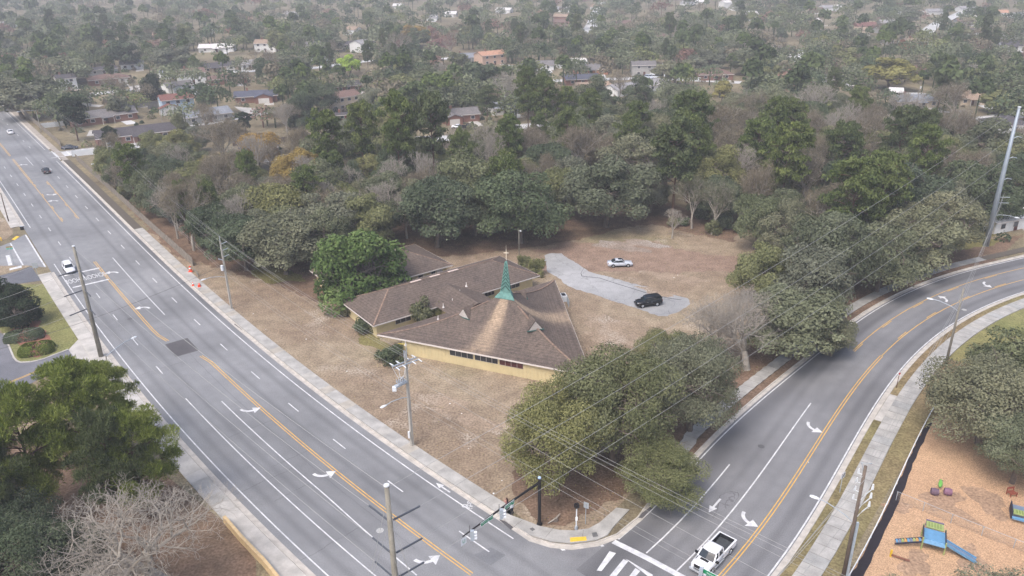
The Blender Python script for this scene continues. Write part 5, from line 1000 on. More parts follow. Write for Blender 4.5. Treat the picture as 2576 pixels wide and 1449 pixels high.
# ------------------------------------------------------------------ planting: the trees one can tell apart
HERO = [
 # kind, foot (frame coords), height, crown, label, leaf, extra
 ('oak', (1392, 1236), 15, 13.5, 'live oak at the road corner with its trunk showing by the black signal pole', 'olive'),
 ('oak', (1540, 1165), 17, 17, 'broad live oak between the church and the road junction', 'olive'),
 ('oak', (1660, 1258), 8.5, 11, 'low oak limb-spread reaching over the turning lane', 'olive'),
 ('oak', (1430, 1130), 9, 10, 'shorter oak tucked against the corner of the church roof', 'oak'),
 ('oak', (1735, 1085), 15.5, 14, 'grey-green oak standing beside the side road pavement', 'grey'),
 ('oak', (1660, 975), 10, 10, 'small olive oak beside the worn lawn by the church', 'olive'),
 ('bare', (1880, 930), 13, 18, 'pale leafless tree leaning over the side road', None),
 ('bare', (1805, 900), 9.5, 11, 'leafless many-stemmed tree near the black car', None),
 ('oak', (1985, 900), 12.5, 18, 'oak hanging its branches over the side road bend', 'grey'),
 ('oak', (2090, 895), 7, 9, 'low drooping oak bough over the side road lane', 'grey'),
 ('oak', (1905, 765), 12.5, 13, 'yellowish-green oak at the edge of the car park lawn', 'olive'),
 ('oak', (2030, 800), 14.5, 15, 'grey-green oak above the leaf-strewn pavement', 'grey'),
 ('oak', (2090, 740), 15, 15, 'oak on the bank behind the drooping boughs', 'oak'),
 ('oak', (2465, 1120), 13.5, 18, 'large dark grey oak shading the playground', 'grey'),
 ('oak', (2545, 1005), 12, 15, 'dense oak rising behind the playground fence', 'oak'),
 ('oak', (2545, 1215), 10, 11, 'leaning-trunk oak at the edge of the mulch', 'grey'),
 ('oak', (2480, 1700), 11, 12, 'sparse oak top rising beside the play tower', 'grey'),
 ('oak', (2230, 1640), 8, 8, 'thin-leaved oak at the foot of the wooden power pole', 'grey'),
 ('pine', (245, 1225), 16, 15, 'bushy green pine beside the driveway', 'pinelight'),
 ('pine', (110, 1310), 16, 15, 'bushy pine overhanging the dry lawn by the driveway', 'pinelight'),
 ('pine', (375, 1300), 13, 12, 'pine leaning to the main road pavement', 'pinelight'),
 ('pine', (310, 1330), 14, 10, 'dense pine behind the big bare tree', 'pinedark'),
 ('pine', (300, 1120), 11.5, 10, 'smaller pine at the driveway mouth', 'pinelight'),
 ('pine', (20, 1380), 14, 10, 'dark pine at the wood edge behind the bare tree', 'pinedark'),
 ('bare', (412, 1462), 12.5, 22, 'large leafless tree with pale spreading branches by the low wall', None),
 ('oak', (40, 1560), 12, 13, 'dark evergreen oak below the pines', 'oakdark'),
 ('oak', (170, 1480), 7.5, 10, 'dark undergrowth oak under the bare tree', 'oakdark'),
 ('oak', (60, 1400), 8.5, 10, 'dark leafy tree between the pines and the bare tree', 'oakdark'),
 ('mag', (60, 815), 7.5, 8.5, 'dark rounded tree over the sign on the clipped lawn', 'cedar'),
 ('mag', (5, 800), 7.5, 9, 'dark tree at the kerb of the driveway', 'cedar'),
 ('mag', (905, 752), 13.5, 16.5, 'glossy bright green magnolia beside the church wing', 'mag'),
 ('oak', (925, 640), 13, 13, 'yellowish oak rising behind the magnolia', 'olive'),
 ('oak', (1100, 622), 15, 19, 'dark broad oak directly behind the church hall', 'oakdark'),
 ('oak', (1310, 612), 15.5, 20, 'dark broad oak behind the lamp post', 'oakdark'),
 ('oak', (1200, 560), 17, 18, 'tall dark oak between the two broad oaks', 'oak'),
 ('oak', (1524, 572), 16, 21, 'spreading oak with a clear trunk at the back of the lawn', 'oak'),
 ('oak', (720, 690), 12.5, 17, 'grey oak between the magnolia and the board fence', 'grey'),
 ('oak', (835, 640), 13.5, 17, 'tall grey oak behind the magnolia', 'grey'),
 ('oak', (620, 680), 11.5, 14, 'dark oak at the end of the board fence', 'oakdark'),
 ('oak', (545, 640), 11, 12, 'dark oak over the board fence near the power pole', 'oakdark'),
 ('oak', (700, 610), 13, 16, 'olive oak in the middle of the wood behind the board fence', 'olive'),
 ('twig', (500, 590), 12, 11, 'brownish winter tree behind the board fence', 'tan'),
 ('bare', (440, 520), 9, 9, 'leafless grey tree behind the board fence', None),
 ('oak', (430, 560), 9, 10, 'dark evergreen leaning on the board fence', 'oakdark'),
 ('oak', (375, 500), 8.5, 10, 'rounded evergreen behind the fence bend', 'oak'),
 ('oak', (480, 500), 10, 12, 'yellow-tinged oak below the brick house', 'olive'),
 ('twig', (575, 490), 12, 12, 'fawn winter tree in front of the dark-roofed brick house', 'tan'),
 ('oak', (540, 470), 9, 11, 'golden-tinged tree beside the dry yard', 'yellow'),
 ('pine', (830, 480), 18, 12, 'tall pine with rounded top beside the leafless grove', 'pine'),
 ('pine', (920, 470), 19, 12, 'tall pine above the leafless grove', 'pine'),
 ('pine', (1010, 500), 22, 13, 'tallest pine in the middle of the wood', 'pine'),
 ('pine', (1095, 490), 22, 13, 'dark tall pine close beside the tallest pine', 'pinedark'),
 ('pine', (1165, 500), 15, 9, 'slim pine at the gap in the wood', 'pine'),
 ('bare', (980, 590), 13, 13, 'pale dead-looking tree in the dark gap of the wood', None),
 ('bare', (1060, 530), 15, 11, 'tall leafless tree among the pines', None),
 ('bare', (1000, 540), 14, 11, 'grey leafless tree behind the magnolia', None),
 ('oak', (800, 545), 13, 15, 'oak in the wood below the tawny tree', 'oak'),
 ('oak', (760, 480), 11, 15, 'tawny broad tree in front of the brick house', 'orange'),
 ('oak', (1000, 420), 14, 17, 'pale olive oak behind the tall pines', 'olive'),
 ('oak', (890, 400), 12, 15, 'grey oak behind the tall pines', 'grey'),
 ('mag', (760, 320), 14, 12, 'tall dark ivy-clad tree beside the beige house', 'oakdark'),
 ('oak', (820, 290), 13, 13, 'dark oak behind the beige house', 'oakdark'),
 ('bare', (725, 350), 13, 8, 'pale poplar-like bare tree before the dark ivy-clad tree', None),
 ('cedar', (197, 355), 14, 13, 'dark clipped cedar at the corner of the side street', 'cedar'),
 ('cedar', (285, 395), 9, 7, 'dark rounded cedar by the white fence', 'cedar'),
 ('mag', (385, 250), 12, 11, 'dark evergreen before the blue house', 'cedar'),
 ('mag', (520, 260), 9.5, 9, 'dark evergreen beside the low gabled house', 'oakdark'),
 ('oak', (313, 175), 15, 19, 'dark spreading oak with bare trunk by the pink-white house', 'oakdark'),
 ('bare', (350, 165), 15, 12, 'leafless tree beside the dark spreading oak', None),
 ('oak', (60, 300), 15, 22, 'huge grey-green oak overhanging the far end of the main road', 'grey'),
 ('oak', (20, 275), 14, 20, 'oak at the far bend of the main road', 'oak'),
 ('oak', (110, 275), 13, 18, 'oak behind the white two storey house', 'oak'),
 ('oak', (170, 210), 14, 24, 'wide pale grey oak behind the white two storey house', 'grey'),
 ('oak', (440, 185), 15, 21, 'rounded olive-grey oak above the long tan ranch house', 'grey'),
 ('oak', (445, 205), 10, 11, 'rounded dark tree beside the long tan ranch house', 'oakdark'),
 ('twig', (1010, 150), 15, 14, 'fawn winter tree beside the two-gabled house', 'tan'),
 ('oak', (880, 195), 11, 13, 'bright spring-green tree in the neighbourhood', 'lime'),
 ('oak', (1050, 118), 15, 18, 'tawny orange tree among the distant oaks', 'orange'),
 ('twig', (1140, 158), 17, 12, 'tall pinkish leafless maple beside the tawny tree', 'red'), ('oak', (1100, 130), 8, 14, 'reddish budding maples beneath the tawny tree', 'red'),
 ('oak', (700, 140), 16, 13, 'yellow-green tree in front of the white two storey house', 'olive'),
 ('oak', (740, 200), 13, 19, 'grey-green oak before the bright spring-green tree', 'grey'), ('oak', (675, 220), 13, 12, 'dark oak close beside the grey-green oak', 'oakdark'),
 ('oak', (840, 130), 9, 17, 'bare-limbed spreading oak in a yard', 'grey'),
 ('oak', (1000, 265), 13, 20, 'broad olive oak above the wood', 'olive'), ('oak', (1080, 250), 14, 20, 'broad grey oak at the wood edge', 'oak'), ('oak', (1200, 250), 15, 20, 'dark broad oak beside the tall white-limbed bare tree', 'oakdark'), ('oak', (940, 300), 12, 15, 'grey oak beside the beige house garden', 'grey'),
 ('pine', (1225, 315), 13, 12, 'dark cypress-like cedar in front of the blue-grey bungalow', 'pinedark'),
 ('bare', (1275, 290), 17, 15, 'tall white-limbed bare tree beside the dark broad oak', None),
 ('oak', (1695, 218), 13, 19, 'pale grey spreading oak beside the grey two storey house', 'grey'), ('oak', (1775, 190), 12, 18, 'pale spreading oak with forked trunk', 'grey'), ('oak', (1890, 190), 14, 22, 'wide pale oak behind the brown hip-roofed house', 'grey'),
 ('oak', (2235, 228), 13.5, 23, 'large yellow-green tree with rounded clumps', 'yellow'), ('oak', (1815, 262), 9, 8, 'small bright yellow tree above the wood', 'yellow'),
 ('oak', (2505, 285), 9, 15, 'small spreading oak on a green lawn', 'olive'), ('twig', (2395, 310), 14, 17, 'fawn winter tree above the wood near the blue-grey roof', 'tan'),
 ('oak', (2285, 68), 14, 17, 'spreading oak by the pale far street', 'grey'),
 ('pine', (1690, 560), 20, 15, 'broad pine at the edge of the back lawn', 'pinedark'), ('pine', (1960, 560), 19, 14, 'broad bright pine in the wood beyond the sedan', 'pine'), ('pine', (1890, 500), 17, 13, 'pine behind the broad bright pine', 'pine'),
 ('pine', (2120, 660), 18, 15, 'wide pine over the roadside wood', 'pine'), ('pine', (2195, 640), 18, 14, 'wide pine with forked limbs over the road bend', 'pine'), ('pine', (2240, 500), 19, 12, 'blue-green pine behind the road bend', 'pinedark'), ('pine', (2300, 470), 17, 10, 'thin blue-green pine near the steel pole', 'pinedark'), ('pine', (2100, 500), 16, 12, 'pale pine in the wood beyond the sedan', 'pine'),
 ('oak', (2290, 690), 13, 16, 'grey oak beside the leaf-strewn roadside bank', 'grey'), ('oak', (2205, 735), 12.5, 14, 'rounded oak close to the side road pavement', 'oak'), ('oak', (2360, 655), 13, 15, 'grey oak on the bank close to the steel pole', 'grey'),
 ('oak', (2480, 570), 13, 15, 'dark oak behind the steel pole', 'oakdark'), ('oak', (2400, 560), 14, 15, 'dark oak in the hollow near the steel pole', 'oakdark'), ('oak', (2560, 540), 12, 14, 'oak beside the white house by the steel pole', 'oak'),
 ('twig', (565, 425), 15, 15, 'tall fawn winter tree on the dry lawn behind the board fence', 'tan'), ('oak', (455, 405), 9, 12, 'olive tree between the dark roof and the wood', 'olive'), ('oak', (395, 395), 8, 10, 'rounded olive tree beside the dark-roofed corner house', 'olive'), ('oak', (655, 430), 11, 14, 'tawny tree beside the low brick house', 'orange'), ('oak', (500, 385), 8, 10, 'grey-green tree on the dry lawn', 'grey'), ('cedar', (620, 345), 8, 7, 'dark evergreen on the dry lawn near the street', 'cedar'), ('mag', (455, 340), 7, 7, 'green garden tree before the blue-grey roof', 'oak'), ('twig', (520, 335), 10, 10, 'twiggy winter tree by the pale street', 'tan'), ('oak', (300, 300), 9, 10, 'small oak on the dry back lawn', 'grey'), ('twig', (290, 250), 10, 11, 'bare brown tree at the bend of the pale street', 'tan'),
 ('bare', (1690, 600), 7, 6, 'small fallen-looking bare tree at the lawn edge', None), ('twig', (1790, 590), 12, 10, 'ivy-clad grey tree at the lawn edge', 'grey'), ('twig', (1740, 575), 12, 9, 'grey-green winter tree at the lawn edge', 'grey'),
]
for k, f, h, d, lb, mt in HERO:
  if k in ('oak', 'pine', 'mag') and 330 < f[1] < 760 and f[0] < 2500: h *= 1.12; d *= 1.14
  elif k == 'oak' and f[1] <= 330: h *= 1.05; d *= 1.15
  plant(k, g(*f), h, d, lb, mt if k != 'bare' else None, var=0 if (k == 'bare' and 'by the low wall' in lb) else None)
  if mt in ('yellow', 'lime', 'orange', 'red') and f[1] < 500:
      P_ = g(*f); w_ = .45*d*FD/math.hypot(*P_, CH); VIEW.append((f[0]-w_, toframe(*P_, h)[1], f[0]+w_, toframe(*P_, h*.25)[1], P_[1], .95))
# shrubs one can tell apart
for f, h, d, lb, mt in ((toframe(*g(1056, 782, 3.0)), 5.6, 4.6, 'rounded green tree growing in the church courtyard', 'oak'), (toframe(*g(1098, 772, 2.6)), 3.8, 2.0, 'small pale shrub in the church courtyard', 'olive'), ((985, 905), 2.6, 5.5, 'dark shrub against the long yellow wall', 'oakdark'), ((915, 832), 2.6, 5, 'dark shrub at the end of the church wing', 'oakdark'), ((870, 795), 2.4, 4, 'grey shrub along the wing', 'grey'), ((1352, 692), 4.2, 4.2, 'round shrub at the corner of the car park', 'olive'), ((1320, 672), 3.0, 3.2, 'smaller shrub behind the round shrub', 'olive'), ((1715, 568), 2.2, 3.2, 'palmetto clump at the lawn edge', 'mag'), ((1870, 862), 1.2, 1.6, 'bright yellow-green shrub under the bare trees', 'lime'), ((1005, 905), 1.0, 2.2, 'twiggy tan shrub by the yellow wall', 'tan'), ((1120, 880), 1.0, 1.6, 'low tan shrub under the windows', 'tan')):
    plant('shrub', g(*f), h, d, lb, mt)
# ------------------------------------------------------------------ the woods: many alike, one by one
def inside(p, poly):
    x, y = p; c = False; n = len(poly)
    for i in range(n):
        (x1, y1), (x2, y2) = poly[i], poly[i-1]
        if (y1 > y) != (y2 > y) and x < (x2-x1)*(y-y1)/(y2-y1)+x1: c = not c
    return c
def free(x, y, r, spacing=1.0):
    if any((x-a)**2+(y-b)**2 < (q+r*.45)**2 for a, b, q in EXCL): return False
    if any((x-a)**2+(y-b)**2 < ((q+r)*spacing)**2 for a, b, q in TREES): return False
    for q, w in STREETS:
        if np.min(np.hypot(q[:, 0]-x, q[:, 1]-y)) < w/2+2.0+r*.25: return False
    u, n = main_un((x, y))
    if -9.5 < n < 21: return False
    s, n = side_sn((x, y))
    if -9 < n < 14 and s > -8: return False
    return True
def hides(x, y, h, d, u):
    """would this tree stand in front of one of the houses one sees?"""
    b_ = toframe(x, y, 0); t_ = toframe(x, y, h); w_ = .46*d*FD/math.hypot(x, y, CH)
    for x0, y0, x1, y1, yy, keep in VIEW:
        if y < yy+6 and b_[0]+w_ > x0 and b_[0]-w_ < x1 and b_[1] > y0 and t_[1] < y1-.25*(y1-y0):
            if u < keep: return True
    return False
def visible(x, y, h):
    a, b = toframe(x, y, 0), toframe(x, y, h); return -90 < a[0] < 2670 and b[1] < 1470 and a[1] > -10
def scatter(poly, n, spacing, mix, group_word, tries=4000, hs=(9, 15), seed=1):
    r_ = random.Random(seed); xs = [p[0] for p in poly]; ys = [p[1] for p in poly]; k = 0
    for _ in range(tries):
        if k >= n: break
        x, y = r_.uniform(min(xs), max(xs)), r_.uniform(min(ys), max(ys))
        if not inside((x, y), poly): continue
        kind, mat, word, hk, dk = r_.choices([m[:5] for m in mix], [m[5] for m in mix])[0]
        h = r_.uniform(*hs)*hk; d = h*r_.uniform(.85, 1.25)*dk
        if not visible(x, y, h) or not free(x, y, d/2, spacing) or hides(x, y, h, d, r_.random()): continue
        plant(kind, (x, y), h, d, '%s %s' % (word, group_word), mat, '%s %s' % (word, group_word)); k += 1
    return k
WOOD = [('oak', 'oak', 'grey-green live oak', 1, 1, 5), ('oak', 'grey', 'pale grey oak', 1, 1, 3), ('oak', 'oakdark', 'dark evergreen oak', 1, 1, 3), ('oak', 'olive', 'olive-coloured oak', .95, 1, 2), ('twig', 'tan', 'twiggy brown winter tree', 1.0, .75, 2.6), ('bare', None, 'leafless grey tree', 1.05, .75, 2.2), ('pine', 'pine', 'green pine', 1.3, .62, 2.2)]
W1 = [g(*p) for p in ((1640, 560), (1760, 590), (1860, 590), (1900, 640), (2060, 700), (2140, 730), (2300, 660), (2430, 585), (2576, 560), (2640, 520), (2640, 400), (2500, 385), (2420, 365), (2200, 350), (1950, 325), (1800, 300), (1640, 300), (1560, 290), (1300, 330), (1330, 390), (1440, 380), (1420, 450), (1560, 500))]
W2 = [main(170, -9.8), main(140, -9.6), main(110, -9.6), main(92, -9.8)]+[g(*p) for p in ( (700, 690), (800, 690), (1000, 600), (1200, 600), (1420, 560), (1430, 430), (1320, 400), (1180, 420), (1000, 450), (860, 440), (760, 440), (600, 470), (470, 450), (380, 430))]
n1 = scatter(W1, 150, .47, WOOD, 'in the wood beyond the silver sedan', 9000, (12, 18), 5)
n2 = scatter(W2, 110, .45, WOOD, 'in the wood between the board fence and the church hall', 7000, (10, 15.5), 6)
TOWN = [('oak', 'oak', 'grey-green oak', 1, 1, 5), ('oak', 'grey', 'pale grey oak', 1, 1, 5), ('oak', 'oakdark', 'dark evergreen', 1, .9, 4), ('oak', 'olive', 'olive oak', 1, 1, 2), ('twig', 'tan', 'brown winter tree', 1, .9, 4), ('pine', 'pinedark', 'slender pine', 1.5, .5, 4), ('bare', None, 'leafless tree', 1, .8, 1), ('oak', 'red', 'reddish maple', .8, .8, .25)]
TW = [g(*p) for p in ((-60, 330), (140, 300), (300, 420), (420, 400), (600, 440), (900, 430), (1200, 420), (1420, 400), (1600, 340), (1900, 350), (2300, 370), (2700, 420), (2700, 100), (-60, 110))]
n3 = scatter(TW, 170, .62, TOWN, 'among the neighbourhood houses', 9000, (9, 15), 8)
# undergrowth along the fence and wood edges
und = 0; r_ = random.Random(4)
for _ in range(700):
    if und >= 60: break
    x, y = r_.choice(W1+W2); x += r_.uniform(-14, 14); y += r_.uniform(-14, 14)
    if not (inside((x, y), W1) or inside((x, y), W2)) or any((x-a)**2+(y-b)**2 < (q+1)**2 for a, b, q in EXCL): continue
    u, n = main_un((x, y)); s, n_ = side_sn((x, y))
    if -10 < n < 20 or -8 < n_ < 13.5: continue
    h = r_.uniform(2, 4.5); plant('shrub', (x, y), h, h*r_.uniform(1.1, 1.6), 'dark undergrowth shrub at the edge of the wood', r_.choice(['oakdark', 'oak', 'olive', 'grey']), 'undergrowth along the wood edge'); und += 1
print('scatter', n1, n2, n3, und)
# ------------------------------------------------------------------ the distant canopy reads as one mass
def canopy(name, n, seed, y0, y1, mats, dens):
    r = np.random.default_rng(seed); Vs, Fs, Ls, Ms = [], [], [], []; off = 0; k = 0; ex = np.array([e[:3] for e in EXCL]); tr = np.array(TREES)
    stq = np.concatenate([q for q, w in STREETS])
    while k < n:
        px, py = r.uniform(-60, 2640), y0+(y1-y0)*r.random(); x, y = g(px, py)
        h = r.uniform(8.5, 16); kind = r.choice(len(mats), p=dens); d = h*r.uniform(1.05, 1.6)
        if kind in (1, 7): h *= 1.4; d = h*.46
        k += 1
        if np.any((ex[:, 0]-x)**2+(ex[:, 1]-y)**2 < (ex[:, 2]*.9)**2) or np.any((tr[:, 0]-x)**2+(tr[:, 1]-y)**2 < (tr[:, 2]*.6+d*.25)**2) or np.min(np.hypot(stq[:, 0]-x, stq[:, 1]-y)) < 7: continue
        u, nn = main_un((x, y))
        if -9 < nn < 19 or inside((x, y), W1) or inside((x, y), W2) or hides(x, y, h, d, r.random()): continue
        m = 420 if y < 480 else (240 if y < 750 else 130); dirv = unit(r.normal(size=(m, 3))); dirv[:, 2] = np.abs(dirv[:, 2])*.9-.15
        lob = unit(r.normal(size=(13, 3)))*.58; lob[:, 2] = np.abs(lob[:, 2]); idx = r.integers(0, 13, m)
        q = lob[idx]+dirv*.42*(.7+.3*r.random(m))[:, None]
        if kind in (1, 7): pos = np.stack([q[:, 0]*d/2, q[:, 1]*d/2, h*.64+q[:, 2]*h*.34], 1)
        else: pos = np.stack([q[:, 0]*d/2, q[:, 1]*d/2, h*.36+q[:, 2]*h*.62], 1)
        s = (.5 if y < 480 else (.68 if y < 750 else 1.0))*r.uniform(.7, 1.3, m)*h/12; V, F = cards(pos+np.array([x, y, 0]), dirv+r.normal(size=(m, 3))*.45+[0, 0, .3], s*.7, s, r)
        tv, tf = tubes([[x, y, -.3]], [[x, y, h*.6]], [.3], [.2], 4)
        Vs += [V, tv]; Fs += [F+off, tf+off+len(V)]; off += len(V)+len(tv); Ls += [np.clip(r.uniform(.2, .8)+r.normal(size=m)*.15, 0, 1), np.full(4, .1)]; Ms += [np.full(m, kind), np.full(4, kind)]
    me = np_mesh(name, np.concatenate(Vs), np.concatenate(Fs), np.concatenate(Ls), [LM[q] for q in mats]); me.polygons.foreach_set('material_index', np.concatenate(Ms).astype(np.int32)); me.update()
    o = bpy.data.objects.new(name, me); col.objects.link(o); o['kind'] = 'stuff'; tag(o, 'distant grey-green tree canopy between the far roofs', 'woodland')
    print(name, len(me.polygons)); return o
canopy('distant_canopy', 5000, 3, -95, 330, ['oak', 'pinedark', 'grey', 'oakdark', 'tan', 'red', 'olive', 'pine'], [.27, .13, .20, .13, .12, .03, .08, .04])

# garden shrubs round the houses: too many and too small to count
def gardens(n, seed):
    r = np.random.default_rng(seed); Vs, Fs, Ls, Ms = [], [], [], []; off = 0; mats = ['oakdark', 'oak', 'olive', 'tan', 'mag']
    for k in range(n):
        e = EXCL[int(r.integers(len(EXCL)))]; w = r.uniform(0, 6.28); q = e[2]*r.uniform(.8, 1.7); x, y = e[0]+math.cos(w)*q, e[1]+math.sin(w)*q
        if any((x-a)**2+(y-b)**2 < (c*.75)**2 for a, b, c in EXCL): continue
        u, nn = main_un((x, y))
        if -9 < nn < 19: continue
        h = r.uniform(.8, 2.6); m = 70; d = unit(r.normal(size=(m, 3))); d[:, 2] = np.abs(d[:, 2]); pos = d*np.array([h*.75, h*.75, h])*(.7+.3*r.random(m))[:, None]+np.array([x, y, 0]); s = .34*r.uniform(.7, 1.3, m)
        V, F = cards(pos, d+r.normal(size=(m, 3))*.5, s*.7, s, r); Vs.append(V); Fs.append(F+off); off += len(V); Ls.append(np.clip(r.uniform(.2, .8)+r.normal(size=m)*.15, 0, 1)); Ms.append(np.full(m, int(r.integers(5))))
    me = np_mesh('garden_shrubs', np.concatenate(Vs), np.concatenate(Fs), np.concatenate(Ls), [LM[q] for q in mats]); me.polygons.foreach_set('material_index', np.concatenate(Ms).astype(np.int32)); me.update()
    o = bpy.data.objects.new('garden_shrubs', me); col.objects.link(o); o['kind'] = 'stuff'; tag(o, 'small garden shrubs dotted round the houses', 'shrubs')
gardens(1300, 21)

# fallen leaves and tufts on the church lawn
def litter(name, n, seed, up, size, mats, label, cat):
    r = np.random.default_rng(seed); Vs, Fs, Ls, Ms = [], [], [], []; P_ = []; xs = [p[0] for p in lot]; ys = [p[1] for p in lot]; tr = np.array([q for q in TREES if -60 < q[0] < 110 and 55 < q[1] < 190 and q[2] > 2])
    while len(P_) < n:
        if r.random() < .55: q = tr[int(r.integers(len(tr)))]; a, d = r.uniform(0, 6.28), q[2]*math.sqrt(r.random())*1.3; x, y = q[0]+math.cos(a)*d, q[1]+math.sin(a)*d
        else: x, y = r.uniform(min(xs), max(xs)), r.uniform(min(ys), max(ys))
        if inside((x, y), lot) and not inside((x, y), LOTP): P_.append((x, y))
    P_ = np.array(P_); s = size*r.uniform(.5, 1.4, n); C_ = np.column_stack([P_, np.full(n, .05)+(s*.7 if up else 0)])
    N_ = r.normal(size=(n, 3))*np.array([1, 1, .1]) if up else r.normal(size=(n, 3))*.25+np.array([0, 0, 1.])
    V, F = cards(C_, N_, s*(.5 if up else .6), s, r, np.tile([0, 0, 1.], (n, 1))+r.normal(size=(n, 3))*.3 if up else None)
    me = np_mesh(name, V, F, r.random(n), [LM[q] for q in mats]); me.polygons.foreach_set('material_index', r.integers(0, len(mats), n).astype(np.int32)); me.update(); o = bpy.data.objects.new(name, me); col.objects.link(o); o['kind'] = 'stuff'; tag(o, label, cat)
litter('fallen_leaves', 9000, 61, False, .09, ['orange', 'tan', 'red'], 'brown fallen leaves strewn over the church lawn', 'leaves')
litter('grass_tufts', 9000, 62, True, .09, ['olive', 'yellow', 'tan'], 'dry grass tufts on the church lawn', 'grass')
# ------------------------------------------------------------------ poles, lamps, signals, wires
m_pole = M('concrete_pole', lin(176, 172, 164), .85, .12, 1.2, speck=.08); m_pole2 = M('aged_pole', lin(140, 136, 126), .9, .18, 1.0, speck=.1)
m_steel = M('galvanised_steel', lin(158, 168, 178), .5, .08, 1, metal=.3); m_black = M('black_paint', lin(38, 36, 38), .5, .1, 1); m_galv = M('grey_hardware', lin(176, 184, 192), .5, .08, 2, metal=.2)
m_ins = M('dark_insulator', lin(84, 88, 96), .6, .1, 3); m_wire = M('bare_wire', lin(158, 158, 156), .5, .05, 1); m_wired = M('dark_wire', lin(92, 90, 90), .6, .05, 1); m_lamp = M('lamp_head', lin(222, 226, 230), .5, .05, 1)
m_woodp = M('wood_pole', lin(112, 100, 90), .9, .2, 1.2, .2, speck=.12)
def zat(p, y):       # height on the vertical through p that sits at frame height y
    lo, hi = 0, 60
    for _ in range(40):
        m = (lo+hi)/2
        if toframe(p[0], p[1], m)[1] > y: lo = m
        else: hi = m
    return lo
def lamp(parent, a, b, r=.05):
    """curved bracket a -> b with a cobra head (coordinates local to parent)"""
    a, b = Vector(a), Vector(b); m = a.lerp(b, .5)+Vector((0, 0, .25)); mb_ = MB(); mb_.tube([a, a.lerp(m, .5)+Vector((0, 0, .1)), m, m.lerp(b, .5)+Vector((0, 0, .1)), b], r, 6); arm = mb_.build('lamp_arm', m_galv, parent)
    d = (b-a); d.z = 0; d.normalize(); s = Vector((-d.y, d.x, 0)); mb_ = MB(); c = b+d*.3
    vs = []
    for k, (x, w, z) in enumerate(((-.4, .08, .05), (-.1, .17, .09), (.25, .19, .08), (.5, .1, .04))):
        for q in ((-w, -.05), (w, -.05), (w*.7, z), (-w*.7, z)): vs.append(c+d*x+s*q[0]+Vector((0, 0, q[1])))
    fs = [(0, 1, 2, 3)[::-1]]+[(i*4+j, i*4+(j+1) % 4, i*4+4+(j+1) % 4, i*4+4+j) for i in range(3) for j in range(4)]+[(12, 13, 14, 15)]; mb_.add(vs, fs); mb_.build('lamp_head', m_lamp, arm)
def pole(name, label, p, h, r0, r1, m, n=8, group=None):
    t = thing(name, label, 'pole', (p[0], p[1], 0), 0, group); b = MB(); b.tube([(0, 0, -.3), (0, 0, h*.5), (0, 0, h)], [r0, (r0+r1)/2, r1], n); b.build('shaft', m, t, smooth=n > 5); return t
RD = main_dir(40)
def rel(t, q): return (q[0]-t.location.x, q[1]-t.location.y, q[2] if len(q) > 2 else 0)
WIRES = []
def wire(label, a, b, sag=.8, r=.024, m=None, group=None):
    a, b = Vector(a), Vector(b); pts = [a.lerp(b, k/16)-Vector((0, 0, 4*sag*(k/16)*(1-k/16))) for k in range(17)]; mb_ = MB(); mb_.tube(pts, r, 4); o = mb_.build('power_line', m or m_wire); tag(o, label, 'wire', group); return o
def cross_dir(ang): return Vector((math.cos(ang), math.sin(ang), 0))
AL = cross_dir(RD); AC = cross_dir(RD-math.pi/2)           # along / across the main road (towards the church)
# P1: concrete pole by the traffic cones
p1 = (-50.212, 127.267); P1 = pole('utility_pole', 'concrete utility pole with side arms and lamp beside the traffic cones', p1, 13.0, .24, .15, m_pole, 4)
for k, z in enumerate((12.6, 11.4, 10.2)):
    b = MB(); b.beam((0, 0, z-.2), tuple(AC*1.15+Vector((0, 0, z))), .1, .1); b.build('side_arm', m_galv, P1)
b = MB(); b.tube([(0, 0, 13), (0, 0, 13.9)], .05, 6); b.build('top_pin', m_galv, P1)
b = MB(); b.revolve([(0, 0), (.26, .02), (.28, .4), (.26, .95), (.1, 1.02), (0, 1.05)], 12, tuple(-AC*.42+Vector((0, 0, 7.6)))); b.build('transformer', m_lamp, P1)
b = MB(); b.beam(tuple(-AC*.1+Vector((0, 0, 9.5))), tuple(-AC*.8+Vector((0, 0, 9.9))), .12, .2); b.build('fuse_cutout', m_galv, P1)
lamp(P1, (0, 0, 6.2), tuple(-AC*3.6+Vector((0, 0, 6.9))))
# P2: switch pole
p2 = (-13.145, 84.503); P2 = pole('utility_pole', 'concrete switch pole with double crossarm on the church lawn', p2, 13.6, .27, .17, m_pole, 4); P2.rotation_euler.z = 0
b = MB(); b.box((.12, 0, 13.4), (.1, .34, .9)); b.box((-.12, 0, 13.4), (.1, .34, .9)); b.tube([(.16, 0, 13.5), (.16, 0, 14.9)], .05, 5); b.build('pole_top_bracket', m_galv, P2)
b = MB(); b.beam((.16, 0, 14.8), (-.8, .1, 14.82), .07, .05); b.build('pointer', M('yellow_tag', lin(206, 186, 80), .6), P2)
XA = (AC+AL*.0).normalized()
for s in (-.3, .3):
    b = MB(); b.beam(tuple(-XA*1.75+AL*s+Vector((0, 0, 12.2))), tuple(XA*1.75+AL*s+Vector((0, 0, 12.2))), .12, .14); b.build('crossarm', m_galv, P2)
for k in (-1.6, -.7, .7, 1.6):
    for s in (-1, 1):
        b = MB(); q = XA*k+AL*s*.35+Vector((0, 0, 12.3)); b.tube([tuple(q), tuple(q+AL*s*.75+Vector((0, 0, -.05)))], .07, 6); b.build('insulator', m_lamp, P2)
b = MB()
for k in range(4):
    for j in range(2):
        c = -XA*(.45+k*.32)+AL*(j*.4-.2)+Vector((0, 0, 9.9)); b.tube([tuple(c), tuple(c+Vector((0, 0, .45)))], [.1, .05], 6)
b.beam(tuple(-XA*.1+Vector((0, 0, 9.7))), tuple(-XA*1.8+Vector((0, 0, 9.5))), .5, .25); b.build('recloser', m_galv, P2)
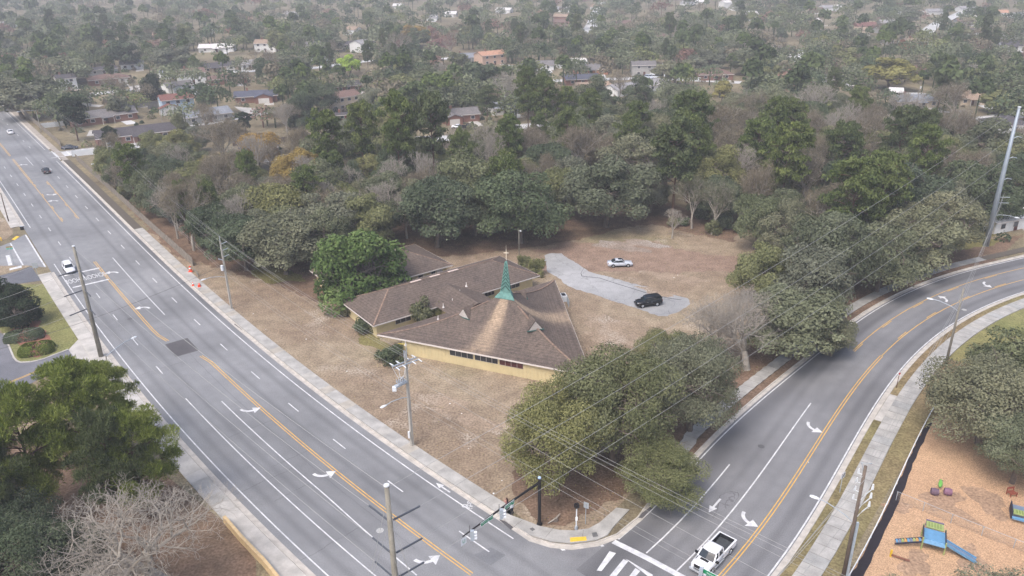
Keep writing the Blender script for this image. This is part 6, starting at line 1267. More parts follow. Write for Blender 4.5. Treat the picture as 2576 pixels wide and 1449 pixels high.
b = MB(); b.box(tuple(-XA*1.9+Vector((0, 0, 9.3))), (.5, .45, .55)); b.build('control_box', m_lamp, P2)
b = MB(); b.box(tuple(-XA*.35+Vector((0, 0, 1.9))), (.25, .3, .9)); b.build('meter_box', m_lamp, P2)
for k, (a0, z0, e0) in enumerate(((-1.6, 12.2, 10.4), (-.7, 12.2, 10.3), (.7, 12.2, 10.3), (1.6, 12.2, 10.2))):
    a = XA*a0+AL*.9+Vector((0, 0, z0)); e = -XA*(.5+.2*k)+Vector((0, 0, e0)); m_ = a.lerp(e, .5)-Vector((0, 0, .9)); b = MB(); b.tube([tuple(a), tuple(m_), tuple(e)], .025, 5); b.build('jumper', m_lamp, P2)
lamp(P2, (0, 0, 7.3), tuple(-XA*3.3+Vector((0, 0, 7.5))))
# P0 further along the fence
p0 = g(291, 462); P0 = pole('utility_pole', 'utility pole with transformer and lamp behind the board fence', p0, 11.5, .2, .13, m_pole2, 6)
for z in (11.2, 10.3, 9.4): b = MB(); b.beam((0, 0, z), tuple(AC*.9+Vector((0, 0, z+.15))), .1, .1); b.build('side_arm', m_galv, P0)
b = MB(); b.revolve([(0, 0), (.25, .02), (.25, .9), (0, 1)], 10, tuple(-AC*.4+Vector((0, 0, 6.7)))); b.build('transformer', m_lamp, P0); lamp(P0, (0, 0, 6.0), tuple(-AC*4.2+Vector((0, 0, 6.4))))
pf = main(256, -7.4); PF = pole('street_lamp', 'street lamp by the white fence at the side street corner', pf, 8.0, .14, .09, m_pole, 6); lamp(PF, (0, 0, 7.6), tuple(-AC*5.2+Vector((0, 0, 8.0))), .06)
# left transmission pole and centre pole
pl = (-65.307, 109.916); PL_ = pole('transmission_pole', 'tall round concrete pole beside the pavement and driveway apron', pl, 18.7, .38, .2, m_pole2, 10)
pc = (-9.9, 49.4); PC = pole('transmission_pole', 'tall round concrete pole with guy wires standing over the junction', pc, 20.8, .34, .19, m_pole2, 10)
b = MB(); b.revolve([(.2, 0), (.24, .02), (.22, .12), (0, .16)], 10, (0, 0, 20.8)); b.build('cap', m_lamp, PC); b = MB(); b.revolve([(.2, 0), (.24, .02), (.22, .12), (0, .16)], 10, (0, 0, 18.7)); b.build('cap', m_lamp, PL_)
def pyt(ix, iy, y): return tl(ix, iy, 0, y)[1]
ZC = [20.6, zat(pc, pyt(1, 3, 905)), zat(pc, pyt(1, 3, 1235)), zat(pc, pyt(1, 3, 1480))]
ZL = [18.4, zat(pl, pyt(0, 1, 1265)), zat(pl, pyt(0, 2, 15)), zat(pl, pyt(0, 2, 200))]
pb = (99.6, 153.8); PB = pole('steel_pole', 'very tall tapering steel power pole on the grass verge', pb, 28.8, .62, .26, m_steel, 12)
ZB = [28.4, zat(pb, (350+345/1.81)*.644), zat(pb, (350+490/1.81)*.644), zat(pb, (350+640/1.81)*.644)]
b = MB(); b.revolve([(.26, 0), (.32, .03), (.3, .2), (0, .25)], 10, (0, 0, 28.8)); b.build('cap', m_lamp, PB)
for z in ZB[1:]:
    b = MB(); b.tube([(.2, 0, z), (1.2, .1, z+.35), (2.1, .2, z+.1)], .08, 6); b.build('insulator_arm', m_galv, PB)
for z in (zat(pb, (350+760/1.81)*.644), zat(pb, (350+800/1.81)*.644)): b = MB(); b.beam((0, 0, z), (2.2, -.6, z+.1), .1, .1); b.build('side_arm', m_galv, PB)
lamp(PB, (.3, 0, zat(pb, (350+890/1.81)*.644)), (3.4, -1.8, zat(pb, (350+885/1.81)*.644)))
def strain(t, z, d, parent_name='strain_insulator', L=2.6):
    b = MB(); a = d*.35+Vector((0, 0, z)); e = d*(.35+L)+Vector((0, 0, z-.15)); b.tube([tuple(a), tuple(e)], .09, 6); b.build(parent_name, m_ins, t); return Vector(t.location)+e
def dirto(a, b): v = Vector((b[0]-a[0], b[1]-a[1], 0)); return v.normalized()
TR = 'transmission lines over the junction'
for k in range(4):
    e = strain(PC, ZC[k], dirto(pc, pb)) if k else Vector((*pc, ZC[k])); wire('bright power line slanting from the centre pole up to the steel pole', tuple(e), (pb[0]-.3, pb[1], ZB[k]), 1.6, .024, None, TR)
    e = strain(PC, ZC[k], dirto(pc, pl)) if k else Vector((*pc, ZC[k])); e2 = strain(PL_, ZL[k], dirto(pl, pc)) if k else Vector((*pl, ZL[k])); wire('power line between the two tall concrete poles along the main road', tuple(e), tuple(e2), 1.0, .024, None, 'power lines between the tall concrete poles')
    off = g(*tl(0, 2, -900, 150+k*180), 15.5-k*1.8); e = strain(PL_, ZL[k], dirto(pl, off)) if k else Vector((*pl, ZL[k])); wire('power line leaving the tall concrete pole over the clipped lawn', tuple(e), (off[0], off[1], 15.5-k*1.8), .8, .022, None, 'power lines over the clipped lawn')
for k, (dx, dy, z) in enumerate(((4.5, -5, 19.8), (-5, -4, 19.8), (5.5, -3.5, ZC[1]), (-6, -3, ZC[1]), (5, -6, ZC[2]))): wire('guy wire of the tall concrete pole over the junction', (pc[0], pc[1], z), (pc[0]+dx, pc[1]+dy, .1), 0, .016, None, 'guy wires of the junction pole')
# distribution lines along the church side
pn = main(-78, -8.5)
PN = pole('utility_pole', 'utility pole across the junction beyond the pavement', pn, 13.5, .25, .16, m_pole, 4)
for k, (o, z0, z1, z2, z3) in enumerate(((1.1, 11.3, 12.7, 12.3, 12.2), (1.1, 10.4, 11.5, 12.3, 11.4), (.9, 9.5, 10.3, 12.3, 10.6), (0, 11.5, 13.8, 13.2, 13.2), (.2, 7.0, 7.2, 7.3, 7.3), (.2, 6.4, 6.6, 6.5, 6.6))):
    oo = (1.6, .7, -1.6, 0, .2, .2)[k]; gk = 'overhead lines along the church side of the road'; lb = 'overhead line strung between concrete poles past the church'; mm = m_wire
    wire(lb, (p0[0]+AC.x*o, p0[1]+AC.y*o, z0), (p1[0]+AC.x*o, p1[1]+AC.y*o, z1), .9, .016, mm, gk)
    wire(lb, (p1[0]+AC.x*o, p1[1]+AC.y*o, z1), (p2[0]+AC.x*oo, p2[1]+AC.y*oo, z2), .8, .016, mm, gk)
    wire(lb, (p2[0]+AC.x*oo, p2[1]+AC.y*oo, z2), (pn[0]+AC.x*oo, pn[1]+AC.y*oo, z3), 1.1, .016, mm, gk)
    q = main(330, -9); wire(lb, (p0[0]+AC.x*o, p0[1]+AC.y*o, z0), (q[0], q[1], z0), 1.2, .016, mm, gk)
off = g(*tl(0, 2, -300, 700), 8); wire('dark cable crossing the main road to the pole with the lamp', (p1[0], p1[1], 8.6), (off[0], off[1], 8), .9, .025, m_wired)
# side road poles
p3 = g(2119, 1462); P3 = pole('utility_pole', 'dark wooden pole with transformer taps beside the playground pavement', p3, 14.0, .22, .15, m_woodp, 8)
p4 = g(2378, 922); P4 = pole('utility_pole', 'weathered pole with lamp beside the playground oak', p4, 12.9, .2, .13, m_pole2, 8)
sd = Vector((math.cos(side_dir(20)), math.sin(side_dir(20)), 0)); sc = Vector((-sd.y, sd.x, 0))
b = MB(); b.tube([tuple(sc*0+Vector((0, 0, 13.2))), tuple(sc*.4+Vector((0, 0, 14.2))), tuple(-sc*.5+Vector((0, 0, 14.5)))], .05, 6); b.build('bracket', m_galv, P3)
for k, z in enumerate((13.0, 12.0, 11.0, 10.0)):
    b = MB(); c = sc*.5+Vector((0, 0, z)); b.tube([(0, 0, z), tuple(c)], .04, 5); b.tube([tuple(c), tuple(c+Vector((0, 0, .5)))], [.12, .06], 6); b.build('insulator', m_lamp, P3)
    if k: b = MB(); c = -sc*.95+Vector((0, 0, z-.2)); b.tube([tuple(c), tuple(c+Vector((0, 0, .55)))], [.14, .08], 8); b.tube([tuple(c), tuple(-sc*.5+Vector((0, 0, z-1.0))), tuple(-sc*.15+Vector((0, 0, z-1.8)))], .05, 6); b.build('cable_terminator', m_lamp, P3)
b = MB(); b.box(tuple(-sc*.3+Vector((0, 0, 3.8))), (.22, .22, 7.5)); b.build('cable_guard', M('pale_grey_conduit', lin(168, 180, 190), .6), P3)
lamp(P3, (0, 0, 7.3), tuple(sc*3.6+Vector((0, 0, 8.6)))); lamp(P4, (0, 0, 9.2), tuple(sc*3.6+Vector((0, 0, 10.2))))
for k, (o, z) in enumerate(((-.5, 13.4), (0, 13.0), (.5, 12.2), (.1, 9.0))):
    wire('line strung between the playground pole and the weathered pole', (p3[0]+sc.x*o, p3[1]+sc.y*o, z), (p4[0]+sc.x*o*.6, p4[1]+sc.y*o*.6, z-1.2), .5, .02, None, 'lines along the side road')
    wire('line strung from the weathered pole to the steel pole', (p4[0]+sc.x*o*.6, p4[1]+sc.y*o*.6, z-1.2), (pb[0]+1.2, pb[1], 11.5-k*.7), .6, .02, None, 'lines along the side road bend')
    q = side(-30, -9); wire('line leaving the playground pole across the junction', (p3[0]+sc.x*o, p3[1]+sc.y*o, z), (q[0], q[1], z), .5, .02, None, 'lines from the playground pole')
ps = g(22, 558); PS = pole('utility_pole', 'short plain wooden pole on the far pavement', ps, 7.2, .14, .1, m_woodp, 7)
# lamp whose mast hides behind the roadside pine
ql = g(*tl(0, 2, 1065, 690), 8.0); qh = g(*tl(0, 2, 1325, 507), 8.6); QL = pole('street_lamp', 'street lamp reaching over the main road from behind the pine', ql, 8.2, .12, .08, m_pole2, 7); lamp(QL, (0, 0, 8.0), rel(QL, (qh[0], qh[1], 8.6)), .05)
# yard lamp by the car park
yl_ = g(1306, 647); YL = pole('yard_lamp', 'thin wooden lamp post at the edge of the car park', yl_, 6.0, .1, .07, m_pole2, 6); b = MB(); b.revolve([(0, 0), (.16, .03), (.18, .2), (.1, .32), (0, .34)], 10, (.35, -.1, 5.6)); b.beam((0, 0, 5.85), (.35, -.1, 5.9), .05, .05); b.build('lamp_head', m_lamp, YL)
# tall thin poles in the neighbourhood
for f, h, lb in ((tl(0, 0, 1640, 1280), 10, 'utility pole with transformer before the pale blue house'), (tl(0, 0, 655, 1000), 9, 'utility pole beside the white two storey house'), (tl(2, 0, 1515, 930), 9, 'utility pole behind the weathered light grey roof'), (tl(2, 0, 1500, 800), 9, 'utility pole beside the grey two storey house'), (tl(3, 0, 1485, 1100), 10, 'dark utility pole before the blue-grey roof'), (tl(1, 0, 2495, 1170), 9, 'utility pole beside the blue-grey bungalow')):
    q = pole('utility_pole', lb, g(*f), h, .14, .09, m_pole2, 6); b = MB(); b.revolve([(0, 0), (.22, .02), (.22, .8), (0, .85)], 8, (.35, 0, h-2.2)); b.build('transformer', m_lamp, q); b = MB(); b.beam((-.9, 0, h-.4), (.9, 0, h-.4), .1, .1); b.build('crossarm', m_woodp, q)
# ------------------------------------------------------------------ traffic signal at the corner
m_sgreen = M('sign_green', lin(30, 140, 96), .5, .04, 1); m_swhite = M('sign_white', lin(232, 234, 236), .5, .03, 1); m_sback = M('sign_back', lin(170, 176, 182), .5, .06, 2, metal=.2)
def sign_text(parent, body, c, d, up, size, m, n, name='lettering'):
    me = textmesh(body, size); me.materials.append(m); o = bpy.data.objects.new(name, me); col.objects.link(o); o.parent = parent
    d, up, n = Vector(d).normalized(), Vector(up).normalized(), Vector(n).normalized(); o.matrix_local = Matrix(((d.x, up.x, n.x, c[0]+n.x*.03), (d.y, up.y, n.y, c[1]+n.y*.03), (d.z, up.z, n.z, c[2]+n.z*.03), (0, 0, 0, 1))); return o
def blade(t, body, c, d, w, h, n, sub=None):
    d, n = Vector(d).normalized(), Vector(n).normalized(); up = Vector((0, 0, 1)); c = Vector(c)
    b = MB(); b.add([tuple(c+d*x+up*z+n*q) for q in (-.02, .012) for x, z in ((-w/2, -h/2), (w/2, -h/2), (w/2, h/2), (-w/2, h/2))], [(0, 1, 2, 3), (7, 6, 5, 4), (0, 4, 5, 1), (1, 5, 6, 2), (2, 6, 7, 3), (3, 7, 4, 0)]); s_ = b.build('street_name_sign', m_swhite, t)
    b = MB(); b.add([tuple(c+d*x+up*z+n*.02) for x, z in ((-w/2+.03, -h/2+.03), (w/2-.03, -h/2+.03), (w/2-.03, h/2-.03), (-w/2+.03, h/2-.03))], [(0, 1, 2, 3)]); b.build('sign_face', m_sgreen, s_)
    sign_text(s_, body, c+up*(.08 if sub else 0), d, up, n=n, size=h*.62 if len(body) < 10 else h*.5, m=m_swhite)
    if sub:
        b = MB(); e = c-up*(h*.33); b.add([tuple(e+d*x+up*z+n*.03) for x, z in ((-.45, -.03), (.15, -.03), (.15, -.1), (.4, .0), (.15, .1), (.15, .03), (-.45, .03))], [(0, 1, 2, 3, 4, 5, 6)]); b.build('arrow', m_swhite, s_)
def signal_head(t, c, face, name='signal_head'):
    c, f = Vector(c), Vector(face).normalized(); s = Vector((-f.y, f.x, 0)); up = Vector((0, 0, 1)); b = MB(); b.box(tuple(c), (.36, .36, 1.15), math.atan2(f.y, f.x)); hd = b.build(name, m_galv, t)
    for k, cl in enumerate(((150, 40, 34), (160, 120, 40), (40, 110, 80))):
        q = c+up*(.36-.36*k)+f*.18; b = MB(); pts = [(q+(s*math.cos(w)+up*math.sin(w))*.15) for w in np.linspace(-.6, math.pi+.6, 9)]; pts2 = [p+f*.3 for p in pts]
        b.add([tuple(p) for p in pts]+[tuple(p) for p in pts2], [(i, i+1, 10+i-1+1-1, 9+i) if False else (i, i+1, 9+i+1, 9+i) for i in range(8)]); b.build('visor', m_lamp, hd)
        b = MB(); b.add([tuple(q+(s*math.cos(w)+up*math.sin(w))*.13+f*.01) for w in np.linspace(0, 2*math.pi, 12, endpoint=False)], [tuple(range(12))]); b.build('lens', M('lens_%d' % k, lin(*cl), .3), hd)
sp_ = (2.68, 69.18); SG = thing('traffic_signal', 'black traffic signal mast with long arm and green street name signs', 'traffic signal', (sp_[0], sp_[1], 0))
b = MB(); b.tube([(0, 0, -.2), (0, 0, .15), (0, 0, .16), (0, 0, 6.3)], [.32, .32, .2, .17], 12); b.build('mast', m_black, SG, smooth=False); b = MB(); b.revolve([(.17, 0), (.2, .02), (.18, .14), (0, .2)], 12, (0, 0, 6.3)); b.build('cap', M('pale_blue_cap', lin(176, 200, 226), .5), SG)
A0 = Vector((0, 0, 5.75)); A1 = Vector((-7.83, -8.6, 6.0)); b = MB(); b.tube([tuple(A0), tuple(A0.lerp(A1, .5)+Vector((0, 0, .12))), tuple(A1)], [.15, .11, .07], 8); b.build('mast_arm', m_black, SG)
ad = (A1-A0); ad.z = 0; ad.normalize(); an = Vector((ad.y, -ad.x, 0)); an = an if an.y < 0 else -an
at_ = lambda t: A0.lerp(A1, t)+Vector((0, 0, .12*math.sin(math.pi*t)))
blade(SG, 'Craven Rd', at_(.43)+an*.16-Vector((0, 0, .1)), -ad, 1.45, .5, an, True); blade(SG, 'Deermoss Wy', at_(.72)+an*.14-Vector((0, 0, .1)), -ad, 1.75, .5, an, True)
for t_ in (.55, .915):
    signal_head(SG, at_(t_)+an*.3-Vector((0, 0, .35)), an+ad*-.9); b = MB(); q = at_(t_); b.tube([tuple(q), tuple(q+Vector((0, 0, .7)))], .03, 5); b.build('detector', m_black, SG)
b = MB(); q = at_(1.0)+an*.1-Vector((0, 0, .5)); b.add([tuple(q+ad*x+Vector((0, 0, z))) for x, z in ((-.38, -.45), (.38, -.45), (.38, .45), (-.38, .45))], [(0, 1, 2, 3)]); s_ = b.build('turn_sign', m_swhite, SG)
sign_text(s_, '\u21b0' if False else 'U', q-Vector((0, 0, .05)), -ad, (0, 0, 1), .55, m_sgreen, an, 'symbol')
# second mast arm across the junction, its sign just in view
B0 = Vector((*g(*tl(2, 3, 2420, 1640), 6.0), 6.0)); B1 = Vector((*g(*tl(2, 3, 1830, 1330), 6.0), 6.0)); S2 = thing('traffic_signal', 'second signal mast arm with Baymeadows sign over the stop line', 'traffic signal', (B0.x, B0.y, 0))
b = MB(); b.tube([(0, 0, -.2), (0, 0, 6.3)], [.2, .17], 12); b.build('mast', m_black, S2); o0 = Vector((B0.x, B0.y, 0)); b = MB(); b.tube([(0, 0, 5.9), tuple(B1-o0)], [.15, .07], 8); b.build('mast_arm', m_black, S2)
bd = (B1-B0); bd.z = 0; L2 = bd.length; bd.normalize(); bn = Vector((bd.y, -bd.x, 0)); bn = bn if bn.y < 0 else -bn
blade(S2, 'Baymeadows Rd', (B0-o0)+bd*(L2*.60)+bn*.18, -bd, 2.6, .55, bn); signal_head(S2, (B1-o0)-bd*.9-Vector((0, 0, .35))+bn*.25, -bn+bd*.2)
# ------------------------------------------------------------------ small street furniture
def post_sign(name, label, p, h, shape, m, w=.6, hh=.75, ang=0.0, pm=None):
    t = thing(name, label, 'sign', (p[0], p[1], 0), ang); b = MB(); b.beam((0, 0, -.1), (0, 0, h), .06, .06); b.build('post', pm or m_galv, t)
    b = MB(); b.box((0, -.05, h-hh/2), (w, .02, hh)); f = b.build('sign_panel', m, t); return t, f
t, f = post_sign('road_sign', 'white lane-shift sign on the playground side of the side road', g(2112, 1240), 2.9, 0, m_swhite, .75, .75, R(35))
for s in (-1, 1):
    b = MB(); b.tube([(s*.2, -.075, 2.25), (s*.1, -.075, 2.45), (s*.1, -.075, 2.55), (s*.22, -.075, 2.8)], .04, 4); b.build('arrow', m_black, f)
t, f = post_sign('road_sign', 'small red and white sign on a thin rusty post at the kerb', g(*tl(3, 2, 1290, 1005)), 2.7, 0, m_swhite, .35, .55, R(20), M('rusty_post', lin(110, 72, 56), .8)); b = MB(); b.box((0, -.065, 2.43), (.3, .01, .3)); b.build('red_panel', M('sign_red', lin(196, 44, 56), .5), f)
cpn = g(*tl(2, 3, 738, 930)); t, f = post_sign('road_sign', 'street sign seen from behind on the corner verge', cpn, 3.0, 0, m_sback, .6, .8, R(150))
pb_ = g(*tl(2, 3, 645, 985)); t = thing('pedestrian_signal', 'pedestrian button post with black signal head at the corner', 'signal', (pb_[0], pb_[1], .1)); b = MB(); b.tube([(0, 0, 0), (0, 0, .45)], [.2, .15], 4); b.build('base', m_galv, t); b = MB(); b.tube([(0, 0, .4), (0, 0, 3.0)], .07, 8); b.build('post', m_lamp, t); b = MB(); b.box((0, 0, 3.2), (.45, .4, .5), .4); b.build('signal_head', m_black, t); b = MB(); b.box((0, -.09, 1.5), (.26, .06, .5)); b.build('button_panel', m_swhite, t)
ls = g(*tl(0, 1, 145, 1220)); t = thing('street_name_post', 'green street name sign at the side street mouth by the hydrant', 'sign', (ls[0], ls[1], 0)); b = MB(); b.beam((0, 0, 0), (0, 0, 4.0), .07, .07); b.build('post', m_galv, t); b = MB(); b.box((0, 0, 3.7), (1.2, .04, .3), .3); b.build('sign_panel', M('faded_green', lin(110, 178, 160), .6), t); b = MB(); b.box((0, 0, 4.05), (1.2, .04, .25), .3); b.build('sign_panel', M('tan_panel', lin(160, 140, 80), .6), t)
ls = g(*tl(0, 1, 385, 1345)); t, f = post_sign('road_sign', 'grey-backed sign pair on the pavement by the parking lane', ls, 3.2, 0, m_sback, 1.0, 1.1, R(15))
hy = g(*tl(0, 1, 15, 970)); t = thing('fire_hydrant', 'yellow fire hydrant on the dry corner lawn', 'hydrant', (hy[0], hy[1], 0)); b = MB(); b.revolve([(.17, 0), (.17, .06), (.12, .08), (.12, .55), (.16, .58), (.13, .7), (.05, .8), (0, .82)], 12); b.build('barrel', M('hydrant_yellow', lin(228, 190, 60), .5), t); b = MB(); b.tube([(-.22, 0, .45), (.22, 0, .45)], .06, 8); b.build('nozzle', MATS['hydrant_yellow'], t)
tb = g(*tl(0, 1, 225, 860)); t = thing('utility_box', 'dark utility box on the side street pavement', 'box', (tb[0], tb[1], 0)); b = MB(); b.box((0, 0, .4), (.6, .5, .8)); b.build('cabinet', m_black, t); b = MB(); b.box((0, 0, .83), (.66, .56, .06)); b.build('lid', m_galv, t)
m_or = M('cone_orange', lin(238, 84, 52), .6, .06, 2); m_cw = M('cone_white', lin(236, 236, 236), .6, .03, 2)
def cone(label, p, z=.14):
    t = thing('traffic_cone', label, 'traffic cone', (p[0], p[1], z)); b = MB(); b.box((0, 0, .03), (.45, .45, .06)); b.revolve([(.18, .06), (.12, .35)], 10); b.revolve([(.09, .55), (.06, .72), (0, .72)], 10); b.build('body', m_or, t); b = MB(); b.revolve([(.122, .35), (.09, .55)], 10); b.build('white_band', m_cw, t)
z2 = lambda x, y: g((700+x/3.45)*.644, (900+y/3.45)*.644)
t = thing('traffic_drum', 'orange and white traffic channelizer on the pavement edge', 'traffic cone', (*z2(155, 562), .12)); b = MB(); b.box((0, 0, .05), (.8, .7, .1)); b.revolve([(.3, .1), (.24, .6)], 12); b.revolve([(.2, .9), (.17, 1.15), (0, 1.15)], 12); b.build('body', m_or, t); b = MB(); b.revolve([(.24, .6), (.2, .9)], 12); b.build('white_band', m_cw, t)
cone('small orange cone standing by the gutter', z2(190, 752)); t = thing('fallen_drum', 'orange traffic drum lying flat on the pavement', 'traffic cone', (*z2(272, 760), .3), R(20)); b = MB(); b.revolve([(0, -.6), (.28, -.6), (.25, 0), (.2, .6), (0, .6)], 12, axis='y'); b.build('body', m_or, t); b = MB(); b.revolve([(.262, -.2), (.252, 0), (.245, .12)], 12, axis='y'); b.build('band', M('cone_pink', lin(250, 160, 150), .6), t)
a, e = z2(205, 555), z2(262, 635); t = thing('guard_rail', 'short low wooden rail barrier beside the orange cones', 'barrier', (a[0], a[1], 0))
for k in (0, .5, 1):
    q = (e[0]-a[0])*k, (e[1]-a[1])*k; b = MB(); b.box((q[0], q[1], .5), (.1, .1, 1.0)); b.build('post', m_pole2, t)
for z in (.45, .9): b = MB(); b.beam((0, 0, z), (e[0]-a[0], e[1]-a[1], z), .06, .14); b.build('rail', m_pole2, t)
st_ = g(*tl(2, 3, 440, 895)); t = thing('tree_stump', 'pale broken stump on the corner leaf litter', 'stump', (st_[0], st_[1], 0)); b = MB(); b.tube([(0, 0, -.1), (0, 0, .35)], [.32, .24], 8); b.build('stump', m_bark, t); b = MB(); b.tube([(-.9, -.5, .1), (0, 0, .35), (.5, .6, .5)], [.06, .1, .07], 6); b.build('branch', m_barkl, t)
# hedges, sign bed on the clipped lawn
hp = g(*tl(0, 2, 375, 640)); t = thing('hedge', 'rounded clipped hedge on the green lawn', 'hedge', (hp[0], hp[1], .05), R(20)); r = np.random.default_rng(5); n_ = 3600; dv = unit(r.normal(size=(n_, 3))); dv[:, 2] = np.abs(dv[:, 2]); q = np.sign(dv)*np.abs(dv)**.55*np.array([2.6, 1.9, 1.35]); V, F = cards(q, dv+r.normal(size=(n_, 3))*.4, .09, .13, r); o = bpy.data.objects.new('foliage', np_mesh('hedge', V, F, np.clip(.3+.4*dv[:, 2]*0+r.normal(size=n_)*.25+.2, 0, 1), [LM['hedge']])); col.objects.link(o); o.parent = t
hp = g(*tl(0, 2, 250, 510)); t = thing('hedge', 'darker clipped hedge behind the rounded hedge', 'hedge', (hp[0], hp[1], .05), R(20)); o = bpy.data.objects.new('foliage', o.data); col.objects.link(o); o.parent = t; o.scale = (1.15, .8, 1.1); o.material_slots[0].link = 'OBJECT'; o.material_slots[0].material = LM['oakdark']
hp = g(*tl(0, 2, 700, 840)); t = thing('hedge', 'clipped bush beside the driveway stop line', 'hedge', (hp[0], hp[1], .05)); o = bpy.data.objects.new('foliage', o.data); col.objects.link(o); o.parent = t; o.scale = (.9, .9, 1.2)
sg = g(*tl(0, 2, 310, 280)); t = thing('monument_sign', 'white sign half hidden under the dark rounded tree', 'sign', (sg[0], sg[1], 0), R(30)); b = MB(); b.box((0, 0, .5), (2.4, .5, 1.0)); b.build('plinth', MATS['tan_stucco'], t); b = MB(); b.box((0, 0, 1.3), (2.2, .35, .9), 0, 0, (.8, 1)); b.build('sign_panel', m_swhite, t)
# pipe-work and gate beside the church east eave
q = g((1300+2110/2.342)*.644, (900+640/2.342)*.644); t = thing('condenser_unit', 'white rooftop-style cooling unit in a fenced corner beside the church', 'machine', (q[0], q[1], 0), R(100)); b = MB(); b.box((0, 0, .6), (1.6, 1.0, 1.1)); b.build('cabinet', m_lamp, t); b = MB(); b.box((0, 0, 1.17), (1.1, .7, .06)); b.build('fan_grille', m_black, t)
q = g((1300+2150/2.342)*.644, (900+680/2.342)*.644); t = thing('iron_fence', 'short grey iron picket fence by the church east wall', 'fence', (q[0], q[1], 0), R(95))
for k in range(10): b = MB(); b.tube([(k*.28-1.3, 0, 0), (k*.28-1.3, 0, 1.5)], .025, 5); b.build('picket', m_galv, t)
for z in (.3, 1.3): b = MB(); b.beam((-1.4, 0, z), (1.4, 0, z), .05, .05); b.build('rail', m_galv, t)
# litter
rl = random.Random(9); ml = M('litter_white', lin(240, 240, 238), .7)
for k, (px, py) in enumerate(((1520, 620), (1900, 1020), (1475, 625), (1695, 700), (1705, 692), (1770, 722), (640, 790), (770, 855), (668, 830), (870, 935), (1130, 1015), (1160, 1040), (1180, 1130), (1240, 1240), (1390, 1180), (2035, 1165), (2180, 1280), (1260, 1210))):
    p = g(px, py); b = MB(); w = rl.uniform(.14, .3); b.add([(0, 0, .02), (w, .05, .05), (w*.8, w, .02), (.05, w*.8, .08)], [(0, 1, 2, 3)]); o = b.build('litter_scrap', ml); o.location = (p[0], p[1], .03); o.rotation_euler = (0, 0, rl.uniform(0, 6)); tag(o, 'scrap of white paper litter lying on the ground', 'litter', 'paper scraps on the ground')

for k, (p, z_) in enumerate(((g(*tl(3, 2, 1972, 216)), .011), (g(*tl(1, 3, 1247, 992)), .0145), (main(70, 8.6), .0145), (side(24, 5.6), .011))):
    b = MB(); n_ = 18; b.add([(p[0]+.42*math.cos(w), p[1]+.42*math.sin(w), z_) for w in np.linspace(0, 2*math.pi, n_, endpoint=False)], [tuple(range(n_))]); o = b.build('manhole_cover', M('manhole_%d' % k, lin(178, 178, 176) if k < 2 else lin(96, 96, 98), .7, .2, 6, speck=.2), main_road if k in (1, 2) else side_road)
# ------------------------------------------------------------------ vehicles
def carpaint(name, rgb, rough=.25): return M('car_'+name, rgb, rough, .03, .6, spec=.6)
PAINT = dict(white=carpaint('white', lin(238, 240, 244)), silver=carpaint('silver', lin(196, 202, 212)), black=carpaint('black', lin(22, 24, 28)), dark=carpaint('dark', lin(48, 42, 46)), grey=carpaint('grey', lin(110, 114, 120)), navy=carpaint('navy', lin(44, 52, 70)))
m_cglass = M('car_glass', lin(34, 44, 52), .08, .2, .5, spec=.8); m_tyre = M('tyre_rubber', lin(30, 30, 32), .9, .1, 3); m_rim = M('wheel_rim', lin(172, 176, 182), .4, .08, 3, metal=.4); m_chrome = M('chrome_trim', lin(206, 210, 214), .25, .05, 2, metal=.5); m_head = M('headlight_glass', lin(226, 230, 234), .15, .04, 2); m_tail = M('tail_light', lin(150, 26, 28), .3, .05, 2); m_blacktrim = M('black_trim', lin(26, 26, 28), .7, .08, 2); m_plate = M('number_plate', lin(216, 218, 214), .6)
def wheel(t, x, y, r, w, side_):
    b = MB(); b.revolve([(r*.62, -w/2), (r*.94, -w/2), (r, -w*.3), (r, w*.3), (r*.94, w/2), (r*.62, w/2)], 20, (x, y, r), 'y'); wo = b.build('wheel', m_tyre, t, smooth=True)
    b = MB(); yy = y+side_*w*.42; b.revolve([(r*.64, side_*w*.08+0), (r*.6, 0), (r*.2, side_*w*.05), (0, side_*w*.06)], 16, (x, yy, r), 'y'); b.build('rim', m_rim, wo)
    b = MB()
    for k in range(5):
        a = k*2*math.pi/5; b.beam((x, yy+side_*.03, r), (x+math.cos(a)*r*.56, yy+side_*.03, r+math.sin(a)*r*.56), .05, .07)
    b.build('spokes', m_chrome, wo)
def loft(b, secs, mi=0, cap=True):
    n = len(secs[0]); vs = [p for s in secs for p in s]; fs = []
    for i in range(len(secs)-1):
        for k in range(n): fs.append((i*n+k, i*n+(k+1) % n, (i+1)*n+(k+1) % n, (i+1)*n+k))
    if cap: fs += [tuple(range(n))[::-1], tuple((len(secs)-1)*n+k for k in range(n))]
    b.add(vs, fs, mi)
SPEC = {   # stations: x (rear -1 .. front 1, half length), half width, sill z, belt z ; greenhouse: base x0,x1 roof x0,x1
 'sedan': dict(L=4.95, W=1.88, H=1.46, r=.34, axle=(-.58, .60), st=((-1, .74, .42, .66), (-.97, .88, .28, .90), (-.80, .94, .22, .97), (-.35, .95, .2, .97), (.22, .95, .2, .94), (.60, .94, .2, .86), (.90, .86, .24, .76), (1.0, .66, .36, .58)), gh=(-.70, .36, -.36, .12), gw=(.86, .66)),
 'suv': dict(L=4.95, W=1.96, H=1.86, r=.40, axle=(-.56, .60), st=((-1, .82, .5, .9), (-.98, .93, .38, 1.1), (-.80, .96, .32, 1.16), (-.2, .97, .3, 1.16), (.34, .97, .3, 1.14), (.62, .96, .3, 1.10), (.92, .90, .36, 1.0), (1.0, .80, .45, .80)), gh=(-.97, .42, -.88, .22), gw=(.90, .76)),
}
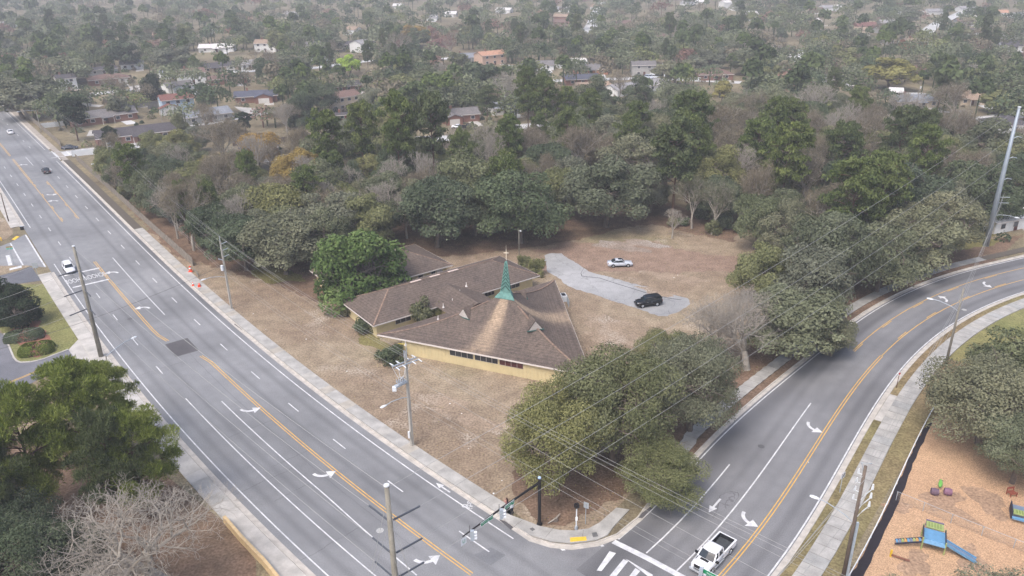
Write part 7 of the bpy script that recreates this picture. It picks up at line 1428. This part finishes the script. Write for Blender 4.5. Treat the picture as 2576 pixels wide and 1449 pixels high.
def car(kind, name, label, p, heading, paint, z=0.02, k=1.0, extra=(), group=None, cat='car'):
    s = SPEC[kind]; hl, hw, H, r = s['L']/2, s['W']/2, s['H'], s['r']; t = thing(name, label, cat, (p[0], p[1], z), heading, group, (k, k, k)); b = MB(); secs = []
    for x, w, z0, z1 in s['st']:
        X, Wd = x*hl, w*hw; m = z0+(z1-z0)*.55; c = .88 if kind == 'sedan' else .93
        secs.append([(X, -Wd*.93, z0), (X, -Wd, m*.8), (X, -Wd*.985, m+.1), (X, -Wd*c, z1), (X, 0, z1+.035), (X, Wd*c, z1), (X, Wd*.985, m+.1), (X, Wd, m*.8), (X, Wd*.93, z0)])
    loft(b, secs); body = b.build('body', paint, t, smooth=True)
    a = body.data; 
    b0, b1, r0, r1 = (q*hl for q in s['gh']); w0, w1 = s['gw'][0]*hw, s['gw'][1]*hw; zb = s['st'][3][3]+.0; b = MB(); f_ = .5
    ring = lambda xa, xb, w, z, cr=.06: [(xa, -w*.94, z), (xa+(xb-xa)*.5, -w, z), (xb, -w*.9, z), (xb+cr, 0, z), (xb, w*.9, z), (xa+(xb-xa)*.5, w, z), (xa, w*.94, z), (xa-cr, 0, z)]
    loft(b, [ring(b0, b1, w0, zb-.06), ring(b0+(r0-b0)*.55, b1+(r1-b1)*.55, w0+(w1-w0)*.5, zb+(H-zb)*.6), ring(r0, r1, w1, H-.09)], cap=False); b.build('windows', m_cglass, t, smooth=False)
    b = MB(); loft(b, [ring(r0-.04, r1+.05, w1*1.05, H-.11), ring(r0+.06, r1-.04, w1*.97, H-.02), ring(r0+.3, r1-.25, w1*.7, H)]); b.build('roof', paint, t, smooth=True)
    for sy in (-1, 1):
        b = MB()
        for (xa, xb, w_) in ((b0, r0, .09), (b1, r1, .07), ((b0+b1)/2-.05, (r0+r1)/2-.05, .08)): b.beam((xa, sy*w0*.955, zb-.05), (xb, sy*w1*1.0, H-.08), w_, .06)
        if kind == 'suv': b.beam((b0+(b1-b0)*.25, sy*w0*.985, zb-.05), (r0+(r1-r0)*.28, sy*w1*1.02, H-.08), .12, .06)
        b.build('pillars', paint, t)
        for ax in s['axle']:
            b = MB(); X = ax*hl; b.revolve([(0, 0), (r*1.16, 0), (r*1.16, .02)], 18, (X, sy*(hw*.955), r*.98), 'y'); b.build('wheel_arch', m_blacktrim, t); wheel(t, X, sy*(hw-.10), r, .23, sy)
        b = MB(); b.box((hl*.90, sy*hw*.62, .68 if kind == 'sedan' else .92), (.22, .34, .14), -sy*.35); b.build('headlight', m_head, t)
        b = MB(); b.box((-hl*.965, sy*hw*.68, .80 if kind == 'sedan' else 1.0), (.14, .34, .16 if kind == 'sedan' else .34), sy*.12); b.build('tail_light', m_tail, t)
        b = MB(); b.box((b1-.12, sy*(hw+.07), zb+.02), (.12, .2, .14)); b.build('mirror', paint, t)
        b = MB(); b.box((0, sy*hw*.955, s['st'][3][2]+.08), (hl*.95, .05, .14)); b.build('sill', m_blacktrim, t)
        for x_ in (-.12, .2): b = MB(); b.box((x_*hl, sy*hw*.962, zb-.16), (.2, .03, .04)); b.build('door_handle', m_chrome, t)
    b = MB(); b.box((hl*.975, 0, .55 if kind == 'sedan' else .72), (.08, hw*.75, .2)); b.build('grille', m_blacktrim, t); b = MB(); b.box((-hl*.99, 0, .62), (.05, .5, .14)); b.build('number_plate', m_plate, t)
    if 'sunroof' in extra: b = MB(); b.box(((r0+r1)/2+.25, 0, H-.005), (.7, .8, .03)); b.build('sunroof', m_cglass, t)
    if 'rack' in extra:
        for sy in (-1, 1): b = MB(); b.beam((r0+.2, sy*w1*.86, H+.04), (r1-.2, sy*w1*.86, H+.04), .05, .06); b.build('roof_rail', m_chrome if paint is not PAINT['black'] else m_blacktrim, t)
    if 'spare' in extra: b = MB(); b.box((-hl*1.02, 0, 1.05), (.16, .7, .6)); b.build('tailgate_panel', m_blacktrim, t)
    return t
def pickup(label, p, heading, paint, z=.02, dark=False, k=1.0):
    t = thing('pickup_truck', label, 'pickup', (p[0], p[1], z), heading, None, (k, k, k)); hl, hw = 3.05, 1.0; b = MB()
    sec = lambda X, w, z0, z1: [(X, -w*.95, z0), (X, -w, (z0+z1)/2), (X, -w*.95, z1), (X, 0, z1+.03), (X, w*.95, z1), (X, w, (z0+z1)/2), (X, w*.95, z0)]
    loft(b, [sec(-.45, hw, .5, 1.22), sec(.9, hw, .5, 1.22), sec(1.5, hw, .5, 1.22), sec(2.3, hw*.98, .52, 1.20), sec(2.85, hw*.94, .55, 1.12), sec(3.0, hw*.86, .6, .98)]); b.build('body', paint, t, smooth=True)
    b = MB()      # bed: floor, two sides, front wall
    for sy in (-1, 1): b.box((-1.75, sy*(hw-.06), .86), (2.6, .12, .76)); b.box((-1.75, sy*(hw-.02), 1.2), (2.6, .1, .06))
    b.box((-.5, 0, .9), (.08, 1.8, .66)); b.build('bed_side', paint, t)
    b = MB(); b.box((-1.75, 0, .62), (2.5, 1.76, .08)); b.build('bed_floor', M('bed_liner', lin(70, 74, 78), .8, .15, 3), t)
    for sy in (-1, 1): b = MB(); b.box((-1.75, sy*(hw-.14), .88), (2.46, .04, .52)); b.build('bed_liner', M('bed_liner_dark', lin(44, 46, 50), .8, .12, 3), t)
    b = MB(); b.box((-3.03, 0, .88), (.1, 1.86, .66)); b.build('tailgate', paint, t); b = MB(); b.box((-2.96, 0, .9), (.04, 1.7, .5)); b.build('tailgate_liner', MATS['bed_liner_dark'], t)
    b = MB(); b.box((-3.12, 0, .6), (.2, 1.8, .18)); b.build('rear_bumper', m_chrome, t)
    ring = lambda xa, xb, w, z_: [(xa, -w*.97, z_), ((xa+xb)/2, -w, z_), (xb, -w*.9, z_), (xb+.1, 0, z_), (xb, w*.9, z_), ((xa+xb)/2, w, z_), (xa, w*.97, z_), (xa-.02, 0, z_)]
    b = MB(); loft(b, [ring(-.46, 1.62, .93, 1.18), ring(-.40, 1.2, .86, 1.62), ring(-.36, .95, .80, 1.84)], cap=False); b.build('windows', m_cglass, t)
    b = MB(); loft(b, [ring(-.44, 1.0, .85, 1.80), ring(-.40, .92, .80, 1.90), ring(-.2, .6, .6, 1.94)]); b.build('roof', paint, t, smooth=True)
    for sy in (-1, 1):
        b = MB()
        for xa, xb in ((1.6, .98), (.62, .5), (-.42, -.36)): b.beam((xa, sy*.925, 1.16), (xb, sy*.815, 1.83), .12, .06)
        b.build('pillars', paint, t)
        for X in (-1.85, 1.95): b = MB(); b.revolve([(0, 0), (.47, 0), (.47, .02)], 18, (X, sy*.965, .42), 'y'); b.build('wheel_arch', m_blacktrim, t); wheel(t, X, sy*.9, .42, .27, sy)
        b = MB(); b.box((2.88, sy*.7, .92), (.2, .36, .2), -sy*.3); b.build('headlight', m_head, t); b = MB(); b.box((-3.04, sy*.9, .95), (.1, .12, .4)); b.build('tail_light', m_tail, t)
        b = MB(); b.box((1.35, sy*1.2, 1.28), (.14, .3, .26)); b.beam((1.4, sy*.92, 1.2), (1.35, sy*1.1, 1.24), .05, .05); b.build('mirror', m_blacktrim, t)
        b = MB(); b.beam((-.4, sy*1.02, .46), (1.4, sy*1.02, .46), .12, .06); b.build('running_board', m_chrome, t)
        for x_ in (.0, .75): b = MB(); b.box((x_, sy*.985, 1.02), (.22, .03, .05)); b.build('door_handle', m_chrome, t)
    b = MB(); b.box((2.98, 0, .86), (.12, 1.05, .34)); b.build('grille', m_blacktrim, t); b = MB(); b.box((3.04, 0, .86), (.06, 1.05, .06)); b.build('grille_bar', m_chrome, t)
    b = MB(); b.box((3.06, 0, .58), (.22, 1.9, .2)); b.build('front_bumper', m_chrome, t)
    b = MB(); b.beam((1.7, -.8, 1.235), (2.2, -.8, 1.225), .06, .02); b.box((1.85, 0, 1.245), (.3, .9, .03)); b.build('cowl', m_blacktrim, t)
    return t
def gh(a, b): return math.atan2(b[1]-a[1], b[0]-a[0])
a, e = g(2373*.644, 1047*.644), g(2468*.644, 1044*.644)
car('sedan', 'sedan', 'silver four door sedan with sunroof parked on the dry lawn', g(1559, 669), gh(a, e), PAINT['silver'], .04, 1.02, ('sunroof',))
car('suv', 'suv', 'black boxy off-road car parked on the pale car park', g(1630, 768), gh(g(1665, 763), g(1598, 772)), PAINT['black'], .04, .98, ('rack', 'spare'))
pp = side(1.2, 1.75); pickup('white crew cab pickup with dark empty bed waiting at the stop line', pp, side_dir(0)+math.pi, PAINT['white'])
car('suv', 'suv', 'silver-white SUV with roof rails driving at the school crossing', main(101.5, 12.0), main_dir(100)+math.pi, PAINT['white'], .01, .95, ('rack',))
car('sedan', 'sedan', 'dark sedan driving away in the middle lane', main(191.5, 1.7), main_dir(190), PAINT['dark'], .01)
car('sedan', 'sedan', 'white sedan driving away at the far end of the main road', main(261, 1.6), main_dir(260), PAINT['white'], .01)
def park(label, ix, x, y, hd, pt, kind='sedan'): car(kind, 'parked_car', label, g(*tl(ix, 0, x, y)), hd, PAINT[pt], .012)
park('white car parked on the drive beside the black pickup', 1, 2035, 1290, R(-10), 'white'); pickup('black pickup parked on the drive beside the white car', g(*tl(1, 0, 2130, 1300)), R(-12), PAINT['black'])
park('white van-like car on the drive of the grey two storey house', 2, 1375, 790, R(-60), 'silver', 'suv'); park('white car next to the van-like car', 2, 1440, 790, R(-60), 'white', 'suv')
park('car parked under the oaks beside the white two storey house', 0, 605, 955, R(20), 'silver'); car('sedan', 'parked_car', 'dark car parked behind the board fence at the street corner', g(*tl(0, 1, 705, 50)), R(15), PAINT['navy'], .012)
park('white car before the salmon-roofed house', 3, 1960, 478, R(0), 'white'); park('silver car behind the white car by the salmon-roofed house', 3, 2030, 480, R(5), 'silver'); park('car driving on the pale far street', 3, 1510, 325, R(60), 'grey'); park('dark car parked on the drive of the dark hip-roofed house', 3, 1330, 390, R(30), 'grey'); park('red-roofed car by the chimney house', 3, 1300, 330, R(30), 'white'); park('white car at the blue-doored house', 0, 1985, 955, R(10), 'white'); park('white car parked at the low gabled house', 0, 2380, 735, R(0), 'white')
# ------------------------------------------------------------------ playground
t = thing('edging_rail', 'white edging rail along the black strip beside the playground', 'rail', (*side(10, -9.95), 0)); o = side(10, -9.95)
for k in range(26):
    s0, s1 = -8+k*2.25, -8+(k+1)*2.25; a, e = side(s0, -9.9-.008*s0), side(s1, -9.9-.008*s1); A_, E_ = (a[0]-o[0], a[1]-o[1]), (e[0]-o[0], e[1]-o[1])
    b = MB(); b.beam((*A_, .42), (*E_, .42), .1, .1); b.build('rail', m_swhite, t); b = MB(); b.box((*A_, .2), (.09, .09, .42), side_dir(s0)); b.build('post', m_swhite, t)
# chain link fence: posts, top rail, thin mesh wires
m_link = M('chain_link', lin(168, 156, 146), .6, .1, 2)
cp_ = [g(*tl(3, 3, x, y)) for x, y in ((1285, 690), (1555, 800), (1835, 920), (2145, 1045), (2465, 1172), (2800, 1310))]
t = thing('chain_link_fence', 'see-through chain link fence across the mulch playground', 'fence', (cp_[0][0], cp_[0][1], 0)); o = cp_[0]
for k, (a, e) in enumerate(zip(cp_, cp_[1:])):
    A_, E_ = np.array(a)-o, np.array(e)-o; b = MB(); b.tube([(*A_, 0), (*A_, 1.3)], .035, 6); b.build('post', m_galv, t); b = MB(); b.tube([(*A_, 1.25), (*E_, 1.25)], .022, 5); b.build('top_rail', m_galv, t)
    b = MB(); L = np.linalg.norm(E_-A_); n = int(L/.12)
    for j in range(n):
        for s in (-1, 1):
            x0 = j/n; x1 = min(1, max(0, x0+s*1.2/L)); p, q = A_+(E_-A_)*x0, A_+(E_-A_)*x1; b.beam((*p, .03), (*q, 1.25), .005, .005)
    w = b.build('wire_mesh', m_link, t); w['kind'] = 'stuff'
m_pb = M('play_blue', lin(104, 152, 190), .6, .1, 1.5); m_pb2 = M('play_steel_blue', lin(118, 134, 156), .6, .1, 1.5); m_pg = M('play_green', lin(156, 170, 110), .6, .1, 2); m_py = M('play_yellow', lin(232, 196, 60), .5); m_pd = M('play_dark', lin(56, 58, 74), .6); m_po = M('play_orange', lin(206, 158, 92), .6)
def rect(t, name, m, c, ux, uy, w, d, th, z):
    ux = Vector((*ux, 0)).normalized(); uy = Vector((-ux.y, ux.x, 0)); c = Vector((*c, z)); b = MB()
    pts = [c+ux*(a*w/2)+uy*(q*d/2) for a, q in ((-1, -1), (1, -1), (1, 1), (-1, 1))]; b.slab([(p.x, p.y) for p in pts], z-th/2, z+th/2); return b.build(name, m, t)
mw = grassmat('scuffed_mulch', [(.3, lin(160, 134, 114)), (.7, lin(176, 150, 128))], [(.3, (.85, .84, .83, 1)), (.7, (1.1, 1.08, 1.06, 1))], thr=.55, thr_col=lin(196, 172, 150))
for k, (x_, y_, rx_, ry_) in enumerate(((1300, 760, 1.6, .9), (1750, 690, 2.6, 1.6), (1480, 1330, 2.4, 1.2), (2050, 1290, 2.2, 1.3), (2200, 700, 3, 1.6), (1950, 830, 2, .7))): blob(*g(*tl(3, 3, x_, y_)), rx_, ry_, .4*k, .034+.001*k, mw, 'scuffed_hollow', 30, 70+k)
pt = g(*tl(3, 3, 1650, 1140)); U = np.array(g(*tl(3, 3, 1740, 1060)))-np.array(g(*tl(3, 3, 1590, 1020))); ua = math.atan2(U[1], U[0])
t = thing('play_tower', 'blue-decked play tower with green panel and step bridge on the mulch', 'playground', (*pt, 0), ua)
t.scale = (.88, .88, .88)
for x in (-1.2, 1.2):
    for y in (-1.3, 1.3): b = MB(); b.box((x, y, .9), (.14, .14, 1.8)); b.build('post', m_pg, t)
b = MB(); b.box((0, .15, 1.35), (2.3, 2.0, .12)); b.build('deck', m_pb, t); b = MB(); b.box((0, -1.2, 1.28), (2.3, .8, .1)); b.build('deck', M('play_sky_blue', lin(122, 166, 200), .5), t); b = MB(); b.box((-1.2, .1, 1.5), (.1, 2.4, .5)); b.build('side_panel', m_pd, t); b = MB(); b.box((1.2, .1, 1.5), (.1, 2.4, .5)); b.build('side_panel', m_pd, t)
b = MB(); b.box((.05, 1.95, 1.45), (1.9, 1.3, .08)); gp_ = b.build('green_panel', m_pg, t)
for k in range(5): b = MB(); b.box((-.6+k*.32, 1.95, 1.5), (.1, .85, .06)); b.build('slot', M('play_green_dark', lin(120, 138, 76), .7), gp_)
b = MB(); b.box((.05, 2.6, 1.2), (1.95, .1, .9)); b.build('side_panel', M('play_purple', lin(120, 110, 140), .6), t)
for k in range(9):
    b = MB(); b.box((-1.5-k*.3, -1.05-.10*k, 1.15-.06*k), (.24, .62, .07), R(8)); b.build('step', (m_pb, m_po, m_pg, m_pb2)[k % 4], t)
for s in (-.4, .4): b = MB(); b.beam((-1.3, -.95+s, 1.1), (-4.1, -1.95+s, .55), .08, .22); b.build('stringer', m_pd, t)
b = MB()
for s in (-.42, .42): b.beam((1.2, -.5+s, 1.35), (4.6, -.9+s, .2), .1, .3)
b.build('slide_side', m_pb, t); b = MB(); b.add([(1.2, -.9, 1.3), (4.6, -1.3, .15), (4.6, -.5, .15), (1.2, -.1, 1.3)], [(0, 1, 2, 3)]); b.build('slide_bed', m_pb2, t)
a, e = g(*tl(3, 3, 1230, 1255)), g(*tl(3, 3, 1420, 1320)); t = thing('balance_beam', 'low brown balance beam with yellow end post', 'playground', (*a, 0)); b = MB(); b.box((0, 0, .45), (.16, .16, .9)); b.build('end_post', m_py, t); b = MB(); b.beam((0, 0, .3), (e[0]-a[0], e[1]-a[1], .3), .14, .18); b.build('beam', M('brown_timber', lin(140, 100, 84), .8, .15, 3), t)
pt = g(*tl(3, 3, 2520, 870)); t = thing('play_house', 'grey and blue play frame with green slatted panel at the mulch edge', 'playground', (*pt, 0), ua); b = MB(); b.box((0, .3, .5), (1.7, 1.5, .9)); b.build('body', m_pb2, t); b = MB(); b.box((0, -.35, 1.0), (1.5, .9, .1)); gp_ = b.build('green_panel', m_pg, t)
for k in range(4): b = MB(); b.box((-.4+k*.27, -.35, 1.07), (.1, .6, .05)); b.build('slot', MATS['play_green_dark'], gp_)
b = MB(); b.box((0, -1.0, .6), (1.6, .35, .2)); b.build('blue_step', m_pb, t); b = MB(); b.box((-.85, .2, .8), (.1, 2.0, 1.0)); b.build('side_panel', m_pd, t)
pt = g(*tl(3, 3, 1725, 560)); t = thing('spring_rider', 'green spring rider toy on the mulch', 'playground', (*pt, 0), R(60)); b = MB(); b.tube([(0, 0, 0), (0, 0, .4)], .1, 8); b.build('spring', m_pd, t); b = MB(); b.tube([(-.55, 0, .45), (-.2, 0, .55), (.2, 0, .6), (.55, 0, .75)], [.1, .24, .22, .12], 8); b.build('seat', M('toy_green', lin(112, 176, 84), .5), t); b = MB(); b.tube([(.35, -.25, .8), (.35, .25, .8)], .035, 6); b.build('handle', m_pd, t)
for (x, y, lb, cl) in ((1670, 630, 'grey-purple rider barrel on the mulch', (108, 90, 104)), (1802, 630, 'purple rider barrel on the mulch', (132, 98, 118))):
    pt = g(*tl(3, 3, x, y)); t = thing('toy_barrel', lb, 'playground', (*pt, 0), R(70)); b = MB(); b.revolve([(0, -.4), (.38, -.4), (.46, 0), (.38, .4), (.3, .4), (.3, -.2), (0, -.2)], 12, (0, 0, .42), 'y'); b.build('barrel', M('toy_%d' % x, lin(*cl), .7, .15, 3), t); b = MB(); b.tube([(-.3, 0, .03), (.3, 0, .03)], .06, 6); b.build('base', m_pd, t)
pt = g(*tl(3, 3, 2445, 640)); t = thing('picnic_chair', 'small red-brown wooden slatted seat beside the leaning oak', 'seat', (*pt, 0), R(10)); mr = M('red_brown_timber', lin(150, 84, 66), .8, .15, 3)
for k in range(4): b = MB(); b.box((0, -.3+k*.2, .45), (.9, .14, .05)); b.build('slat', mr, t)
for x in (-.4, .4):
    for y in (-.3, .3): b = MB(); b.box((x, y, .3 if y < 0 else .5), (.08, .08, .6 if y < 0 else 1.0)); b.build('leg', mr, t)
b = MB(); b.box((0, .32, .85), (.9, .05, .25)); b.build('backrest', mr, t)
# ------------------------------------------------------------------ people
def figure(label, p, heading, shirt, pants, skin, hairc, arms, h=1.75, z=.14, long_hair=False):
    t = thing('person', label, 'person', (p[0], p[1], z), heading); s = h/1.75
    J = {'pel': (0, 0, .95, .15), 'sp1': (0, 0, 1.12, .145), 'chest': (0, 0, 1.34, .165), 'neck': (0.01, 0, 1.5, .06), 'head0': (.02, 0, 1.58, .09), 'head1': (.025, 0, 1.66, .105), 'head2': (.02, 0, 1.75, .07)}
    E = [('pel', 'sp1'), ('sp1', 'chest'), ('chest', 'neck'), ('neck', 'head0'), ('head0', 'head1'), ('head1', 'head2')]
    for sd_, sy in (('l', 1), ('r', -1)):
        st = .10 if sy > 0 else -.08
        J.update({'hip'+sd_: (0, .10*sy, .88, .115), 'knee'+sd_: (.03+st*.4, .11*sy, .49, .075), 'ank'+sd_: (st, .12*sy, .09, .05), 'toe'+sd_: (st+.2, .13*sy, .04, .042)})
        E += [('pel', 'hip'+sd_), ('hip'+sd_, 'knee'+sd_), ('knee'+sd_, 'ank'+sd_), ('ank'+sd_, 'toe'+sd_)]
        el, wr, hn = arms[sd_]; J.update({'sh'+sd_: (0, .19*sy, 1.41, .075), 'el'+sd_: (*el, .05), 'wr'+sd_: (*wr, .036), 'ha'+sd_: (*hn, .04)}); E += [('chest', 'sh'+sd_), ('sh'+sd_, 'el'+sd_), ('el'+sd_, 'wr'+sd_), ('wr'+sd_, 'ha'+sd_)]
        hv = Vector(hn); dv = (hv-Vector(wr)).normalized(); sd = Vector((-dv.y, dv.x, 0)) if abs(dv.z) < .9 else Vector((1, 0, 0))
        for q in range(4):
            nm = 'f%d%s' % (q, sd_); J[nm] = (*(hv+dv*(.06+.012*(q in (1, 2)))+sd*(.018*(q-1.5))), .011); E.append(('ha'+sd_, nm))
        J['th'+sd_] = (*(hv+dv*.02+sd*.055), .012); E.append(('ha'+sd_, 'th'+sd_))
    nm = list(J); me = bpy.data.meshes.new('body'); me.from_pydata([tuple(c*s for c in J[n][:3]) for n in nm], [(nm.index(a), nm.index(b_)) for a, b_ in E], [])
    o = bpy.data.objects.new('body', me); col.objects.link(o); o.parent = t; o.modifiers.new('skin', 'SKIN'); me.attributes
    if not me.skin_vertices:
        with bpy.context.temp_override(object=o, active_object=o): bpy.ops.mesh.customdata_skin_add()
    sv = me.skin_vertices[0].data
    for i, n in enumerate(nm): sv[i].radius = (J[n][3]*s,)*2; sv[i].use_root = (n == 'pel')
    ss = o.modifiers.new('sub', 'SUBSURF'); ss.levels = 1; ss.render_levels = 2
    m, tr, b, tc = newmat('figure_'+shirt[0], .8, .2); sp__ = tr.nodes.new('ShaderNodeSeparateXYZ'); tr.links.new(tc.outputs['Object'], sp__.inputs[0]); mp = tr.nodes.new('ShaderNodeMath'); mp.operation = 'DIVIDE'; mp.inputs[1].default_value = h; tr.links.new(sp__.outputs[2], mp.inputs[0])
    rp = tr.nodes.new('ShaderNodeValToRGB'); rp.color_ramp.interpolation = 'CONSTANT'; el_ = rp.color_ramp.elements; st_ = [(0, lin(30, 30, 34)), (.055, pants), (.545, shirt[1]), (.845, skin), (.955, hairc)]
    while len(el_) < len(st_): el_.new(.5)
    for k, (pp_, c_) in enumerate(st_): el_[k].position = pp_; el_[k].color = c_
    tr.links.new(mp.outputs[0], rp.inputs[0]); tr.links.new(rp.outputs[0], b.inputs['Base Color']); me.materials.append(m)
    hb_ = MB(); c0 = Vector((-.015*s, 0, 1.685*s)); hb_.revolve([(.001, -.02), (.098*s, -.01), (.112*s, .03), (.1*s, .085), (.06*s, .125), (0, .135)], 14, tuple(c0))
    if long_hair: hb_.tube([(-.07, 0, 1.66*s), (-.12, 0, 1.5*s), (-.13, 0, 1.3*s)], [.1, .11, .07], 8)
    hb_.build('hair', M('hair_'+shirt[0], hairc, .7, .1, 20), t, smooth=True)
    fb = MB(); fb.tube([(.115*s, 0, 1.645*s), (.135*s, 0, 1.625*s)], [.012, .016], 5); fb.build('nose', M('skin_'+shirt[0], skin, .6), t)
    for sy in (-1, 1): fb = MB(); fb.box((.112*s, sy*.035, 1.665*s), (.02, .03, .014)); fb.build('eye', m_black, t); fb = MB(); fb.box((.01, sy*.108*s, 1.64*s), (.04, .02, .06)); fb.build('ear', MATS['skin_'+shirt[0]], t)
    return t
zz = lambda x, y: g((1750+x/4.14)*.644, (1800+y/4.14)*.644)
hang = lambda sy: ((-.02, .27*sy, 1.14), (.06, .28*sy, .92), (.08, .28*sy, .83))
figure('person in a white shirt and dark trousers standing at the corner', zz(1038, 880), R(150), ('white', lin(226, 230, 236)), lin(34, 36, 48), lin(150, 108, 86), lin(34, 26, 24), dict(l=hang(1), r=hang(-1)), 1.82)
figure('person in a rose patterned top with long dark hair behind the signal arm', zz(955, 820), R(120), ('rose', lin(176, 128, 124)), lin(70, 60, 66), lin(190, 146, 124), lin(58, 30, 30), dict(l=((.22, .24, 1.22), (.34, .14, 1.36), (.40, .10, 1.43)), r=((.22, -.24, 1.22), (.34, -.14, 1.36), (.40, -.10, 1.43))), 1.7, long_hair=True)
# ------------------------------------------------------------------ haze: even air over the whole place
hb = MB(); hb.box((0, 2600, 30.0), (6200, 6000, 64.0)); hz = hb.build('haze', [], None)
hm = bpy.data.materials.new('haze_air'); hm.use_nodes = True; t = hm.node_tree; t.nodes.remove(t.nodes['Principled BSDF'])
pv = t.nodes.new('ShaderNodeVolumePrincipled'); pv.inputs['Color'].default_value = (.93, .95, 1.0, 1); pv.inputs['Density'].default_value = .00047; pv.inputs['Anisotropy'].default_value = .0
t.links.new(pv.outputs[0], t.nodes['Material Output'].inputs['Volume']); hz.data.materials.append(hm); hz['kind'] = 'stuff'
